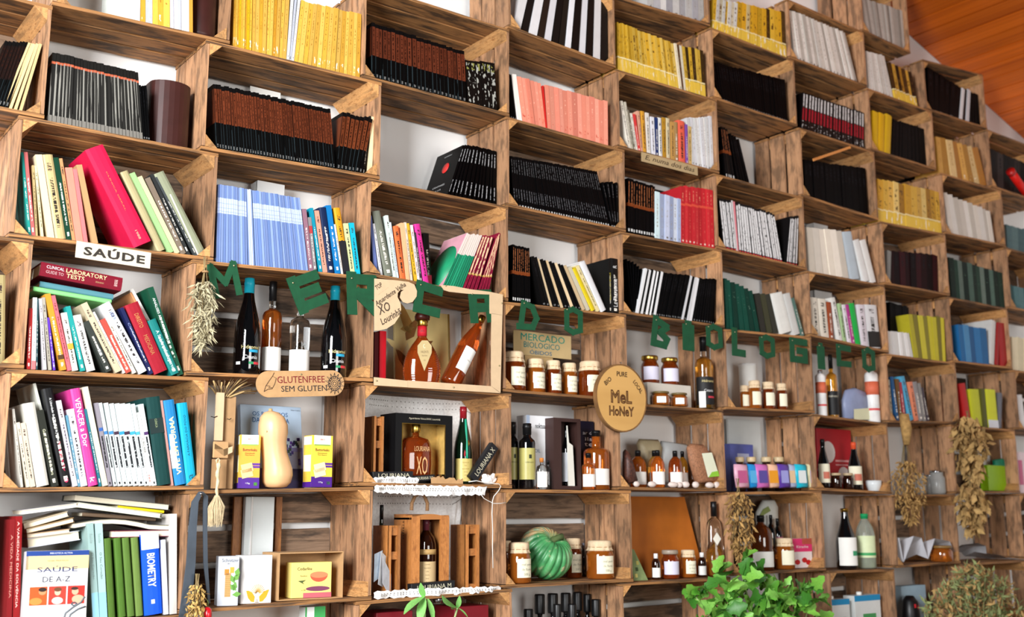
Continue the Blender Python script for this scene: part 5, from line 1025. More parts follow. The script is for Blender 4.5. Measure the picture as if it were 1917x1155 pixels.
part('pod', lathe('pod', [(.002, -.075), (.008, -.05), (.0125, -.025), (.011, -.008), (.005, 0)], mat('chilli_skin', 'c01420', .2, var=.2, coat=.5), 16), root); part('stalk', tube('stalk', [(0, 0, -.002), (.001, 0, .012), (-.003, 0, .02)], .0014, mat('green_stalk', '5a6a34', .8), 5), root)
# ------------------------------------------------------------------ health book lying stack and face-out book (gap 0,2)
M, w_, h = plaque(Zk, (238, 600), (752, 592), (178, 1155), .0); X0 = Zk.X(210, -.005, .72); w_ = Zk.X(745, -.005, .72)-X0
zt_ = Zk.at(480, 592, -.005).z; z0 = floor_z((0,2), X0+.1)+.001; h = zt_-z0
root = thing('book', T(X0, -.008, z0) @ R(-4, 'X'), 'large white guide book standing face out with three red photos', 'book')
part('cover', bbox('cover', w_, .03, h, mat('guide_cover', 'd8d6d6', .3, var=.03), .001), root, T(w_/2, .015, 0)); part('page_block', boxes('page_block', [(.004, .004, .004, w_+.001, .026, h+.0005)], PAGE), root)
prints(root, [(0, .93*h, w_, h, '153c86'), (0, .74*h, w_, .93*h, 'e0c48e'), (0, 0, .035*w_, .93*h, 'c8ccd8')], -.0004)
words_on(root, [('BIBLIOTECA ACTIVA', .55*w_, .965*h, .36*w_, .022*h, 'e8ecf4'), ('GUIA PRÁTICO', .5*w_, .862*h, .33*w_, .024*h, 'a08a5a'), ('SAÚDE', .5*w_, .745*h, .64*w_, .085*h, '16265c'), ('DE A-Z', .49*w_, .60*h, .44*w_, .075*h, '3c4252'), ('Guia de consulta rápida', .4*w_, .175*h, .5*w_, .012*h, '9a9aa0'), ('sintomas e tratamentos', .42*w_, .15*h, .5*w_, .012*h, '9a9aa0')])
for k in range(3):
    x0 = (.08+.30*k)*w_; prints(root, [(x0, .245*h, x0+.275*w_, .50*h, ('d2541c', 'b83a2a', 'c82c20')[k])], -.0007)
    for ax, az, rx, rz, c in (((.20, .43, .06, .045, 'c88a5c'), (.2, .46, .065, .03, '2a1812'), (.1, .3, .1, .05, 'e0863c')), ((.14, .42, .05, .05, 'dcb49a'), (.14, .455, .06, .03, '6a4024'), (.14, .3, .09, .05, 'e0d0c4')), ((.12, .42, .055, .05, 'e0a888'), (.11, .46, .06, .022, '3a2016'), (.17, .31, .1, .06, 'ecaa8a')))[k]:
        part('printed_figure', fill2d('printed_figure', [[(x0+ax*w_+rx*w_*math.cos(i*PI/8), az*h+rz*h*math.sin(i*PI/8)) for i in range(16)]], .0003, ink(c)), root, T(0, -.0011-.0002*(c in ('2a1812', '6a4024', '3a2016')), 0))
for pts in ([(.62, .0), (.66, .12), (.78, .2), (.9, .26), (.96, .34)], [(.7, .0), (.74, .1), (.86, .17), (.98, .2)], [(.9, .0), (.8, .03), (.7, .02)]): stroke(root, [(a*w_, b*h) for a, b in pts], .0022, ink('6a7076'), -.0012, 'printed_stethoscope')
part('printed_stethoscope', fill2d('printed_stethoscope', [[(.79*w_+.05*w_*math.cos(i*PI/8), .245*h+.03*h*math.sin(i*PI/8)) for i in range(16)], [(.79*w_+.025*w_*math.cos(i*PI/8), .245*h+.015*h*math.sin(i*PI/8)) for i in range(16)]], .0004, ink('4a5056')), root, T(0, -.0016, 0))
G = 'books lying on the lowest left shelf'
lying(Zk, .06, (238, 570), (680, 500), (240, 488), 'd8dce8', 'white paged book lying directly above the white guide book', .12, pages_front=True, group=G)
lying(Zk, .055, (232, 486), (596, 440), (230, 452), 'c9a27a', 'tan paged book lying second in the left hand pile', .12, pages_front=True, group=G)
lying(Zk, .05, (228, 448), (632, 350), (226, 408), 'b8925c', 'brownish paged book lying third in the left hand pile', .12, pages_front=True, group=G)
lying(Zk, .055, (208, 408), (585, 300), (204, 362), 'd9c7a8', 'cream paged book lying under the white topmost one at left', .12, pages_front=True, group=G)
lying(Zk, .045, (190, 285), (662, 222), (188, 250), 'e6e6e8', 'white paged book lying topmost in the left hand pile', .12, pages_front=True, group=G)
lying(Zk, .03, (950, 482), (1460, 470), (948, 425), '8a2a4a', 'white paged book with a red spine lying on the green volumes', .12, pages_front=True, group=G)
lying(Zk, .03, (625, 405), (1462, 418), (618, 360), '3a3a34', 'curved thick magazine draped over the pale heart books', .13, pages_front=True, group=G, bend=-.014)
lying(Zk, .06, (700, 300), (1320, 342), (700, 268), '6a5644', 'brown covered book lying just above the curved magazine', .12, group=G)
lying(Zk, .03, (662, 225), (1368, 318), (664, 182), 'd8dccc', 'pale paged book slanting across the right hand pile', .12, pages_front=True, group=G)
lying(Zk, .07, (1000, 232), (1390, 275), (1000, 208), 'e8cc1c', 'thin yellow book lying near the top of the pile', .1, group=G)
lying(Zk, .07, (625, 168), (1440, 250), (640, 118), '5a5a56', 'grey covered book lying topmost on the right hand pile', .12, pages_front=True, group=G)
# ------------------------------------------------------------------ liquor gap with the pale card frame (gap 2,4)
books((2,4), 'x', Zo, .05, [(180, 236, 186, 530, 'c81424', {'m': plain, 'd': .14, 'label': 'upright red book with a white edge beside the ornate bottle'})])
books((2,4), 'x', Zo, .06, [(134, 176, 140, 540, '5a1a1c', {'m': plain, 'd': .14, 'label': 'dark brown red book behind the scroll sign'})])
X, z, w_, h = spot((2,4), Zo, 312, 772, 358, .215)
root = thing('picture_panel', T(X-w_/2, .215, z) @ R(-3, 'X'), 'golden picture panel with brown petals behind the ornate bottle', 'panel')
gp = mat('gold_panel', 'e2cc8a', .5, var=.2, scale=5); part('panel', bbox('panel', w_, .012, h, gp, .001), root, T(w_/2, .006, 0)); part('panel_edge', bbox('panel_edge', .006, .016, h, mat('gold_edge', '8a6a1c', .4), .001), root, T(w_-.003, .004, 0))
for x, z_, a, l, c in ((.2, .62, 30, .35, '8a5a24'), (.28, .7, -20, .4, 'a87a34'), (.35, .5, 60, .3, '7a4a1c'), (.12, .5, -60, .25, 'dcc88a'), (.16, .3, 10, .3, 'd8c894'), (.3, .25, -40, .35, '94642c'), (.1, .75, 80, .2, 'b89048')):
    part('printed_petal', fill2d('printed_petal', [[(0, 0), (.25*l*w_, .3*l*h), (.12*l*w_, .8*l*h), (0, l*h), (-.2*l*w_, .6*l*h), (-.2*l*w_, .2*l*h)]], .0003, ink(c)), root, T(x*w_, -.0006, z_*h) @ R(a, 'Y'))
rib = lambda a, q: 1+.035*math.cos(22*a)
X, z, w_, h = spot((2,4), Zo, 372, 682, 380, .085, None, True); r = w_/2
root = thing('ornate_bottle', T(X, .085, z) @ face(Zo, 372, 682, 380, .9), 'fan shaped ribbed liquor bottle with red neck band and diamond label', 'bottle')
pf = [(.62, 0), (.74, .02), (.9, .08), (1, .19), (1, .27), (.93, .38), (.78, .48), (.56, .57), (.34, .64), (.24, .68), (.23, .8)]
v, f = [], []; sg = 40
fine = []
for (a, b), (c, d) in zip(pf, pf[1:]): fine += [(a+(c-a)*k/10, b+(d-b)*k/10) for k in range(10)]
for a, b in fine:
    k = 1+(.03*math.sin(b*220) if b < .52 else 0)
    for i in range(sg): t = 2*PI*i/sg; v.append((r*a*k*math.cos(t), r*a*.42*math.sin(t)*(1+.06*abs(math.cos(3*t)) if b < .5 else 1), h*b))
for j in range(len(fine)-1):
    for i in range(sg): p, q = j*sg+i, j*sg+(i+1) % sg; f.append((p, q, q+sg, p+sg))
f += [tuple(range(sg-1, -1, -1)), tuple((len(fine)-1)*sg+i for i in range(sg))]
part('glass', mesh('glass', v, f, cognac, True), root)
part('neck_band', lathe('neck_band', [(r*.262, .69*h), (r*.262, .815*h)], ink('c01828'), 20), root); part('band_lettering', text('lettering', 'XO', .035*h, ink('2a0a0a'), ext=0, wrap=r*.27), root, T(0, 0, .75*h))
part('collar', lathe('collar', [(r*.25, .82*h), (r*.31, .83*h), (r*.28, .86*h), (r*.33, .885*h), (r*.27, .9*h)], gold, 22), root)
part('stopper', lathe('stopper', [(r*.26, .9*h), (r*.4, .905*h), (r*.42, .95*h), (r*.36, .985*h), (r*.3, 1*h)], mat('stopper_brown', '4a1a10', .4), 22), root)
part('label', fill2d('label', [[(0, -.2*h), (.38*r, .04*h), (.38*r, .13*h), (.15*r, .2*h), (-.15*r, .2*h), (-.38*r, .13*h), (-.38*r, .04*h)]], .0006, mat('diamond_label', 'b09a6a', .4, var=.05)), root, T(.12*r, -.432*r, .42*h))
for s, zc, l, hh in (('VALENTE', .47, .42, .03), ('Aguardente', .42, .3, .025), ('XO', .36, .1, .02)): part('lettering', text_fit(s, l*r, hh*h, ink('5a4420')), root, T(.12*r, -.434*r, zc*h))
part('printed_ring', tube('printed_ring', [(.12*r+.06*r*math.cos(i*PI/8), -.434*r, .545*h+.025*h*math.sin(i*PI/8)) for i in range(3, 15)], .0011, ink('e6dcb8'), 5), root)
# leaning bottle
b0, b1 = Zo.at(770, 925, .05), Zo.at(1045, 362, .05); ln = math.atan2(b1.x-b0.x, b1.z-b0.z); L_ = (b1-b0).length; r = (Zo.at(850, 925, .05).x-Zo.at(690, 925, .05).x)/2*.93
zf = floor_z((2,4), b0.x); root = thing('leaning_bottle', T(b0.x, .055, zf+r*math.sin(ln)+.002) @ Matrix.Rotation(ln, 4, 'Y'), 'red amber bottle with gold cap leaning to the right', 'bottle')
part('glass', lathe('glass', [(r*a, L_*b) for a, b in [(.93, 0), (1, .02), (1, .52), (.9, .62), (.62, .75), (.36, .85), (.3, .92), (.3, .97)]], cognac, 30), root); part('cap', lathe('cap', [(r*.33, .91*L_), (r*.36, .95*L_), (r*.34, 1.0*L_), (r*.2, 1.01*L_)], gold, 18), root)
part('label', patch('label', r*1.012, r*1.012, .18*L_, .50*L_, -38, 38, paper), root); part('lettering', text('lettering', 'LOURINHÃ', .02*L_, ink('9a9484'), ext=0, wrap=r*1.02), root, T(0, 0, .34*L_) @ R(8))
# pale card frame with its scroll
p = lambda x, y: Zo.at(x, y, -.012)
o0 = p(135, 1030); root = thing('card_frame', o0, 'pale cardboard frame with scroll sign around the liquor bottles', 'frame')
def poly(pts): return [[(q.x-o0.x, q.z-o0.z) for q in (p(*a) for a in pts)]]
part('bottom_strip', fill2d('bottom_strip', poly([(135, 915), (415, 945), (415, 1000), (135, 982)]), .003, card_l), root); part('bottom_strip', fill2d('bottom_strip', poly([(416, 942), (1108, 990), (1185, 1048), (416, 1000)]), .003, card_l), root)
part('side_strip', fill2d('side_strip', poly([(1112, 385), (1202, 398), (1186, 1046), (1110, 988)]), .003, card_l), root); part('side_strip', fill2d('side_strip', poly([(1096, 205), (1206, 228), (1203, 400), (1096, 386)]), .003, card_l), root)
part('top_strip', fill2d('top_strip', poly([(690, 148), (800, 158), (940, 185), (1096, 205), (1096, 228), (920, 222), (760, 205), (715, 190)]), .003, card_l), root)
sc = [(138, 95), (300, 108), (420, 122), (470, 145), (492, 200), (488, 245), (455, 290), (410, 302), (375, 290), (352, 250), (362, 205), (385, 188), (352, 190), (332, 215), (330, 250), (355, 300), (360, 350), (345, 410), (305, 470), (240, 512), (180, 526), (138, 528)]
part('scroll', fill2d('scroll', poly(sc), .003, card_l), root)
for s, x, y, l, hh, a in (('TOP', 172, 158, 60, 34, -38), ('QUALITY', 210, 178, 130, 32, -38), ('Aguardente Velha', 272, 228, 300, 46, -36), ('XO', 214, 342, 110, 66, -28), ('Lourinhã', 272, 410, 190, 48, -32)):
    c = p(x, y); k = (p(x+100, y).x-c.x)/100; part('lettering', text_fit(s, l*k, hh*k, ink('4a3c30'), shear=.2, bold=.008), root, T(c.x-o0.x, -.0012, c.z-o0.z) @ R(a, 'Y'))
for x, y in ((155, 945), (795, 1000), (1175, 820), (730, 155), (1195, 300)): c = p(x, y); part('pin', lathe('pin', [(.0032, 0), (.0022, .002)], pin_m, 10), root, T(c.x-o0.x, -.0005, c.z-o0.z) @ R(90, 'X'))
# ------------------------------------------------------------------ black gift box crate (2,3)
lace = mat('white_lace', 'f4f2f0', .9, var=.12, scale=120)
def lace_cloth(name, V, top, bot, Y, label, drop=.01, n=40, m=14, yb=None):
    A = [V.at(x, y, Y) for x, y in top]; B = [V.at(x, y, Y if yb is None else yb) for x, y in bot]
    def lerp(P, t): k = min(int(t*(len(P)-1)), len(P)-2); s = t*(len(P)-1)-k; return P[k]*(1-s)+P[k+1]*s
    o = A[0].copy(); v, f = [], []
    for j in range(m+1):
        for i in range(n+1):
            q = lerp(A, i/n)*(1-j/m)+lerp(B, i/n)*j/m; sc_ = .006*abs(math.sin(i*PI/2.5)) if j in (0, m) else 0
            v.append((q.x-o.x, q.y-o.y-.005*math.sin(i*1.1)*(j/m+.2)-.003*math.sin(i*.37+j), q.z-o.z+(sc_ if j == 0 else -sc_)))
    for j in range(m):
        for i in range(n): f.append((j*(n+1)+i, j*(n+1)+i+1, (j+1)*(n+1)+i+1, (j+1)*(n+1)+i))
    root = thing(name, o, label, 'cloth'); part('cloth', mesh('cloth', v, f, lace, True), root)
    hole = mat('lace_holes', '8f8a84', .9); bm = bmesh.new()
    for i in range(2, n-1, 1):
        for j in (1, 2):
            q = v[j*(n+1)+i]; bmesh.ops.create_circle(bm, cap_ends=True, segments=5, radius=.0022, matrix=T(q[0], q[1]-.0012, q[2]) @ R(90, 'X'))
    me = bpy.data.meshes.new('lace_eyelets'); bm.to_mesh(me); bm.free(); me.materials.append(hole); e = part('lace_eyelets', me, root); e['kind'] = 'stuff'; return root
lace_cloth('lace_cloth', Zp, [(180, 85), (420, 108), (850, 140), (1190, 140), (1300, 215)], [(180, 900), (420, 930), (850, 960), (1150, 960), (1340, 900)], .235, 'white lace cloth pinned behind the black gift box')
fl = [(185, 1012), (480, 985), (720, 995)]
X, z, w_, h = spot((2,3), Zp, 488, 1080, 305, .045); d = .10
root = thing('gift_box', (X-w_/2, .045, z), 'black gift box with a golden window showing a flask of liquor', 'box'); bk = mat('black_carton', '0b0b0d', .35, var=.05); gi = mat('gold_inlay', 'c9a45a', .4, var=.25, scale=30)
x0, x1, z0, z1 = .11*w_, .87*w_, .07*h, .86*h
for nm, b in (('front_rail', (0, 0, 0, w_, .004, z0)), ('front_rail', (0, 0, z1, w_, .004, h)), ('front_stile', (0, 0, z0, x0, .004, z1)), ('front_stile', (x1, 0, z0, w_, .004, z1)), ('side_panel', (0, .004, 0, .004, d, h)), ('side_panel', (w_-.004, .004, 0, w_, d, h)), ('lid_panel', (.004, .004, h-.004, w_-.004, d, h)), ('floor_panel', (.004, .004, 0, w_-.004, d, .004))):
    part(nm, boxes(nm, [b], bk), root)
part('inlay', boxes('inlay', [(.004, d-.012, .004, w_-.004, d-.008, h-.004)], gi), root); part('inlay', boxes('inlay', [(.0045, .005, .0045, .007, d-.012, h-.0045)], gi), root); part('inlay', boxes('inlay', [(w_-.007, .005, .0045, w_-.0045, d-.012, h-.0045)], gi), root)
part('window_edge', fill2d('window_edge', [[(x0, z0), (x1, z0), (x1, z1), (x0, z1)], [(x0+.002, z0+.002), (x1-.002, z0+.002), (x1-.002, z1-.002), (x0+.002, z1-.002)]], .001, gold), root, T(0, -.0008, 0))
words_on(root, [('Aguardente Vínica DOC Lourinhã', .5*w_, .93*h, .55*w_, .035*h, 'c8c0a8')])
fx, fz = X-w_/2+.46*w_, z+.0045
root = thing('liquor_flask', (fx, .045+.04, fz), 'broad red amber flask inside the black gift box', 'bottle'); fr, fh = .29*w_, .86*h
part('glass', lathe('glass', [(fr*a, fh*b) for a, b in [(.86, 0), (.92, .02), (1, .3), (.98, .52), (.88, .66), (.74, .73), (.4, .76), (.2, .78), (.18, .86)]], cognac, 36, sy=.5), root); part('stopper', lathe('stopper', [(fr*.2, .84*fh), (fr*.24, .86*fh), (fr*.24, .97*fh), (fr*.16, 1.0*fh)], gold, 18), root)
gl = ink('e0b078')
for s, zc, l, hh in (('LOURIANA', .56, .92, .085), ('XO', .28, .66, .30)): part('lettering', text_fit(s, l*fr, hh*fh, gl), root, T(.08*fr, -.515*fr, zc*fh))
root = bottle((2,3), Zp, 1092, 1290, 232, .09, 'spark', green_glass, 'dark bottle with red foil and gold label beside the gift box', mat('red_foil', '8a1420', .35, coat=.4), .15, (.04, .33, 60), labcol=mat('gold_label', 'c9b468', .4, var=.08), capk=1.1)
r, h = root['r'], root['h']; part('seal', lathe('seal', [(r*.45, 0), (r*.42, .003)], gold, 22), root, T(.004, -r*.74, .525*h) @ R(82, 'X')); part('ribbon', tube('ribbon', [(.006, -r*.40, .84*h), (.007, -r*.52, .72*h), (.008, -r*.74, .56*h), (.008, -r*1.0, .40*h), (.008, -r*1.03, .33*h)], .0042, mat('green_ribbon', '1c9a78', .5), 5), root); part('ribbon', tube('ribbon', [(.001, -r*.78, .5*h), (.0, -r*1.02, .36*h)], .003, ink('b82030'), 5), root)
for k, zc in enumerate((.28, .24, .2, .16, .12, .08)): part('lettering', text('lettering', ('Quinta do', 'Rol', 'aguardente', 'vínica', 'velha', '0,7 l')[k], .022*h, ink('8a7430'), ext=0, wrap=r*1.02), root, T(0, 0, zc*h) @ R(6))
def nameplate(cell, V, bl, br, tl, Y, s, label, d=.02):
    a, b, c = V.at(*bl, Y), V.at(*br, Y), V.at(*tl, Y); an = math.atan2((b-a).z, (b-a).x); w_ = (b-a).length; h = (c-a).length*.95
    root = thing('name_block', T(*a) @ Matrix.Rotation(-an, 4, 'Y'), label, 'block'); part('block', bbox('block', w_, d, h, mat('black_block', '15161a', .5, var=.1), .001), root, T(w_/2, d/2, 0)); part('lettering', text_fit(s, w_*.78, h*.5, ink('c8c2a8')), root, T(w_*.52, -.0006, h*.5)); return root
nameplate((2,3), Zp, (265, 975), (680, 968), (265, 892), .02, 'LOURIANA', 'black lettered block lying at the left of the gift box')
nameplate((2,3), Zp, (682, 1000), (905, 985), (682, 935), .025, 'LOURIANA XO', 'small black lettered block lying under the gift box window')
nameplate((2,3), Zp, (1330, 1010), (1560, 660), (1245, 965), .035, 'LOURIANA X', 'black lettered block tilted against the right hand slats')
def wine_crate(cell, V, xl, xr, yt, Y, d, label, m=box_wood, side=1, name='wine_box'):
    X, z, w_, h = spot(cell, V, xl, xr, yt, Y); root = thing(name, (X-w_/2, Y, z), label, 'box'); t = .007
    for nm, b in (('back_panel', (0, d-t, 0, w_, d, h)), ('side_panel', (0, 0, 0, t, d-t, h)), ('side_panel', (w_-t, 0, 0, w_, d-t, h)), ('top_bar', (t, .004, h*.86, w_-t, d-t, h*.97)), ('middle_bar', (t, .004, h*.52, w_-t, .012, h*.63)), ('front_stile', (0, -.004, 0, w_*.2, .004, h)), ('front_stile', (w_*.8, -.004, 0, w_, .004, h)), ('base_bar', (t, .004, 0, w_-t, d-t, h*.09))): part(nm, boxes(nm, [b], m), root)
    return root, w_, h, X, z
root, w_, h, X, z = wine_crate((2,3), Zp, 262, 362, 325, .05, .10, 'small slatted wine box left of the black gift box')
r_ = bottle((2,3), Zp, 276, 330, 385, .095, 'wine', dark_glass, 'dark bottle with pale label inside the left slatted wine box', black_cap, .2, (.5, .66, 60), z=z+h*.09)
X, z, w_, h = spot((2,3), Zp, 912, 1020, 905, .03, None, True); root = thing('glass_dish', (X, .032, z+.01), 'tiny glass dish on the torn cardboard beside the gift box', 'dish'); part('dish', lathe('dish', [(w_*.3, 0), (w_*.36, .004), (w_*.46, .02), (w_*.43, .02), (w_*.3, .006)], clear, 24), root)
v = []; rg = random.Random(5); X, z, w_, h = spot((2,3), Zp, 855, 1178, 930, .02)
tn = [(-.5+k/14, (.3+.7*rg.random()) if k % 2 else .25*rg.random()+.55) for k in range(15)]
root = thing('torn_card', (X, .012, z), 'torn piece of corrugated cardboard lying at the shelf front', 'cardboard'); part('card', fill2d('card', [[(-.5*w_, 0), (.5*w_, 0)]+[(q*w_, e*h*.9) for q, e in reversed(tn)]], .004, cardboard), root)
def crumple(name, cell, V, xl, xr, yt, Y, m, label, cat, seed=1, flat=.6, n=14):
    X, z, w_, h = spot(cell, V, xl, xr, yt, Y); rg = random.Random(seed); bm = bmesh.new(); bmesh.ops.create_icosphere(bm, subdivisions=3, radius=1)
    for q in bm.verts: k = 1+rg.uniform(-.16, .16)+.12*math.sin(5*q.co.x+seed)*math.cos(4*q.co.z); q.co = (q.co.x*w_/2*k, q.co.y*w_*.3*k, max(0, (q.co.z+1)/2*h*k))
    me = bpy.data.meshes.new(name); bm.to_mesh(me); bm.free(); me.materials.append(m); root = thing(name, (X, Y, z), label, cat); part('crumpled_sheet', me, root); return root
crumple('tissue', (2,3), Zp, 1385, 1522, 925, .04, mat('tissue_white', 'ece9e6', .9), 'crumpled white tissue under the tilted black block', 'tissue', 2)
lace_cloth('lace_runner', Zp, [(260, 972), (500, 955), (735, 975)], [(250, 1008), (500, 1006), (735, 1010)], .008, 'white lace runner lying along the front of the gift box shelf', n=20, m=3)
def downlight(V, x, y0, y1, xl, xr, label):
    a = V.at(x, y0, .07); b = V.at(x, y1, .07); r = (V.at(xr, y0, .07).x-V.at(xl, y0, .07).x)/2
    root = thing('spot_lamp', (a.x, .07, a.z+.006), label, 'lamp'); h = a.z-b.z; part('housing', lathe('housing', [(r, -h), (r, -.004), (r*.8, 0)], steel, 26), root); part('lens', lathe('lens', [(r*.8, -h-.001), (r*.82, -h+.002)], mat('frosted_lens', 'e8e8e4', .4), 22), root); return root
downlight(Zp, 978, 1036, 1108, 920, 1036, 'small steel spot lamp fixed under the gift box shelf')
downlight(Zq, 765, 1000, 1052, 730, 800, 'small steel spot lamp fixed under the rope handled box')
wr = mat('white_cord', 'e6e2da', .6)
pts = [Zp.at(x, y, -.012) for x, y in ((1250, 1000), (1330, 990), (1420, 1010), (1500, 1018), (1560, 1022), (1582, 1045), (1560, 1090), (1510, 1150))]+[Zq.at(x, y, -.012) for x, y in ((1232, 170), (1228, 280), (1234, 420), (1232, 560), (1236, 740))]
root = thing('trailing_cable', pts[0], 'thin white cord trailing down beside the lace lined shelves', 'cord'); part('cord', tube('cord', [p_-pts[0] for p_ in pts], .0016, wr, 5), root)
pts = [Zq.at(x, y, -.01) for x, y in ((1130, 110), (1160, 150), (1200, 172), (1240, 192), (1300, 192), (1345, 184))]; part('cord_branch', tube('cord_branch', [p_-WM[root.name].translation for p_ in pts], .0013, wr, 5), root)
# ------------------------------------------------------------------ wine boxes in the gap below (2,2)
lace_cloth('lace_curtain', Zq, [(215, 70), (500, 75), (900, 90), (985, 100)], [(215, 930), (500, 900), (860, 870), (985, 360)], .26, 'white lace curtain behind the rope handled wine box')
lace_cloth('lace_valance', Zq, [(230, 50), (600, 48), (1190, 62)], [(230, 85), (700, 118), (1170, 110)], -.004, 'white lace edging hanging over the top of the wine box shelf', n=44, m=4)
lace_cloth('lace_mat', Zq, [(225, 950), (600, 925), (1000, 915), (1300, 905)], [(225, 992), (600, 972), (1000, 950), (1310, 925)], .004, 'white lace mat along the front edge of the wine box shelf', n=40, m=3)
wine_crate((2,2), Zq, 342, 440, 380, .03, .10, 'slatted wooden wine box holding pamphlets at the left')
bottle((2,2), Zq, 236, 322, 208, .15, 'wine', green_glass, 'dark green bottle neck rising behind the pamphlet box', black_cap, .16, None, band=(.62, .7, '2a9a6a'))
root, w_, h, X, z = wine_crate((2,2), Zq, 1000, 1114, 372, .05, .09, 'slatted wooden wine box right of the rope handled one')
part('side_mark', text_fit('LOURINHÃ', h*.3, .012, ink('7a4a20')), root, T(-.0008, .045, .5*h) @ R(-90) @ R(-90, 'Y'))
bottle((2,2), Zq, 1030, 1078, 480, .095, 'wine', brown_glass, 'thin dark bottle inside the right slatted wine box', steel, .2, None, z=z+h*.09)
X, z, w_, h = spot((2,2), Zq, 536, 858, 282, .04); d = .11; root = thing('rope_handled_box', (X-w_/2, .04, z), 'upright wooden bottle box with arched front and rope handle', 'box'); t = .009
for nm, b in (('back_panel', (0, d-t, 0, w_, d, h)), ('side_panel', (0, .01, 0, t, d-t, h*.985)), ('side_panel', (w_-t, 0, 0, w_, d-t, h*.985)), ('base_panel', (t, 0, 0, w_-t, d-t, t)), ('front_stile', (0, -.002, 0, w_*.22, .008, h*.97)), ('front_stile', (w_*.78, -.002, 0, w_, .008, h*.97))): part(nm, boxes(nm, [b], box_wood), root)
part('arched_top', fill2d('arched_top', [[(0, h*.93)]+[(w_*k/10, h*(.955+.045*math.sin(PI*k/10))) for k in range(11)]+[(w_, h*.93)]], d, box_wood), root)
hp = [Zq.at(x, y, .075) for x, y in ((545, 250), (548, 190), (575, 130), (615, 108), (655, 130), (680, 190), (678, 255))]; o0 = WM[root.name].translation
rope = mat('brown_rope', '9a7450', .9, var=.3, scale=300); part('rope_handle', tube('rope_handle', [q-o0 for q in hp], .006, rope, 8), root)
part('side_mark', text_fit('ofitis', .06, .014, ink('4a2c14')), root, T(-.0008, .05, h*.8) @ R(-90) @ R(-90, 'Y'))
root = bottle((2,2), Zq, 572, 752, 330, .092, 'jug', brown_glass, 'round shouldered dark bottle with tan label in the rope handled box', mat('dark_red_foil', '5a2430', .4), .17, (.05, .40, 66), labcol=mat('tan_label', 'c9ae80', .7, var=.06), z=z+.0095, band=(.50, .575, 'b8945c'))
r, h2 = root['r'], root['h']; part('neck_seal', lathe('neck_seal', [(r*.34, .68*h2), (r*.36, .69*h2), (r*.335, .84*h2)], ink('c88ac0'), 18), root)
for k in range(6): part('lettering', text('lettering', ('Lourinhã', 'Aguardente', 'velha', 'reserva', 'vínica', '70 cl')[k], .022*h2, ink('6a5436'), ext=0, wrap=r*1.02), root, T(0, 0, (.36-.05*k)*h2) @ R(0))
X, z_, w2, h3 = spot((2,2), Zq, 650, 785, 362, .13); root = thing('vine_card', (X-w2/2, .135, z+.0095), 'tall white card with a vine border behind the tan label bottle', 'card'); part('card', bbox('card', w2, .003, h3*.985, paper, .0005), root, T(w2/2, .0015, 0))
for k in range(16):
    rg = random.Random(k); part('printed_leaf', lf, root, T(w2*(.62+.3*rg.random()), -.0008, h3*(.03+.9*k/16)) @ R(rg.uniform(0, 360), 'Y') @ S(.7, 1, .6))
nameplate((2,2), Zq, (545, 955), (915, 920), (540, 872), .012, 'LOURIANA M', 'black lettered block in front of the rope handled box', .025)
for k, (bl, tl, tr, c) in enumerate((((225, 860), (232, 622), (300, 590), 'b8c4d0'), ((262, 880), (290, 600), (330, 640), 'e6e8ec'), ((300, 870), (300, 640), (372, 790), 'd6dae2'))):
    a, b, cc = Zq.at(*bl, .015-.004*k), Zq.at(*tl, .015-.004*k), Zq.at(*tr, .03); root = thing('pamphlet', a, f"{('orange and blue', 'white', 'pale grey')[k]} folded pamphlet fanned in front of the left wine box", 'pamphlet')
    e = cc-b; v = [Vector((0, 0, 0)), b-a, b-a+e, e+Vector((0, 0, .006))]; v += [q+Vector((0, .0012, 0)) for q in v]; part('sheet', mesh('sheet', v, [(0, 3, 2, 1), (4, 5, 6, 7), (0, 1, 5, 4), (1, 2, 6, 5), (2, 3, 7, 6), (3, 0, 4, 7)], mat('pamphlet_'+c, c, .5, var=.2, scale=30)), root)
# maroon boxes below, sprouting plant
for xl, xr, yt, lab in ((236, 545, 1112, 'left'), (905, 1198, 1062, 'right')):
    root, w_, h = carton((2,1), Zq, xl, xr, yt, .05, .12, mat('maroon_carton', '7c1420', .45, var=.08), f'maroon carton at the {lab} behind the sprouting plant', 'maroon_box', 'box')
    words_on(root, [('VINHO', .5*w_, .8*h, .4*w_, .08*h, 'b84a50')])
sprout = mat('sprout_leaf', '86c46a', .5, var=.15, sss=.1); stem_g = mat('pale_stem', 'b4c88a', .6)
def potted(name, base_xy, label, potc='9a5a3a', hp=.16, rp=.09):
    root = thing(name, (base_xy[0], base_xy[1], 0), label, 'plant'); part('pot', lathe('pot', [(rp*.7, 0), (rp, hp*.9), (rp*1.1, hp*.9), (rp*1.1, hp), (rp*.95, hp), (rp*.9, hp*.85)], mat('pot_'+potc, potc, .8), 28), root); part('soil', lathe('soil', [(rp*.9, hp*.84), (rp*.88, hp*.86)], mat('soil', '2a1c12', 1.), 24), root); return root
q0 = Zq.at(660, 990, -.12); root = potted('sprouting_plant', (q0.x, -.12), 'pale green sprout with long drooping leaves before the maroon cartons'); o0 = WM[root.name].translation
tips = [((650, 985), (620, 880), .0, 1.), ((650, 985), (475, 1100), .0, 1.1), ((655, 990), (605, 1200), 0, 1.2), ((680, 1000), (745, 1190), 0, 1.2), ((930, 1075), (800, 1000), 0, 1.), ((935, 1080), (955, 985), 0, .8), ((940, 1080), (1030, 1150), 0, 1.1), ((930, 1085), (885, 1085), 0, .7)]
Q0 = Zq.at(655, 992, -.12)-o0; Q1 = Zq.at(935, 1080, -.12)-o0
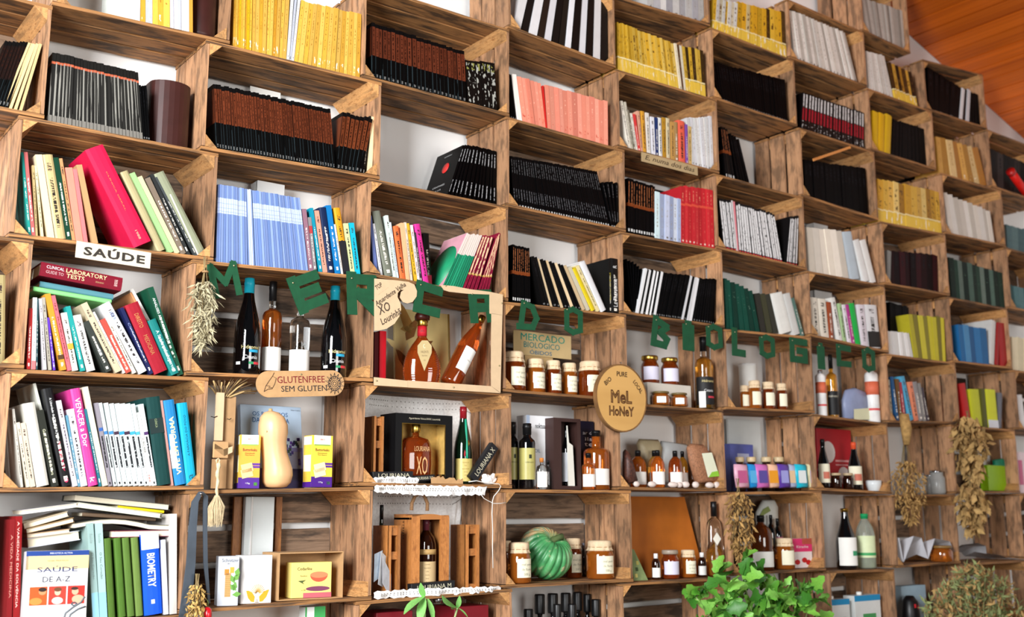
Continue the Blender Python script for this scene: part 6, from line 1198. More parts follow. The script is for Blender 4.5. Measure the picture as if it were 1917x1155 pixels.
part('stem', tube('stem', [(0, 0, .14), (.004, .005, Q0.z*.6), tuple(Q0)], [.006, .005, .004], stem_g, 8), root); part('stem', tube('stem', [(.01, 0, .14), (.03, .0, Q1.z*.6), tuple(Q1)], [.005, .004, .003], stem_g, 8), root)
LM = leafmesh('leaf', 1., .36, sprout, bend=.12)
for a, b, _, k in tips:
    A, B = Zq.at(*a, -.12)-o0, Zq.at(*b, -.15)-o0; dv = B-A; M = dv.to_track_quat('Z', 'Y').to_matrix().to_4x4(); part('leaf', LM, root, T(*A) @ M @ R(180 if dv.z < 0 else 0) @ S(*[dv.length]*3))
# ------------------------------------------------------------------ honey jars (crate 3,4) and the lettered card
X, z, w_, h = spot((3,4), Zr, 172, 622, 240, .16); M, w_, h = plaque(Zr, (172, 238), (622, 290), (182, 428), .16)
root = thing('lettered_card', M, 'cardboard sign lettered MERCADO BIOLOGICO above the honey jars', 'sign'); part('board', bbox('board', w_, .004, h, mat('sign_card', 'c2a878', .85, var=.06), .001), root, T(w_/2, .002, 0)); zz = floor_z((3,4), M.translation.x+w_/2)
part('prop', boxes('prop', [(.2*w_, .004, -(M.translation.z-zz)+.002, .68*w_, .007, .1*h)], mat('prop_card', 'b89a6a', .85)), root)
for s, x, z, l, hh, c in (('MERCADO', .5*w_, .77*h, .76*w_, .29*h, '1c8c78'), ('BIOLOGICO', .48*w_, .45*h, .62*w_, .24*h, '1a7a78'), ('ÓBIDOS', .46*w_, .17*h, .38*w_, .2*h, '1c6a8a')): part('lettering', text_fit(s, l, hh, ink(c), ), root, T(x, -.0012, z))
G = 'honey jars under the lettered card'
for k, (xl, xr, yt, Y, m) in enumerate(((78, 268, 412, .07, honey), (268, 420, 468, .08, honey_l), (420, 548, 480, .09, honey), (548, 672, 500, .10, honey_l), (678, 864, 488, .07, honey))):
    jar((3,4), Zr, xl, xr, yt, Y, ('largest honey jar, leftmost under the lettered card', 'honey jar with a cream cloth lid, second under the lettered card', 'honey jar, third under the lettered card', 'smallest honey jar, fourth under the lettered card', 'broad dark honey jar partly behind the round wood disc')[k], m=m, group=G, off=20)
# gap (4,4)
root, w_, h = carton((4,4), Zr, 1222, 1562, 662, .06, .14, mat('grey_white_card', 'cfc8bc', .7, var=.04), 'pale cardboard step under the gold lidded jars', 'cardboard_step', 'box')
zs = WM[root.name].translation.z+h
for xl, xr, yt, lab in ((1168, 1310, 444, 'left gold lidded honey jar standing on the pale step'), (1324, 1464, 460, 'right gold lidded honey jar standing on the pale step')):
    jar((4,4), Zr, xl, xr, yt, .12, lab, 'gold', honey, z=zs, labcol=mat('lilac_label', 'd6d2e4', .6, var=.03), la=62, off=5, group='gold lidded jars', words=False)
for xl, xr, yt, lab in ((1250, 1394, 722, 'low small jar left before the pale step'), (1398, 1534, 734, 'low small jar right before the pale step')):
    jar((4,4), Zr, xl, xr, yt, .03, lab, '6a5a34', honey_l, labcol=paper, la=30, off=-8, group='low jars before the step', words=False, name='small_jar')
root = bottle((4,4), Zr, 1592, 1742, 300, .06, 'spirit', clear, 'golden bottle with black label right of the honey jars', black_cap, .2, (.06, .44, 70), labcol=ink('0f0f10'), liquid=(.70, golden))
r, h = root['r'], root['h']
for s, zc, c in (('Hidromel', .38, 'd8c88a'), ('Citania', .25, 'e6e6e6')): part('lettering', text('lettering', s, .05*h, ink(c), ext=0, wrap=r*1.03), root, T(0, 0, zc*h) @ R(14))
part('label', patch('label', r*1.02, r*1.02, .02*h, .24*h, -50, -8, paper), root); part('label', patch('label', r*1.02, r*1.02, .15*h, .175*h, 8, 60, ink('c03040')), root)
# ------------------------------------------------------------------ oil bottles (gap 3,3)
og_ = mat('green_gold_label', 'b0a860', .4, var=.08)
for k, (xl, xr, yt, Y) in enumerate(((120, 214, 212, .10), (216, 344, 222, .05), (300, 372, 232, .14))):
    root = bottle((3,3), Zs, xl, xr, yt, Y, 'oil', dark_glass, ('dark oil bottle at the left edge, half hidden', 'dark oil bottle with green gold label in front', 'dark oil bottle behind the tiny corked one')[k], black_cap, .17, (.14, .62, 88), labcol=og_, group='dark oil bottles')
    r, h = root['r'], root['h']; part('lettering', text('lettering', 'CERRADO', .03*h, ink('3a3a1c'), ext=0, wrap=r*1.02), root, T(0, 0, .40*h) @ R(8)); part('printed_tree', patch('printed_tree', r*1.02, r*1.02, .46*h, .52*h, 2, 22, ink('2a301c'), 4), root)
root, w_, h = carton((3,3), Zs, 276, 488, 160, .10, .06, mat('tall_white_carton', 'f0f0f2', .4, var=.02), 'tall white carton with dark script between the oil bottles and brown box', 'tall_carton', 'box')
words_on(root, [('noktua', .5*w_, .86*h, .36*w_, .07*h, '1a1c22'), ('OIL', .4*w_, .52*h, .2*w_, .05*h, '8a9ab0')]); prints(root, [(.80*w_, .77*h, w_, .85*h, '8a7a70'), (0, 0, .12*w_, h, 'b4c4dc')])
root = bottle((3,3), Zs, 345, 440, 490, .04, 'flask', clear, 'tiny clear bottle with orange cork before the white carton', mat('cork', 'c87a34', .8, var=.2), .13, (.06, .56, 60), sy=.6)
root = bottle((3,3), Zs, 415, 470, 510, .075, 'flask', clear, 'second tiny clear bottle behind the corked one', black_cap, .13, None, sy=.6)
X, z, w_, h = spot((3,3), Zs, 490, 702, 180, .05); d = .09; root = thing('brown_box', T(X-w_/2, .05, z), 'dark brown display box with a bottle in its window', 'box'); bb_ = mat('brown_carton', '3a2420', .5, var=.08)
x0, x1, z0, z1 = .28*w_, .88*w_, .05*h, .95*h
for nm, b in (('front_stile', (0, 0, 0, x0, .004, h)), ('front_stile', (x1, 0, 0, w_, .004, h)), ('front_rail', (x0, 0, 0, x1, .004, z0)), ('front_rail', (x0, 0, z1, x1, .004, h)), ('side_panel', (0, .004, 0, .004, d, h)), ('side_panel', (w_-.004, .004, 0, w_, d, h)), ('back_panel', (.004, d-.004, 0, w_-.004, d, h)), ('lid_panel', (.004, .004, h-.004, w_-.004, d-.004, h)), ('floor_panel', (.004, .004, 0, w_-.004, d-.004, .004))): part(nm, boxes(nm, [b], bb_), root)
part('white_insert', fill2d('white_insert', [[(.56*w_, .05*h), (.80*w_, .05*h), (.74*w_, .62*h), (.60*w_, .66*h), (.55*w_, .9*h), (.53*w_, .9*h), (.55*w_, .62*h)]], .004, ink('e0ddd2')), root, T(0, .006, 0))
root = bottle((3,3), Zs, 548, 625, 235, .085, 'wine', dark_glass, 'slim dark bottle inside the brown display box', None, .1, (.1, .56, 70), labcol=mat('grey_label', 'c4c6cc', .6), z=z+.005)
books((3,3), 'x', Zs, .13, [(700, 806, 694, 200, '1c1a30', {'m': plain, 'd': .03, 'round': False, 'label': 'dark blue book with pale lettering behind the amber bottles', 'txt': []})])
M, w_, h = plaque(Zs, (694, 200), (806, 196), (694, 700), .129); o = [q for q in bpy.data.objects if q.get('label', '').startswith('dark blue book with pale')][0]
for s, zc, l in (("ar de", .93, .8), ('ils', .83, .5), ('te', .74, .6)): link('lettering', text_fit(s, l*w_, .055*h, ink('d6d6dc')), WM[o.name] @ T(.55*w_, -.001, zc*h*.97), o)
bottle((3,3), Zs, 705, 812, 452, .05, 'spirit', amber, 'small amber bottle left of the big amber bottle', black_cap, .13, (.08, .42, 66), capk=1.1, liquid=None)
bottle((3,3), Zs, 768, 972, 280, .07, 'spirit', amber, 'big amber bottle with blank white label under the wood disc', black_cap, .10, (.08, .35, 60), capk=1.05)
# ------------------------------------------------------------------ pebble shelf (crate 4,3)
for k, (xl, xr, yt, Y, gm) in enumerate(((1083, 1212, 432, .10, amber), (1222, 1330, 432, .12, golden), (1246, 1356, 430, .05, amber), (1384, 1494, 435, .045, cognac), (1455, 1538, 438, .11, golden))):
    bottle((4,3), Zs, xl, xr, yt, Y, 'jug', gm, ('small amber bottle leftmost on the pebble shelf', 'small golden bottle behind the second one on the pebble shelf', 'small amber bottle second on the pebble shelf', 'small red bottle third on the pebble shelf', 'small golden bottle behind the third on the pebble shelf')[k], black_cap, .16, (.08, .42, 60), group='small liquor bottles on the pebble shelf', capk=1.15)
bagc = mat('clear_bag', 'dcd8cc', .15, trans=.55, var=.1, scale=20, ior=1.2); grain = mat('brown_grain', '9a6a4c', .7, var=.35, scale=160); 
def bag(cell, V, pts, Y, label, m, lab=None, th=.03, name='grain_bag', group=None):
    P = [V.at(x, y, Y) for x, y in pts]; up = max(0, floor_z(cell, sum(q.x for q in P)/len(P))+.0012-min(q.z for q in P)); zf = min(q.z for q in P)+up; P = [q+Vector((0, 0, up)) for q in P]; o = Vector((P[0].x, Y, zf)); root = thing(name, o, label, 'bag', group); c = sum(P, Vector())/len(P)-o; v, f = [], []
    for s, y in ((1., .004), (.9, -th*.5), (.9, th*.5), (1., .006)): pass
    n = len(P); rings = [(1., 0.), (.86, -th*.5), (.4, -th*.62)]
    for k, y in rings:
        for q in P: e = q-o-c; v.append(c+Vector((e.x*k, y, e.z*k)))
    v.append(c+Vector((0, -th*.66, 0))); b0 = len(v)
    for k, y in rings[1:]:
        for q in P: e = q-o-c; v.append(c+Vector((e.x*k, -y, e.z*k)))
    v.append(c+Vector((0, th*.66, 0)))
    for i in range(n):
        j = (i+1) % n
        for a, b in ((0, n), (n, 2*n)): f.append((a+i, b+i, b+j, a+j))
        f.append((2*n+i, 3*n, 2*n+j)); f.append((i, j, b0+j, b0+i)); f.append((b0+i, b0+j, b0+n+j, b0+n+i)); f.append((b0+n+i, b0+n+j, b0+2*n))
    part('bag_body', mesh('bag_body', v, f, m, True), root)
    if lab:
        for L in lab:
            Qp = [V.at(x, y, Y)-o for x, y in L[0]]; part('label', mesh('label', [Vector((q.x, -th*.68-.0006*L[2], q.z)) for q in Qp], [tuple(range(len(Qp)))], ink(L[1])), root)
    return root
bag((4,3), Zs, [(1590, 690), (1545, 520), (1525, 400), (1560, 375), (1650, 385), (1690, 440), (1740, 570), (1782, 686)], .05, 'bag of reddish brown grain with a green label at the shelf end', grain, [([(1612, 455), (1690, 448), (1748, 630), (1660, 640)], 'e6ead0', 0), ([(1690, 600), (1738, 590), (1748, 632), (1665, 640)], '8cc83c', 1)])
bag((4,3), Zs, [(1180, 560), (1135, 370), (1150, 340), (1300, 345), (1325, 400), (1310, 560), (1300, 690), (1190, 690)], .17, 'pale paper filled bag standing behind the small amber bottles', mat('pale_bag', 'b4a684', .4, var=.15, scale=14))
bag((4,3), Zs, [(1310, 690), (1305, 400), (1320, 355), (1520, 380), (1530, 420), (1530, 690)], .19, 'clear bag standing behind the red bottle', mat('milky_bag', 'b9bcbc', .3, var=.1))
bag((4,3), Zs, [(1040, 640), (1038, 520), (1042, 420), (1060, 440), (1095, 540), (1130, 680), (1060, 690)], .03, 'speckled brown bag slumped at the left post of the pebble shelf', mat('speckled', '4a2a20', .5, var=.6, scale=120))
for k, (x, y, rx) in enumerate(((1135, 684, 24), (1256, 684, 30), (1420, 688, 34), (1468, 690, 22), (1518, 685, 28), (1596, 686, 26), (1706, 692, 34), (1762, 688, 22))):
    X, z, w_, h = spot((4,3), Zs, x-rx, x+rx, y-14, .012); rg = random.Random(k); root = thing('pebble', (X, .014, z), f"pale pebble, {nth(k+1)} from left along the bottle shelf edge", 'pebble', 'pebbles along the bottle shelf')
    me = lathe('stone', [(w_*.2, 0), (w_*.42, h*.2), (w_*.5, h*.5), (w_*.38, h*.85), (w_*.12, h)], mat('pebble_stone', 'e0d0c8', .6, var=.12, scale=30), 14, sy=.6, ripple=lambda a, q: 1+.08*math.sin(2*a+k)); part('stone', me, root)
# ------------------------------------------------------------------ pumpkin crate (3,2)
pm = NT('pumpkin_skin'); tc = pm.n('ShaderNodeTexCoord'); n1 = pm.noise(tc.outputs['Object'], 9, 4); n2 = pm.noise(tc.outputs['Object'], 34, 3); sx = pm.n('ShaderNodeSeparateXYZ'); pm.link(tc.outputs['Object'], sx.inputs[0])
gcol = pm.ramp(n1, [(.3, '1f5a34'), (.5, '4c9a5c'), (.72, '9ab48a')]); gcol = pm.mix(pm.ramp(pm.math('MULTIPLY_ADD', n1, .16, sx.outputs[1]), [(.085, (0,)*3), (.115, (1,)*3)]), gcol, pm.ramp(n2, [(.45, 'b9986c'), (.55, '8a9a78')])); gcol = pm.mix(pm.ramp(n2, [(.62, (0,)*3), (.72, (1,)*3)]), gcol, 'c4b890'); pm.link(gcol, pm.b.inputs['Base Color']); pm.set(pm.b, Roughness=.4)
X, z, w_, h = spot((3,2), Zt, 240, 622, 372, .11, None, True); r = w_*.58
v, f = [], []; sg, rg_ = 132, 26
for j in range(rg_+1):
    ph = PI*j/rg_; zz = -math.cos(ph); rr = max(0, math.sin(ph))**.8
    for i in range(sg):
        a = 2*PI*i/sg; k = 1-.085*abs(math.cos(11*a))**6*max(0, math.sin(ph))**.5; zq = zz*(1-.30*math.exp(-(rr/.34)**2)); v.append((rr*k*math.cos(a)*r, rr*k*math.sin(a)*r, zq*r*.80*k))
for j in range(rg_):
    for i in range(sg): a, b = j*sg+i, j*sg+(i+1) % sg; f.append((a, b, b+sg, a+sg))
root = thing('ribbed_pumpkin', (X, .12, z), 'green ribbed pumpkin with tan crown lying among honey jars', 'pumpkin')
Mp = T(0, 0, r*.93) @ R(10) @ R(40, 'X') @ R(2, 'Y'); part('body', mesh('body', v, f, pm.m, True), root, Mp)
part('stalk', tube('stalk', [(0, 0, r*.50), (.003, .002, r*.62), (.012, -.004, r*.76), (.026, -.008, r*.82)], [.019, .012, .010, .013], mat('pumpkin_stalk', '4a5a30', .8, var=.3, scale=50), 8), root, Mp)
for k, (xl, xr, yt, Y, m, off) in enumerate(((122, 310, 480, .045, honey_l, 22), (575, 708, 448, .17, honey, 18), (740, 958, 465, .07, honey_l, 16))):
    jar((3,2), Zt, xl, xr, yt, Y, ('honey jar with cloth lid left of the green pumpkin', 'dark honey jar with cloth lid behind the green pumpkin', 'large honey jar with cloth lid right of the green pumpkin')[k], m=m, off=off, group='honey jars around the pumpkin')
bottle((3,2), Zt, 694, 748, 485, .21, 'wine', dark_glass, 'dark slim bottle behind the pumpkin crate jars', mat('silver_cap', '8a90a0', .4, .5), .22, None)
jar((3,2), Zt, 100, 160, 468, .16, 'dark honey jar half hidden behind the left post', m=honey, lab=False)
# dark bottles in the gap below (3,1)
for k, (xl, xr, yt, Y) in enumerate(((338, 424, 884, .16), (440, 528, 878, .16), (544, 628, 874, .17), (640, 716, 866, .18), (766, 832, 880, .17), (868, 942, 918, .12), (486, 552, 962, .05), (598, 672, 960, .05), (250, 330, 1000, .12))):
    X, z, w_, h = spot((3,1), Zt, xl, xr, yt, Y, None, True); root = thing('dark_bottle', (X, Y, z), f"black capped dark bottle, {nth(k+1)} of the row below the pumpkin", 'bottle', 'dark bottles below the pumpkin'); r = w_/2
    part('glass', lathe('glass', [(r*.96, 0), (r, .01), (r, h*.62), (r*.8, h*.68), (r*.5, h*.72), (r*.5, h*.84)], dark_glass, 20), root); part('cap', lathe('cap', [(r*.92, h*.76), (r*.95, h*.78), (r*.95, h*.985), (r*.88, h)], black_cap, 20), root)
# ------------------------------------------------------------------ gap (4,2): leather board, jars
X, z, w_, h = spot((4,2), Zt, 1120, 1690, 118, .16); lb = mat('orange_leather', 'b0621c', .5, var=.22, scale=6)
root = thing('leather_board', T(X-w_/2, .14, z) @ R(-8, 'X'), 'large orange brown leather board leaning behind the small jars', 'board'); part('board', fill2d('board', [[(0, 0), (w_*.98, 0), (w_*.84, h), (.0, h)]], .012, lb), root)
jar((4,2), Zt, 1328, 1466, 538, .06, 'jar with lilac label and steel lid before the leather board', '9a8a7a', cognac, labcol=mat('lilac_label', 'd6d2e4', .6), la=60, off=5, words=False)
jar((4,2), Zt, 1476, 1600, 538, .06, 'honey jar with cloth lid before the leather board', m=honey_l)
for xl, xr, yt, lab in ((1252, 1320, 568, 'small white capped dropper bottle left of the lilac jar'), (1612, 1680, 560, 'small white capped dropper bottle behind the leafy plant')):
    bottle((4,2), Zt, xl, xr, yt, .05, 'jug', brown_glass, lab, mat('white_cap', 'ecebea', .5), .3, (.08, .45, 70), group='white capped dropper bottles', capk=1.6, name='dropper_bottle')
X, z, w_, h = spot((4,2), Zt, 1112, 1222, 530, .03); root = thing('green_card', T(X-w_/2, .03, z) @ R(-10, 'X'), 'green triangular printed card at the left of the leather board', 'card'); part('card', fill2d('card', [[(0, 0), (w_, 0), (.3*w_, h), (.0, h)]], .002, mat('green_card', '7a8a5a', .6, var=.3, scale=20)), root)
for k in range(3): part('print', boxes('print', [((.12+.1*k)*w_, -.0006, (.1+.2*k)*h, (.3+.1*k)*w_, 0, (.22+.2*k)*h)], ink(('c4b86a', '3a4a2a', 'b0a85a')[k])), root)
root = bottle((4,2), Zt, 1690, 1838, 165, .05, 'flask', clear, 'clear bottle with amber liquor and dark cap beside the herbs', black_cap, .2, None, liquid=(.45, golden), sy=.6)
r, h = root['r'], root['h']; part('label', fill2d('label', [[(0, -.09*h), (.45*r, 0), (0, .09*h), (-.45*r, 0)]], .0006, ink('d8d2c4')), root, T(.1*r, -.62*r, .5*h))
# ------------------------------------------------------------------ blurred right: crates F, G, H, I
for k, (xl, xr, yt, Y, m) in enumerate(((270, 345, 585, .09, honey_l), (336, 440, 548, .06, honey_l), (440, 545, 558, .06, honey), (548, 642, 570, .06, honey))):
    jar((5,4), Zu, xl, xr, yt, Y, f"blurred honey jar, {nth(k+1)} from left in the crate with the white tube", m=m, group='blurred honey jars', words=False, off=8)
X, z, w_, h = spot((5,4), Zu, 272, 412, 425, .2, None, True); root = thing('white_tube', (X, .2, z), 'white cylinder behind the four blurred honey jars', 'tube'); part('body', lathe('body', [(w_/2, 0), (w_/2, h*.97), (w_*.46, h)], paper, 24), root); part('lid', lathe('lid', [(w_*.51, h*.97), (w_*.51, h*1.01)], white_wall, 24), root)
for xl, xr, yt, lab in ((862, 946, 470, 'white bottle with orange band left of the golden one'), (1258, 1366, 450, 'white bottle with orange band at the right end of its gap')):
    root = bottle((6,4), Zu, xl, xr, yt, .06, 'tube', mat('white_bottle', 'e6e4e2', .35), lab, steel, .08, None, band=(.5, .74, 'd86a4a'), group='white bottles with orange bands'); r, h = root['r'], root['h']; part('label', patch('label', r*1.02, r*1.02, .22*h, .26*h, -60, 60, ink('d04a4a')), root)
root = bottle((6,4), Zu, 946, 1036, 352, .07, 'spirit', golden, 'golden bottle with black label between the white bottles', black_cap, .22, (.05, .42, 70), labcol=ink('101012')); r, h = root['r'], root['h']; part('lettering', text('lettering', 'Hidromel', .05*h, ink('c8c4b0'), ext=0, wrap=r*1.03), root, T(0, 0, .34*h))
bag((6,4), Zu, [(1062, 850), (1055, 700), (1080, 620), (1150, 600), (1230, 630), (1252, 720), (1250, 855)], .08, 'blue and cream food bag in the gap of white bottles', mat('blue_cream_bag', '8a94b4', .4, var=.2, scale=9), [([(1120, 770), (1240, 760), (1245, 850), (1120, 850)], 'd8d8b4', 0)])
# colourful bags (gap 5,3)
cols = [('d8a4b8', 'c05a8a'), ('1f8ad0', '5ab4e8'), ('c86ab4', '5a4a9a'), ('f0c0a0', 'f0a020'), ('5a3a9a', 'a0a0e0'), ('b8c4e4', 'e8c8a0'), ('1cb8d0', 'e8f0f0'), ('d8d0a8', 'c8b8d0')]
for k, (x0, x1) in enumerate(((190, 282), (268, 352), (325, 412), (392, 482), (468, 548), (505, 592), (580, 662), (655, 722))):
    yb_, yt_ = 322, 168; bag((5,3), Zv, [(x0+10, yb_), (x0-2, 240), (x0-6, yt_), (x1-16, yt_), (x1-8, 240), (x1, yb_)], .03+.006*(k % 2), f"small colourful snack packet, {nth(k+1)} from left in its row", mat('snack_'+cols[k][0], cols[k][0], .35, var=.15, scale=30), [([(x0+14, 290), (x0+8, 210), (x1-26, 210), (x1-18, 290)], cols[k][1], 0)], .016, 'snack_packet', 'colourful snack packets')
for k, (xl, xr) in enumerate(((200, 262), (272, 340), (366, 440), (446, 520))): jar((5,3), Zv, xl, xr, 122, .12, f"small jar with tan lid, {nth(k+1)} behind the snack packets", 'c8b088', brown_glass, lab=False, group='jars behind the snack packets', name='small_jar')
root, w_, h = carton((5,3), Zv, 172, 322, 40, .2, .05, mat('blue_carton', '5a64b0', .4, var=.2, scale=16), 'blue printed box standing behind the snack packet jars', 'blue_box', 'box')
prints(root, [(.3*w_, .6*h, .8*w_, .8*h, 'c0c4e0')])
X, z, w_, h = spot((5,3), Zu, 190, 440, 820, .255); root = thing('tall_board', (X, .255, z), 'white panel behind the blue printed box', 'panel'); part('panel', bbox('panel', w_, .012, h*.97, mat('white_board', 'dfe6e6', .5), .001), root)
# crate (6,3)
for k, (xl, xr, yt) in enumerate(((732, 812, 10), (926, 1020, 30))):
    root = bottle((6,3), Zv, xl, xr, yt, .07, 'spark', dark_glass, ('dark bottle with pale label left of the red box', 'dark bottle with orange neck right of the red box')[k], mat('orange_foil', 'd8502c', .4) if k else black_cap, .14, (.12, .5, 70), labcol=cream_p, group='dark bottles before the red box'); r, h = root['r'], root['h']; part('label', patch('label', r*1.02, r*1.02, .2*h, .34*h, -20, 50, ink('c8705a')), root)
X, z, w_, h = spot((6,3), Zu, 884, 1150, 922, .17); root = thing('red_box', T(X-w_/2, .17, z), 'red printed box with white rounds behind two dark bottles', 'box'); part('carton', bbox('carton', w_, .05, h, mat('red_carton', 'b0202c', .45, var=.06), .001), root, T(w_/2, .025, 0))
for x, z_, q in ((.3, .62, .2), (.72, .25, .16)): part('printed_round', fill2d('printed_round', [[(x*w_+q*w_*math.cos(i*PI/10), z_*h+q*w_*math.sin(i*PI/10)) for i in range(20)]], .0004, ink('e6dcd8')), root, T(0, -.0008, 0))
prints(root, [(.5*w_, .47*h, .98*w_, .5*h, 'e0a0a0'), (.5*w_, .41*h, .98*w_, .43*h, 'e0a0a0')])
for xl, xr, lab in ((812, 886, 'left'), (890, 962, 'right')): jar((6,3), Zv, xl, xr, 226, .05, f"{lab} of two small brown jars before the red box", 'c0a884', brown_glass, lab=False, group='two jars before the red box', name='small_jar')
X, z, w_, h = spot((6,3), Zv, 1042, 1152, 275, .06, None, True); root = thing('white_bowl', (X, .06, z), 'small white bowl right of the dark bottles', 'bowl'); part('bowl', lathe('bowl', [(w_*.28, 0), (w_*.34, .004), (w_*.47, h*.6), (w_*.5, h), (w_*.46, h), (w_*.42, h*.6), (w_*.25, .008)], mat('bowl_china', 'dfe4e6', .3), 28), root)
# crate (5,2)
bottle((5,2), Zv, 296, 446, 500, .06, 'jug', mat('brown_jug', '4a2008', .08, coat=.6), 'large brown jug bottle with white label in the pink packet crate', black_cap, .12, (.06, .34, 66))
for k, (xl, xr, yt) in enumerate(((404, 470, 498), (446, 512, 520))): bottle((5,2), Zv, xl, xr, yt, .15, 'jug', dark_glass, ('dark little bottle behind the brown jug', 'dark little bottle with pink label above the honey jar')[k], black_cap, .14, (.2, .62, 70) if k else None, labcol=ink('c86a90'))
jar((5,2), Zv, 450, 582, 645, .05, 'honey jar with cloth lid beside the pink packet', m=honey_l, words=False)
root, w_, h = carton((5,2), Zv, 580, 714, 648, .05, .05, mat('pink_white_carton', 'e6dcdc', .45, var=.03), 'pink and white packet with red cherries right of the honey jar', 'cherry_packet', 'packet', 3)
prints(root, [(0, .55*h, w_, h, 'd8306c'), (.5*w_, .8*h, w_, h, 'e88a5a')])
for x, z_ in ((.22, .2), (.58, .26), (.78, .18)): part('printed_cherry', fill2d('printed_cherry', [[(x*w_+.13*w_*math.cos(i*PI/6), z_*h+.09*h*math.sin(i*PI/6)) for i in range(12)]], .0004, ink('b8141c')), root, T(0, -.0010, 0))
words_on(root, [('Kirsche', .5*w_, .72*h, .6*w_, .09*h, 'f4e8ec')])
bag((5,2), Zv, [(335, 600), (330, 480), (370, 400), (440, 395), (462, 440), (465, 600)], .2, 'white pouch with green print behind the brown jug', mat('white_pouch', 'd8dcd6', .4, var=.05), [([(330, 500), (350, 460), (385, 440), (400, 470), (350, 500)], '8a9a5a', 0)])
# gap (6,2)
root = bottle((6,2), Zv, 850, 988, 455, .06, 'spark', dark_glass, 'dark bottle with white label left of the plastic bottle', gold, .06, (.06, .52, 60)); r, h = root['r'], root['h']; part('label', patch('label', r*1.02, r*1.02, .22*h, .3*h, 20, 60, ink('3a9a6a')), root)
pet = mat('pet_plastic', 'dfe8dc', .08, trans=.8, var=.03, ior=1.3)
root = bottle((6,2), Zv, 982, 1108, 490, .06, 'pet', pet, 'clear plastic bottle with green cap and pale green label', mat('green_cap', '1a9a5c', .4), .09, (.2, .6, 80), labcol=mat('mint_label', 'd8e2b4', .5, var=.1, scale=20), liquid=(.5, mat('pale_drink', 'cfd6b0', .1, trans=.6)), capk=1.2); r, h = root['r'], root['h']; part('label', patch('label', r*1.03, r*1.03, .24*h, .29*h, -80, 80, ink('3aa05a')), root)
# crate (6,1)
bottle((6,1), Zv, 786, 846, 880, .12, 'wine', dark_glass, 'black bottle behind the blue topped cartons', black_cap, .2, None)
for xl, xr, yt, lab in ((806, 945, 1040, 'left white carton with a blue top and spout'), (978, 1144, 1012, 'right white carton with a blue top and spout')):
    root, w_, h = carton((6,1), Zv, xl, xr, yt, .05, .06, mat('drink_carton', 'dfe2e0', .45, var=.03), lab, 'drink_carton', 'carton', group='blue topped cartons'); prints(root, [(0, .86*h, w_, h, '1f8cc0'), (.3*w_, .3*h, .8*w_, .55*h, '4a9a5a')]); part('spout', lathe('spout', [(.012, 0), (.012, .012), (.009, .014)], paper, 14), root, T(w_*.4, .03, h))
# gap (7,3): glass jars
for k, (xl, xr, yt) in enumerate(((340, 414, 330), (408, 470, 340), (456, 554, 318))):
    X, z, w_, h = spot((7,3), Zx, xl, xr, yt, .07+.03*(k == 1), None, True); root = thing('glass_jar', (X, .07+.03*(k == 1), z), f"clear storage jar, {nth(k+1)} from left between the hanging herbs", 'jar', 'clear jars between the hanging herbs'); r = w_/2
    part('glass', lathe('glass', [(r*.9, 0), (r, .01), (r, h*.7), (r*.8, h*.82), (r*.8, h)], mat('jar_glass', 'd4d6d4', .08, trans=.6, var=.04, ior=1.3), 24), root); part('contents', lathe('contents', [(r*.88, .004), (r*.92, .02), (r*.92, h*.5)], mat('pale_salt', 'c4c0b8', .9, var=.2, scale=90), 20), root); part('lid', lathe('lid', [(r*.84, h*.96), (r*.86, h), (r*.8, h*1.05)], steel, 20), root)
# (8,3) lime box
root, w_, h = carton((8,3), Zx, 800, 924, 282, .04, .06, mat('lime_plastic', '9ad018', .4, var=.05), 'bright lime green box holding teal packets', 'lime_box', 'box', 6)
bag((8,3), Zx, [(800, 320), (795, 250), (850, 240), (900, 262), (915, 320)], .075, 'crumpled teal green packet standing in the lime box', mat('teal_packet', '1a9a7a', .35, var=.25, scale=30), None, .02)
root, w_, h = carton((8,3), Zx, 842, 880, 200, .14, .03, white_wall, 'narrow white card behind the lime box', 'white_card', 'card')
for k, (x0, x1) in enumerate(((690, 740), (745, 795))): jar((8,3), Zx, x0, x1, 350, .1, f"{('left', 'right')[k]} dark little jar beside the lime box", '3a2a1c', brown_glass, lab=False, name='small_jar', group='dark jars beside the lime box')
# (7,2) and (8,2): paper
X, z, w_, h = spot((7,2), Zx, 250, 640, 700, .05); pw = mat('wrapping_paper', 'd4d4da', .8, var=.06, scale=8)
def sheet(name, cell, V, pts, Y, label, m, seed=3):
    P = [V.at(x, y, Y) for x, y in pts]; zf = max(floor_z(cell, P[0].x), floor_z(cell, P[-1].x))+.003; o = Vector((P[0].x, Y, zf)); rg = random.Random(seed); n = len(P); v, f = [], []
    for k, (q, ) in enumerate(zip(P)): v += [(q.x-o.x, rg.uniform(-.02, .02), max(0, q.z-o.z)), (q.x-o.x+rg.uniform(-.01, .01), .07+rg.uniform(-.02, .02), max(0, (q.z-o.z)*.6+rg.uniform(0, .03))), (q.x-o.x, .13, max(0, (q.z-o.z)*.5))]
    v += [(a, b+.002, c+.002) for a, b, c in v]; K = 3*n
    for i in range(n-1):
        for j in (0, 1): a = i*3+j; f += [(a, a+3, a+4, a+1), (K+a, K+a+1, K+a+4, K+a+3)]
    root = thing(name, o, label, 'paper'); part('paper', mesh('paper', v, f, m), root); return root
sheet('wrapping_paper', (7,2), Zx, [(245, 700), (290, 860), (330, 690), (400, 700), (430, 820), (470, 705), (540, 720), (600, 810), (640, 850)], .02, 'crumpled white wrapping paper around a small tan jar', pw)
jar((7,2), Zx, 436, 570, 742, .03, 'small tan jar nested in crumpled white paper', '8a6a3a', honey_l, lab=False, name='small_jar')
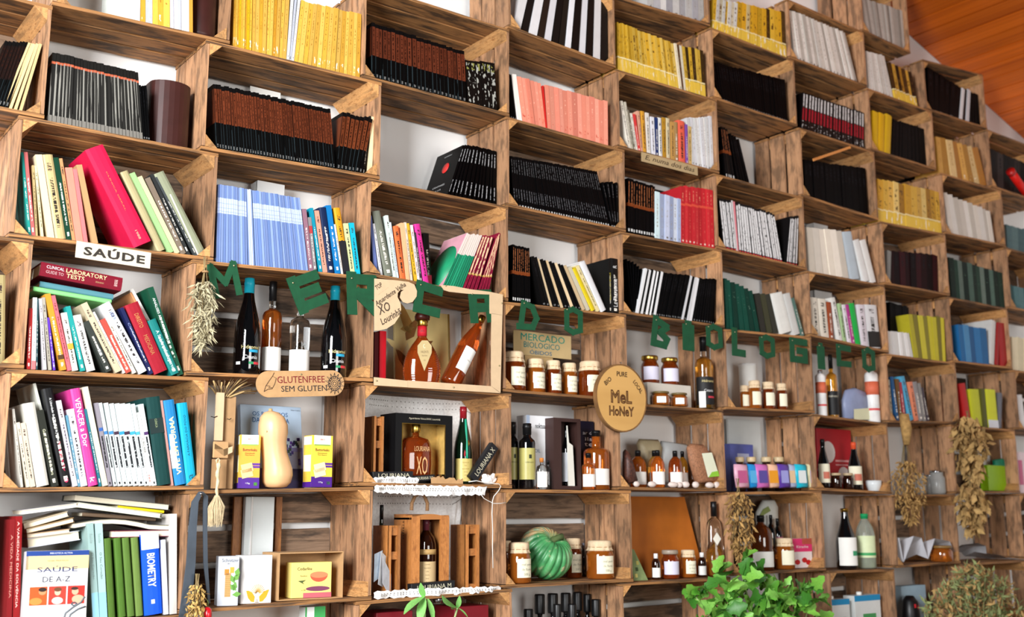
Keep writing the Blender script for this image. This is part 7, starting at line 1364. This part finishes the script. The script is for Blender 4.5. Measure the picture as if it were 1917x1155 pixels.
sheet('grey_paper', (8,2), Zx, [(650, 740), (690, 730), (750, 745), (770, 790), (830, 800), (900, 825), (930, 835)], .03, 'sheet of grey paper curling on the far shelf', mat('grey_paper', 'b0b0b4', .8), 6)
# (7,1)
root, w_, h = carton((7,1), Zx, 285, 425, 972, .1, .05, mat('pale_blue_box', 'aac4d4', .5, var=.06), 'pale blue box behind the round black tin', 'pale_blue_box', 'box')
X, z, w_, h = spot((7,1), Zx, 275, 385, 1030, .05, None, True); root = thing('black_tin', (X, .05, z), 'round black tin with red spots in the lower far gap', 'tin'); part('body', lathe('body', [(w_*.3, 0), (w_*.46, h*.2), (w_*.5, h*.5), (w_*.42, h*.85), (w_*.2, h)], black_cap, 24), root)
for a, zc in ((10, .7), (30, .78), (-20, .74)): part('spot', patch('spot', w_*.47, w_*.455, (zc-.05)*h, (zc+.05)*h, a-8, a+8, ink('c02028'), 3), root)
# edge of the frame: (9,3) packet, red tube
root, w_, h = carton((9,3), Zx, 950, 1010, 205, .02, .05, mat('pink_edge_carton', 'e0ccd0', .5, var=.05), 'pink and white carton cut by the right edge', 'pink_carton', 'box'); prints(root, [(.1*w_, .2*h, .5*w_, .8*h, 'c86a8a')])
a, b = Zd.at(1835, 1030, .0), Zd.at(1975, 1230, .04); root = thing('red_tube', a, 'bright red tube slanting out of the far right crate', 'tube'); part('tube_body', tube('tube_body', [(0, 0, 0), tuple((b-a)*.5), tuple(b-a)], .022, mat('red_plastic', 'd81c14', .35), 16), root); part('tube_cap', lathe('tube_cap', [(.024, -.006), (.024, .016), (.018, .018)], mat('red_cap', 'b01410', .4), 16), root, (b-a).to_track_quat('Z', 'Y').to_matrix().to_4x4())
X, z, w_, h = spot((9,5), Zw, 1175, 1240, 245, .08); root = thing('yellow_ball', (X, .05, z+.115), 'yellow ball resting on the cream paperbacks at the right edge', 'ball'); part('ball', lathe('ball', [(.03*math.sin(PI*k/10)+1e-4, -.03*math.cos(PI*k/10)) for k in range(11)], ink('d8c81c'), 16), root)
bx = wood('loose_batten', 'd08a48', 'a8642c', stain=.1)
a, b = Zd.at(650, 960, .0), Zd.at(870, 885, -.012); root = thing('loose_batten', a, 'loose orange batten slanting across the dark booklet crate', 'batten'); part('stick', boxes('stick', [(-.5, -.5, -.5, .5, .5, .5)], bx), root, T(*((b-a)/2)) @ (b-a).to_track_quat('X', 'Z').to_matrix().to_4x4() @ S((b-a).length, .008, .012))
# ------------------------------------------------------------------ hanging dried herbs and plants
tan_l = mat('tan_dry_leaf', 'a5814c', .9, var=.35, scale=40); tan2 = mat('buff_dry_leaf', 'b4925c', .9, var=.3, scale=40); grn = mat('grey_green_leaf', '8a9460', .9, var=.35, scale=40)
p0 = P0.at(1378, 905, -.05); bunch('dried_bunch', p0, .30, .15, tan_l, dry_stem, 'brown dried herb bunch hanging beside the pebble shelf', 'herbs', 420, .03, .010, 21, head=.1)
p0 = Zx.at(268, 0, -.05); bunch('dried_bunch', p0, p0.z-Zx.at(268, 605, -.05).z, .23, tan_l, dry_stem, 'thin tan herb bunch hanging left of the clear jars', 'herbs', 700, .026, .008, 22, head=.42)
part('stalk_wrap', tube('stalk_wrap', [(0, -.015, .01), (.004, -.02, -.06), (-.004, -.02, -.13)], [.022, .026, .014], tan_l, 8), bpy.data.objects['dried_bunch.001'])
p0 = Zx.at(640, -10, -.05); bunch('dried_bunch', p0, p0.z-Zx.at(660, 350, -.05).z, .24, tan2, dry_stem, 'broad tan bunch of dry round leaves, upper half', 'herbs', 330, .052, .032, 23, head=.02, tip=.5)
p0 = Zx.at(650, 345, -.055); bunch('dried_bunch', p0, p0.z-Zx.at(700, 655, -.055).z, .19, tan2, dry_stem, 'tan bunch of dry round leaves, tied below the broad one', 'herbs', 230, .052, .03, 24, head=.08)
# grey green herb bush in the lower right corner, on the floor
q0 = Zx.at(680, 1000, -.12); root = potted('herb_bush', (q0.x, -.12), 'grey green bush of drying herbs in the lower right corner', '7a5a44', .2, .12); o0 = WM[root.name].translation
rg = random.Random(31); v, f = [], []; v2, f2 = [], []
for i in range(1500):
    t = rg.random(); px = 680+290*(2*rg.random()-1)*(1-.75*(1-t)**2); top = 850+250*abs((px-690)/300)**1.6; py = top+(1230-top)*rg.random()
    q = Zx.at(px, py, -.12+rg.uniform(-.07, .06))-o0; d = Vector((rg.gauss(0, .7), rg.gauss(0, .5), rg.gauss(.1, .6))).normalized(); s = d.cross(Vector((rg.gauss(0, 1), rg.gauss(0, 1), rg.gauss(0, 1)))).normalized(); l = .035*rg.uniform(.6, 1.4); wl = .012
    vv, ff = (v, f) if rg.random() < .6 else (v2, f2); k = len(vv); c = d.cross(s)*l*.2; vv += [q, q+d*l*.5+s*wl/2+c, q+d*l+c*2, q+d*l*.5-s*wl/2+c]; ff.append((k, k+1, k+2, k+3))
for vv, ff, m, nm in ((v, f, grn, 'green_leaves'), (v2, f2, tan2, 'faded_leaves')): o = part(nm, mesh(nm, vv, ff, m), root); o['kind'] = 'stuff'
for k in range(14): a = Zx.at(480+30*k, 920+random.Random(k).uniform(0, 80), -.12)-o0; part('stem', tube('stem', [(rg.uniform(-.03, .03), rg.uniform(-.03, .03), .17), (a.x*.5, rg.uniform(-.03, .03), .17+(a.z-.17)*.5), (a.x, 0, a.z)], .002, stem_g, 4), root)
# leafy green plant: every leaf a part
q0 = Zv.at(380, 1000, -.13); root = potted('leafy_plant', (q0.x, -.13), 'fresh green leafy plant in front of the lower shelves', '8a5236', .2, .11); o0 = WM[root.name].translation
GL = [leafmesh('leaf', 1., .62, mat('fresh_leaf_%d' % k, c, .45, var=.15, sss=.12), lobes=5, bend=.22, n=8) for k, c in enumerate(('5c9c34', '7cb848', '3f7a2a', '8cc85c'))]
env = [(0, 830), (60, 740), (110, 850), (200, 760), (270, 700), (330, 800), (400, 880), (480, 880), (560, 940), (640, 930), (700, 930), (760, 990)]
def top_at(x):
    for (a, ya), (b, yb_) in zip(env, env[1:]):
        if a <= x <= b: return ya+(yb_-ya)*(x-a)/(b-a)
    return 900
hubs = []
for k in range(70):
    x = rg.uniform(-110, 760); t = top_at(max(0, min(760, x)))+(110 if x < 0 else 0); y = t+35+rg.random()**1.2*(1300-t); hubs.append((x, y))
for x, y in hubs:
    H = Zv.at(x, y, -.13+rg.uniform(-.08, .07))-o0
    for j in range(4):
        d = Vector((rg.gauss(0, .8), rg.gauss(-.35, .5), rg.gauss(.15, .6))).normalized(); l = rg.uniform(.045, .085); part('leaf', rg.choice(GL), root, T(*H) @ d.to_track_quat('Z', 'Y').to_matrix().to_4x4() @ R(rg.uniform(0, 360)) @ S(l, l, l))
for x, y in hubs[::4]: H = Zv.at(x, y, -.13)-o0; part('stem', tube('stem', [(rg.uniform(-.03, .03), rg.uniform(-.03, .03), .17), (H.x*.55, rg.uniform(-.02, .02), .17+(H.z-.17)*.55), (H.x, 0, H.z)], .0025, stem_g, 5), root)

# ------------------------------------------------------------------ pale casings glimpsed behind the books
cas = mat('pale_casing', 'dcdcda', .6, var=.03)
for cell, V, xl, xr, yt, Y, d, lab in (((1,5), Zf, 300, 465, 98, .21, .05, 'pale casing rising behind the pale blue magazines'), ((6,6), Zh, 668, 752, 362, .22, .04, 'pale casing behind the wide cream spines'), ((6,5), Zh, 672, 775, 792, .22, .03, 'pale casing behind the bright green spine'), ((1,4), Zl, 622, 758, 232, .225, .02, 'white upright casing behind the turquoise capped bottles')):
    X, z, w_, h = spot(cell, V, xl, xr, yt, Y); root = thing('casing', (X, Y, z), lab, 'casing'); part('front_face', bbox('front_face', w_, .012, h, cas, .001), root); part('side_face', bbox('side_face', .01, d, h, cas, .001), root, T(-w_/2+.005, d/2, 0))
X, z, w_, h = spot((1,6), Zb, 302, 488, 492, .19); root = thing('white_card', T(X, .225, z) @ R(-4, 'X'), 'white card showing above the rusty topped black books', 'card'); part('card', bbox('card', w_, .004, h, paper, .0005), root)
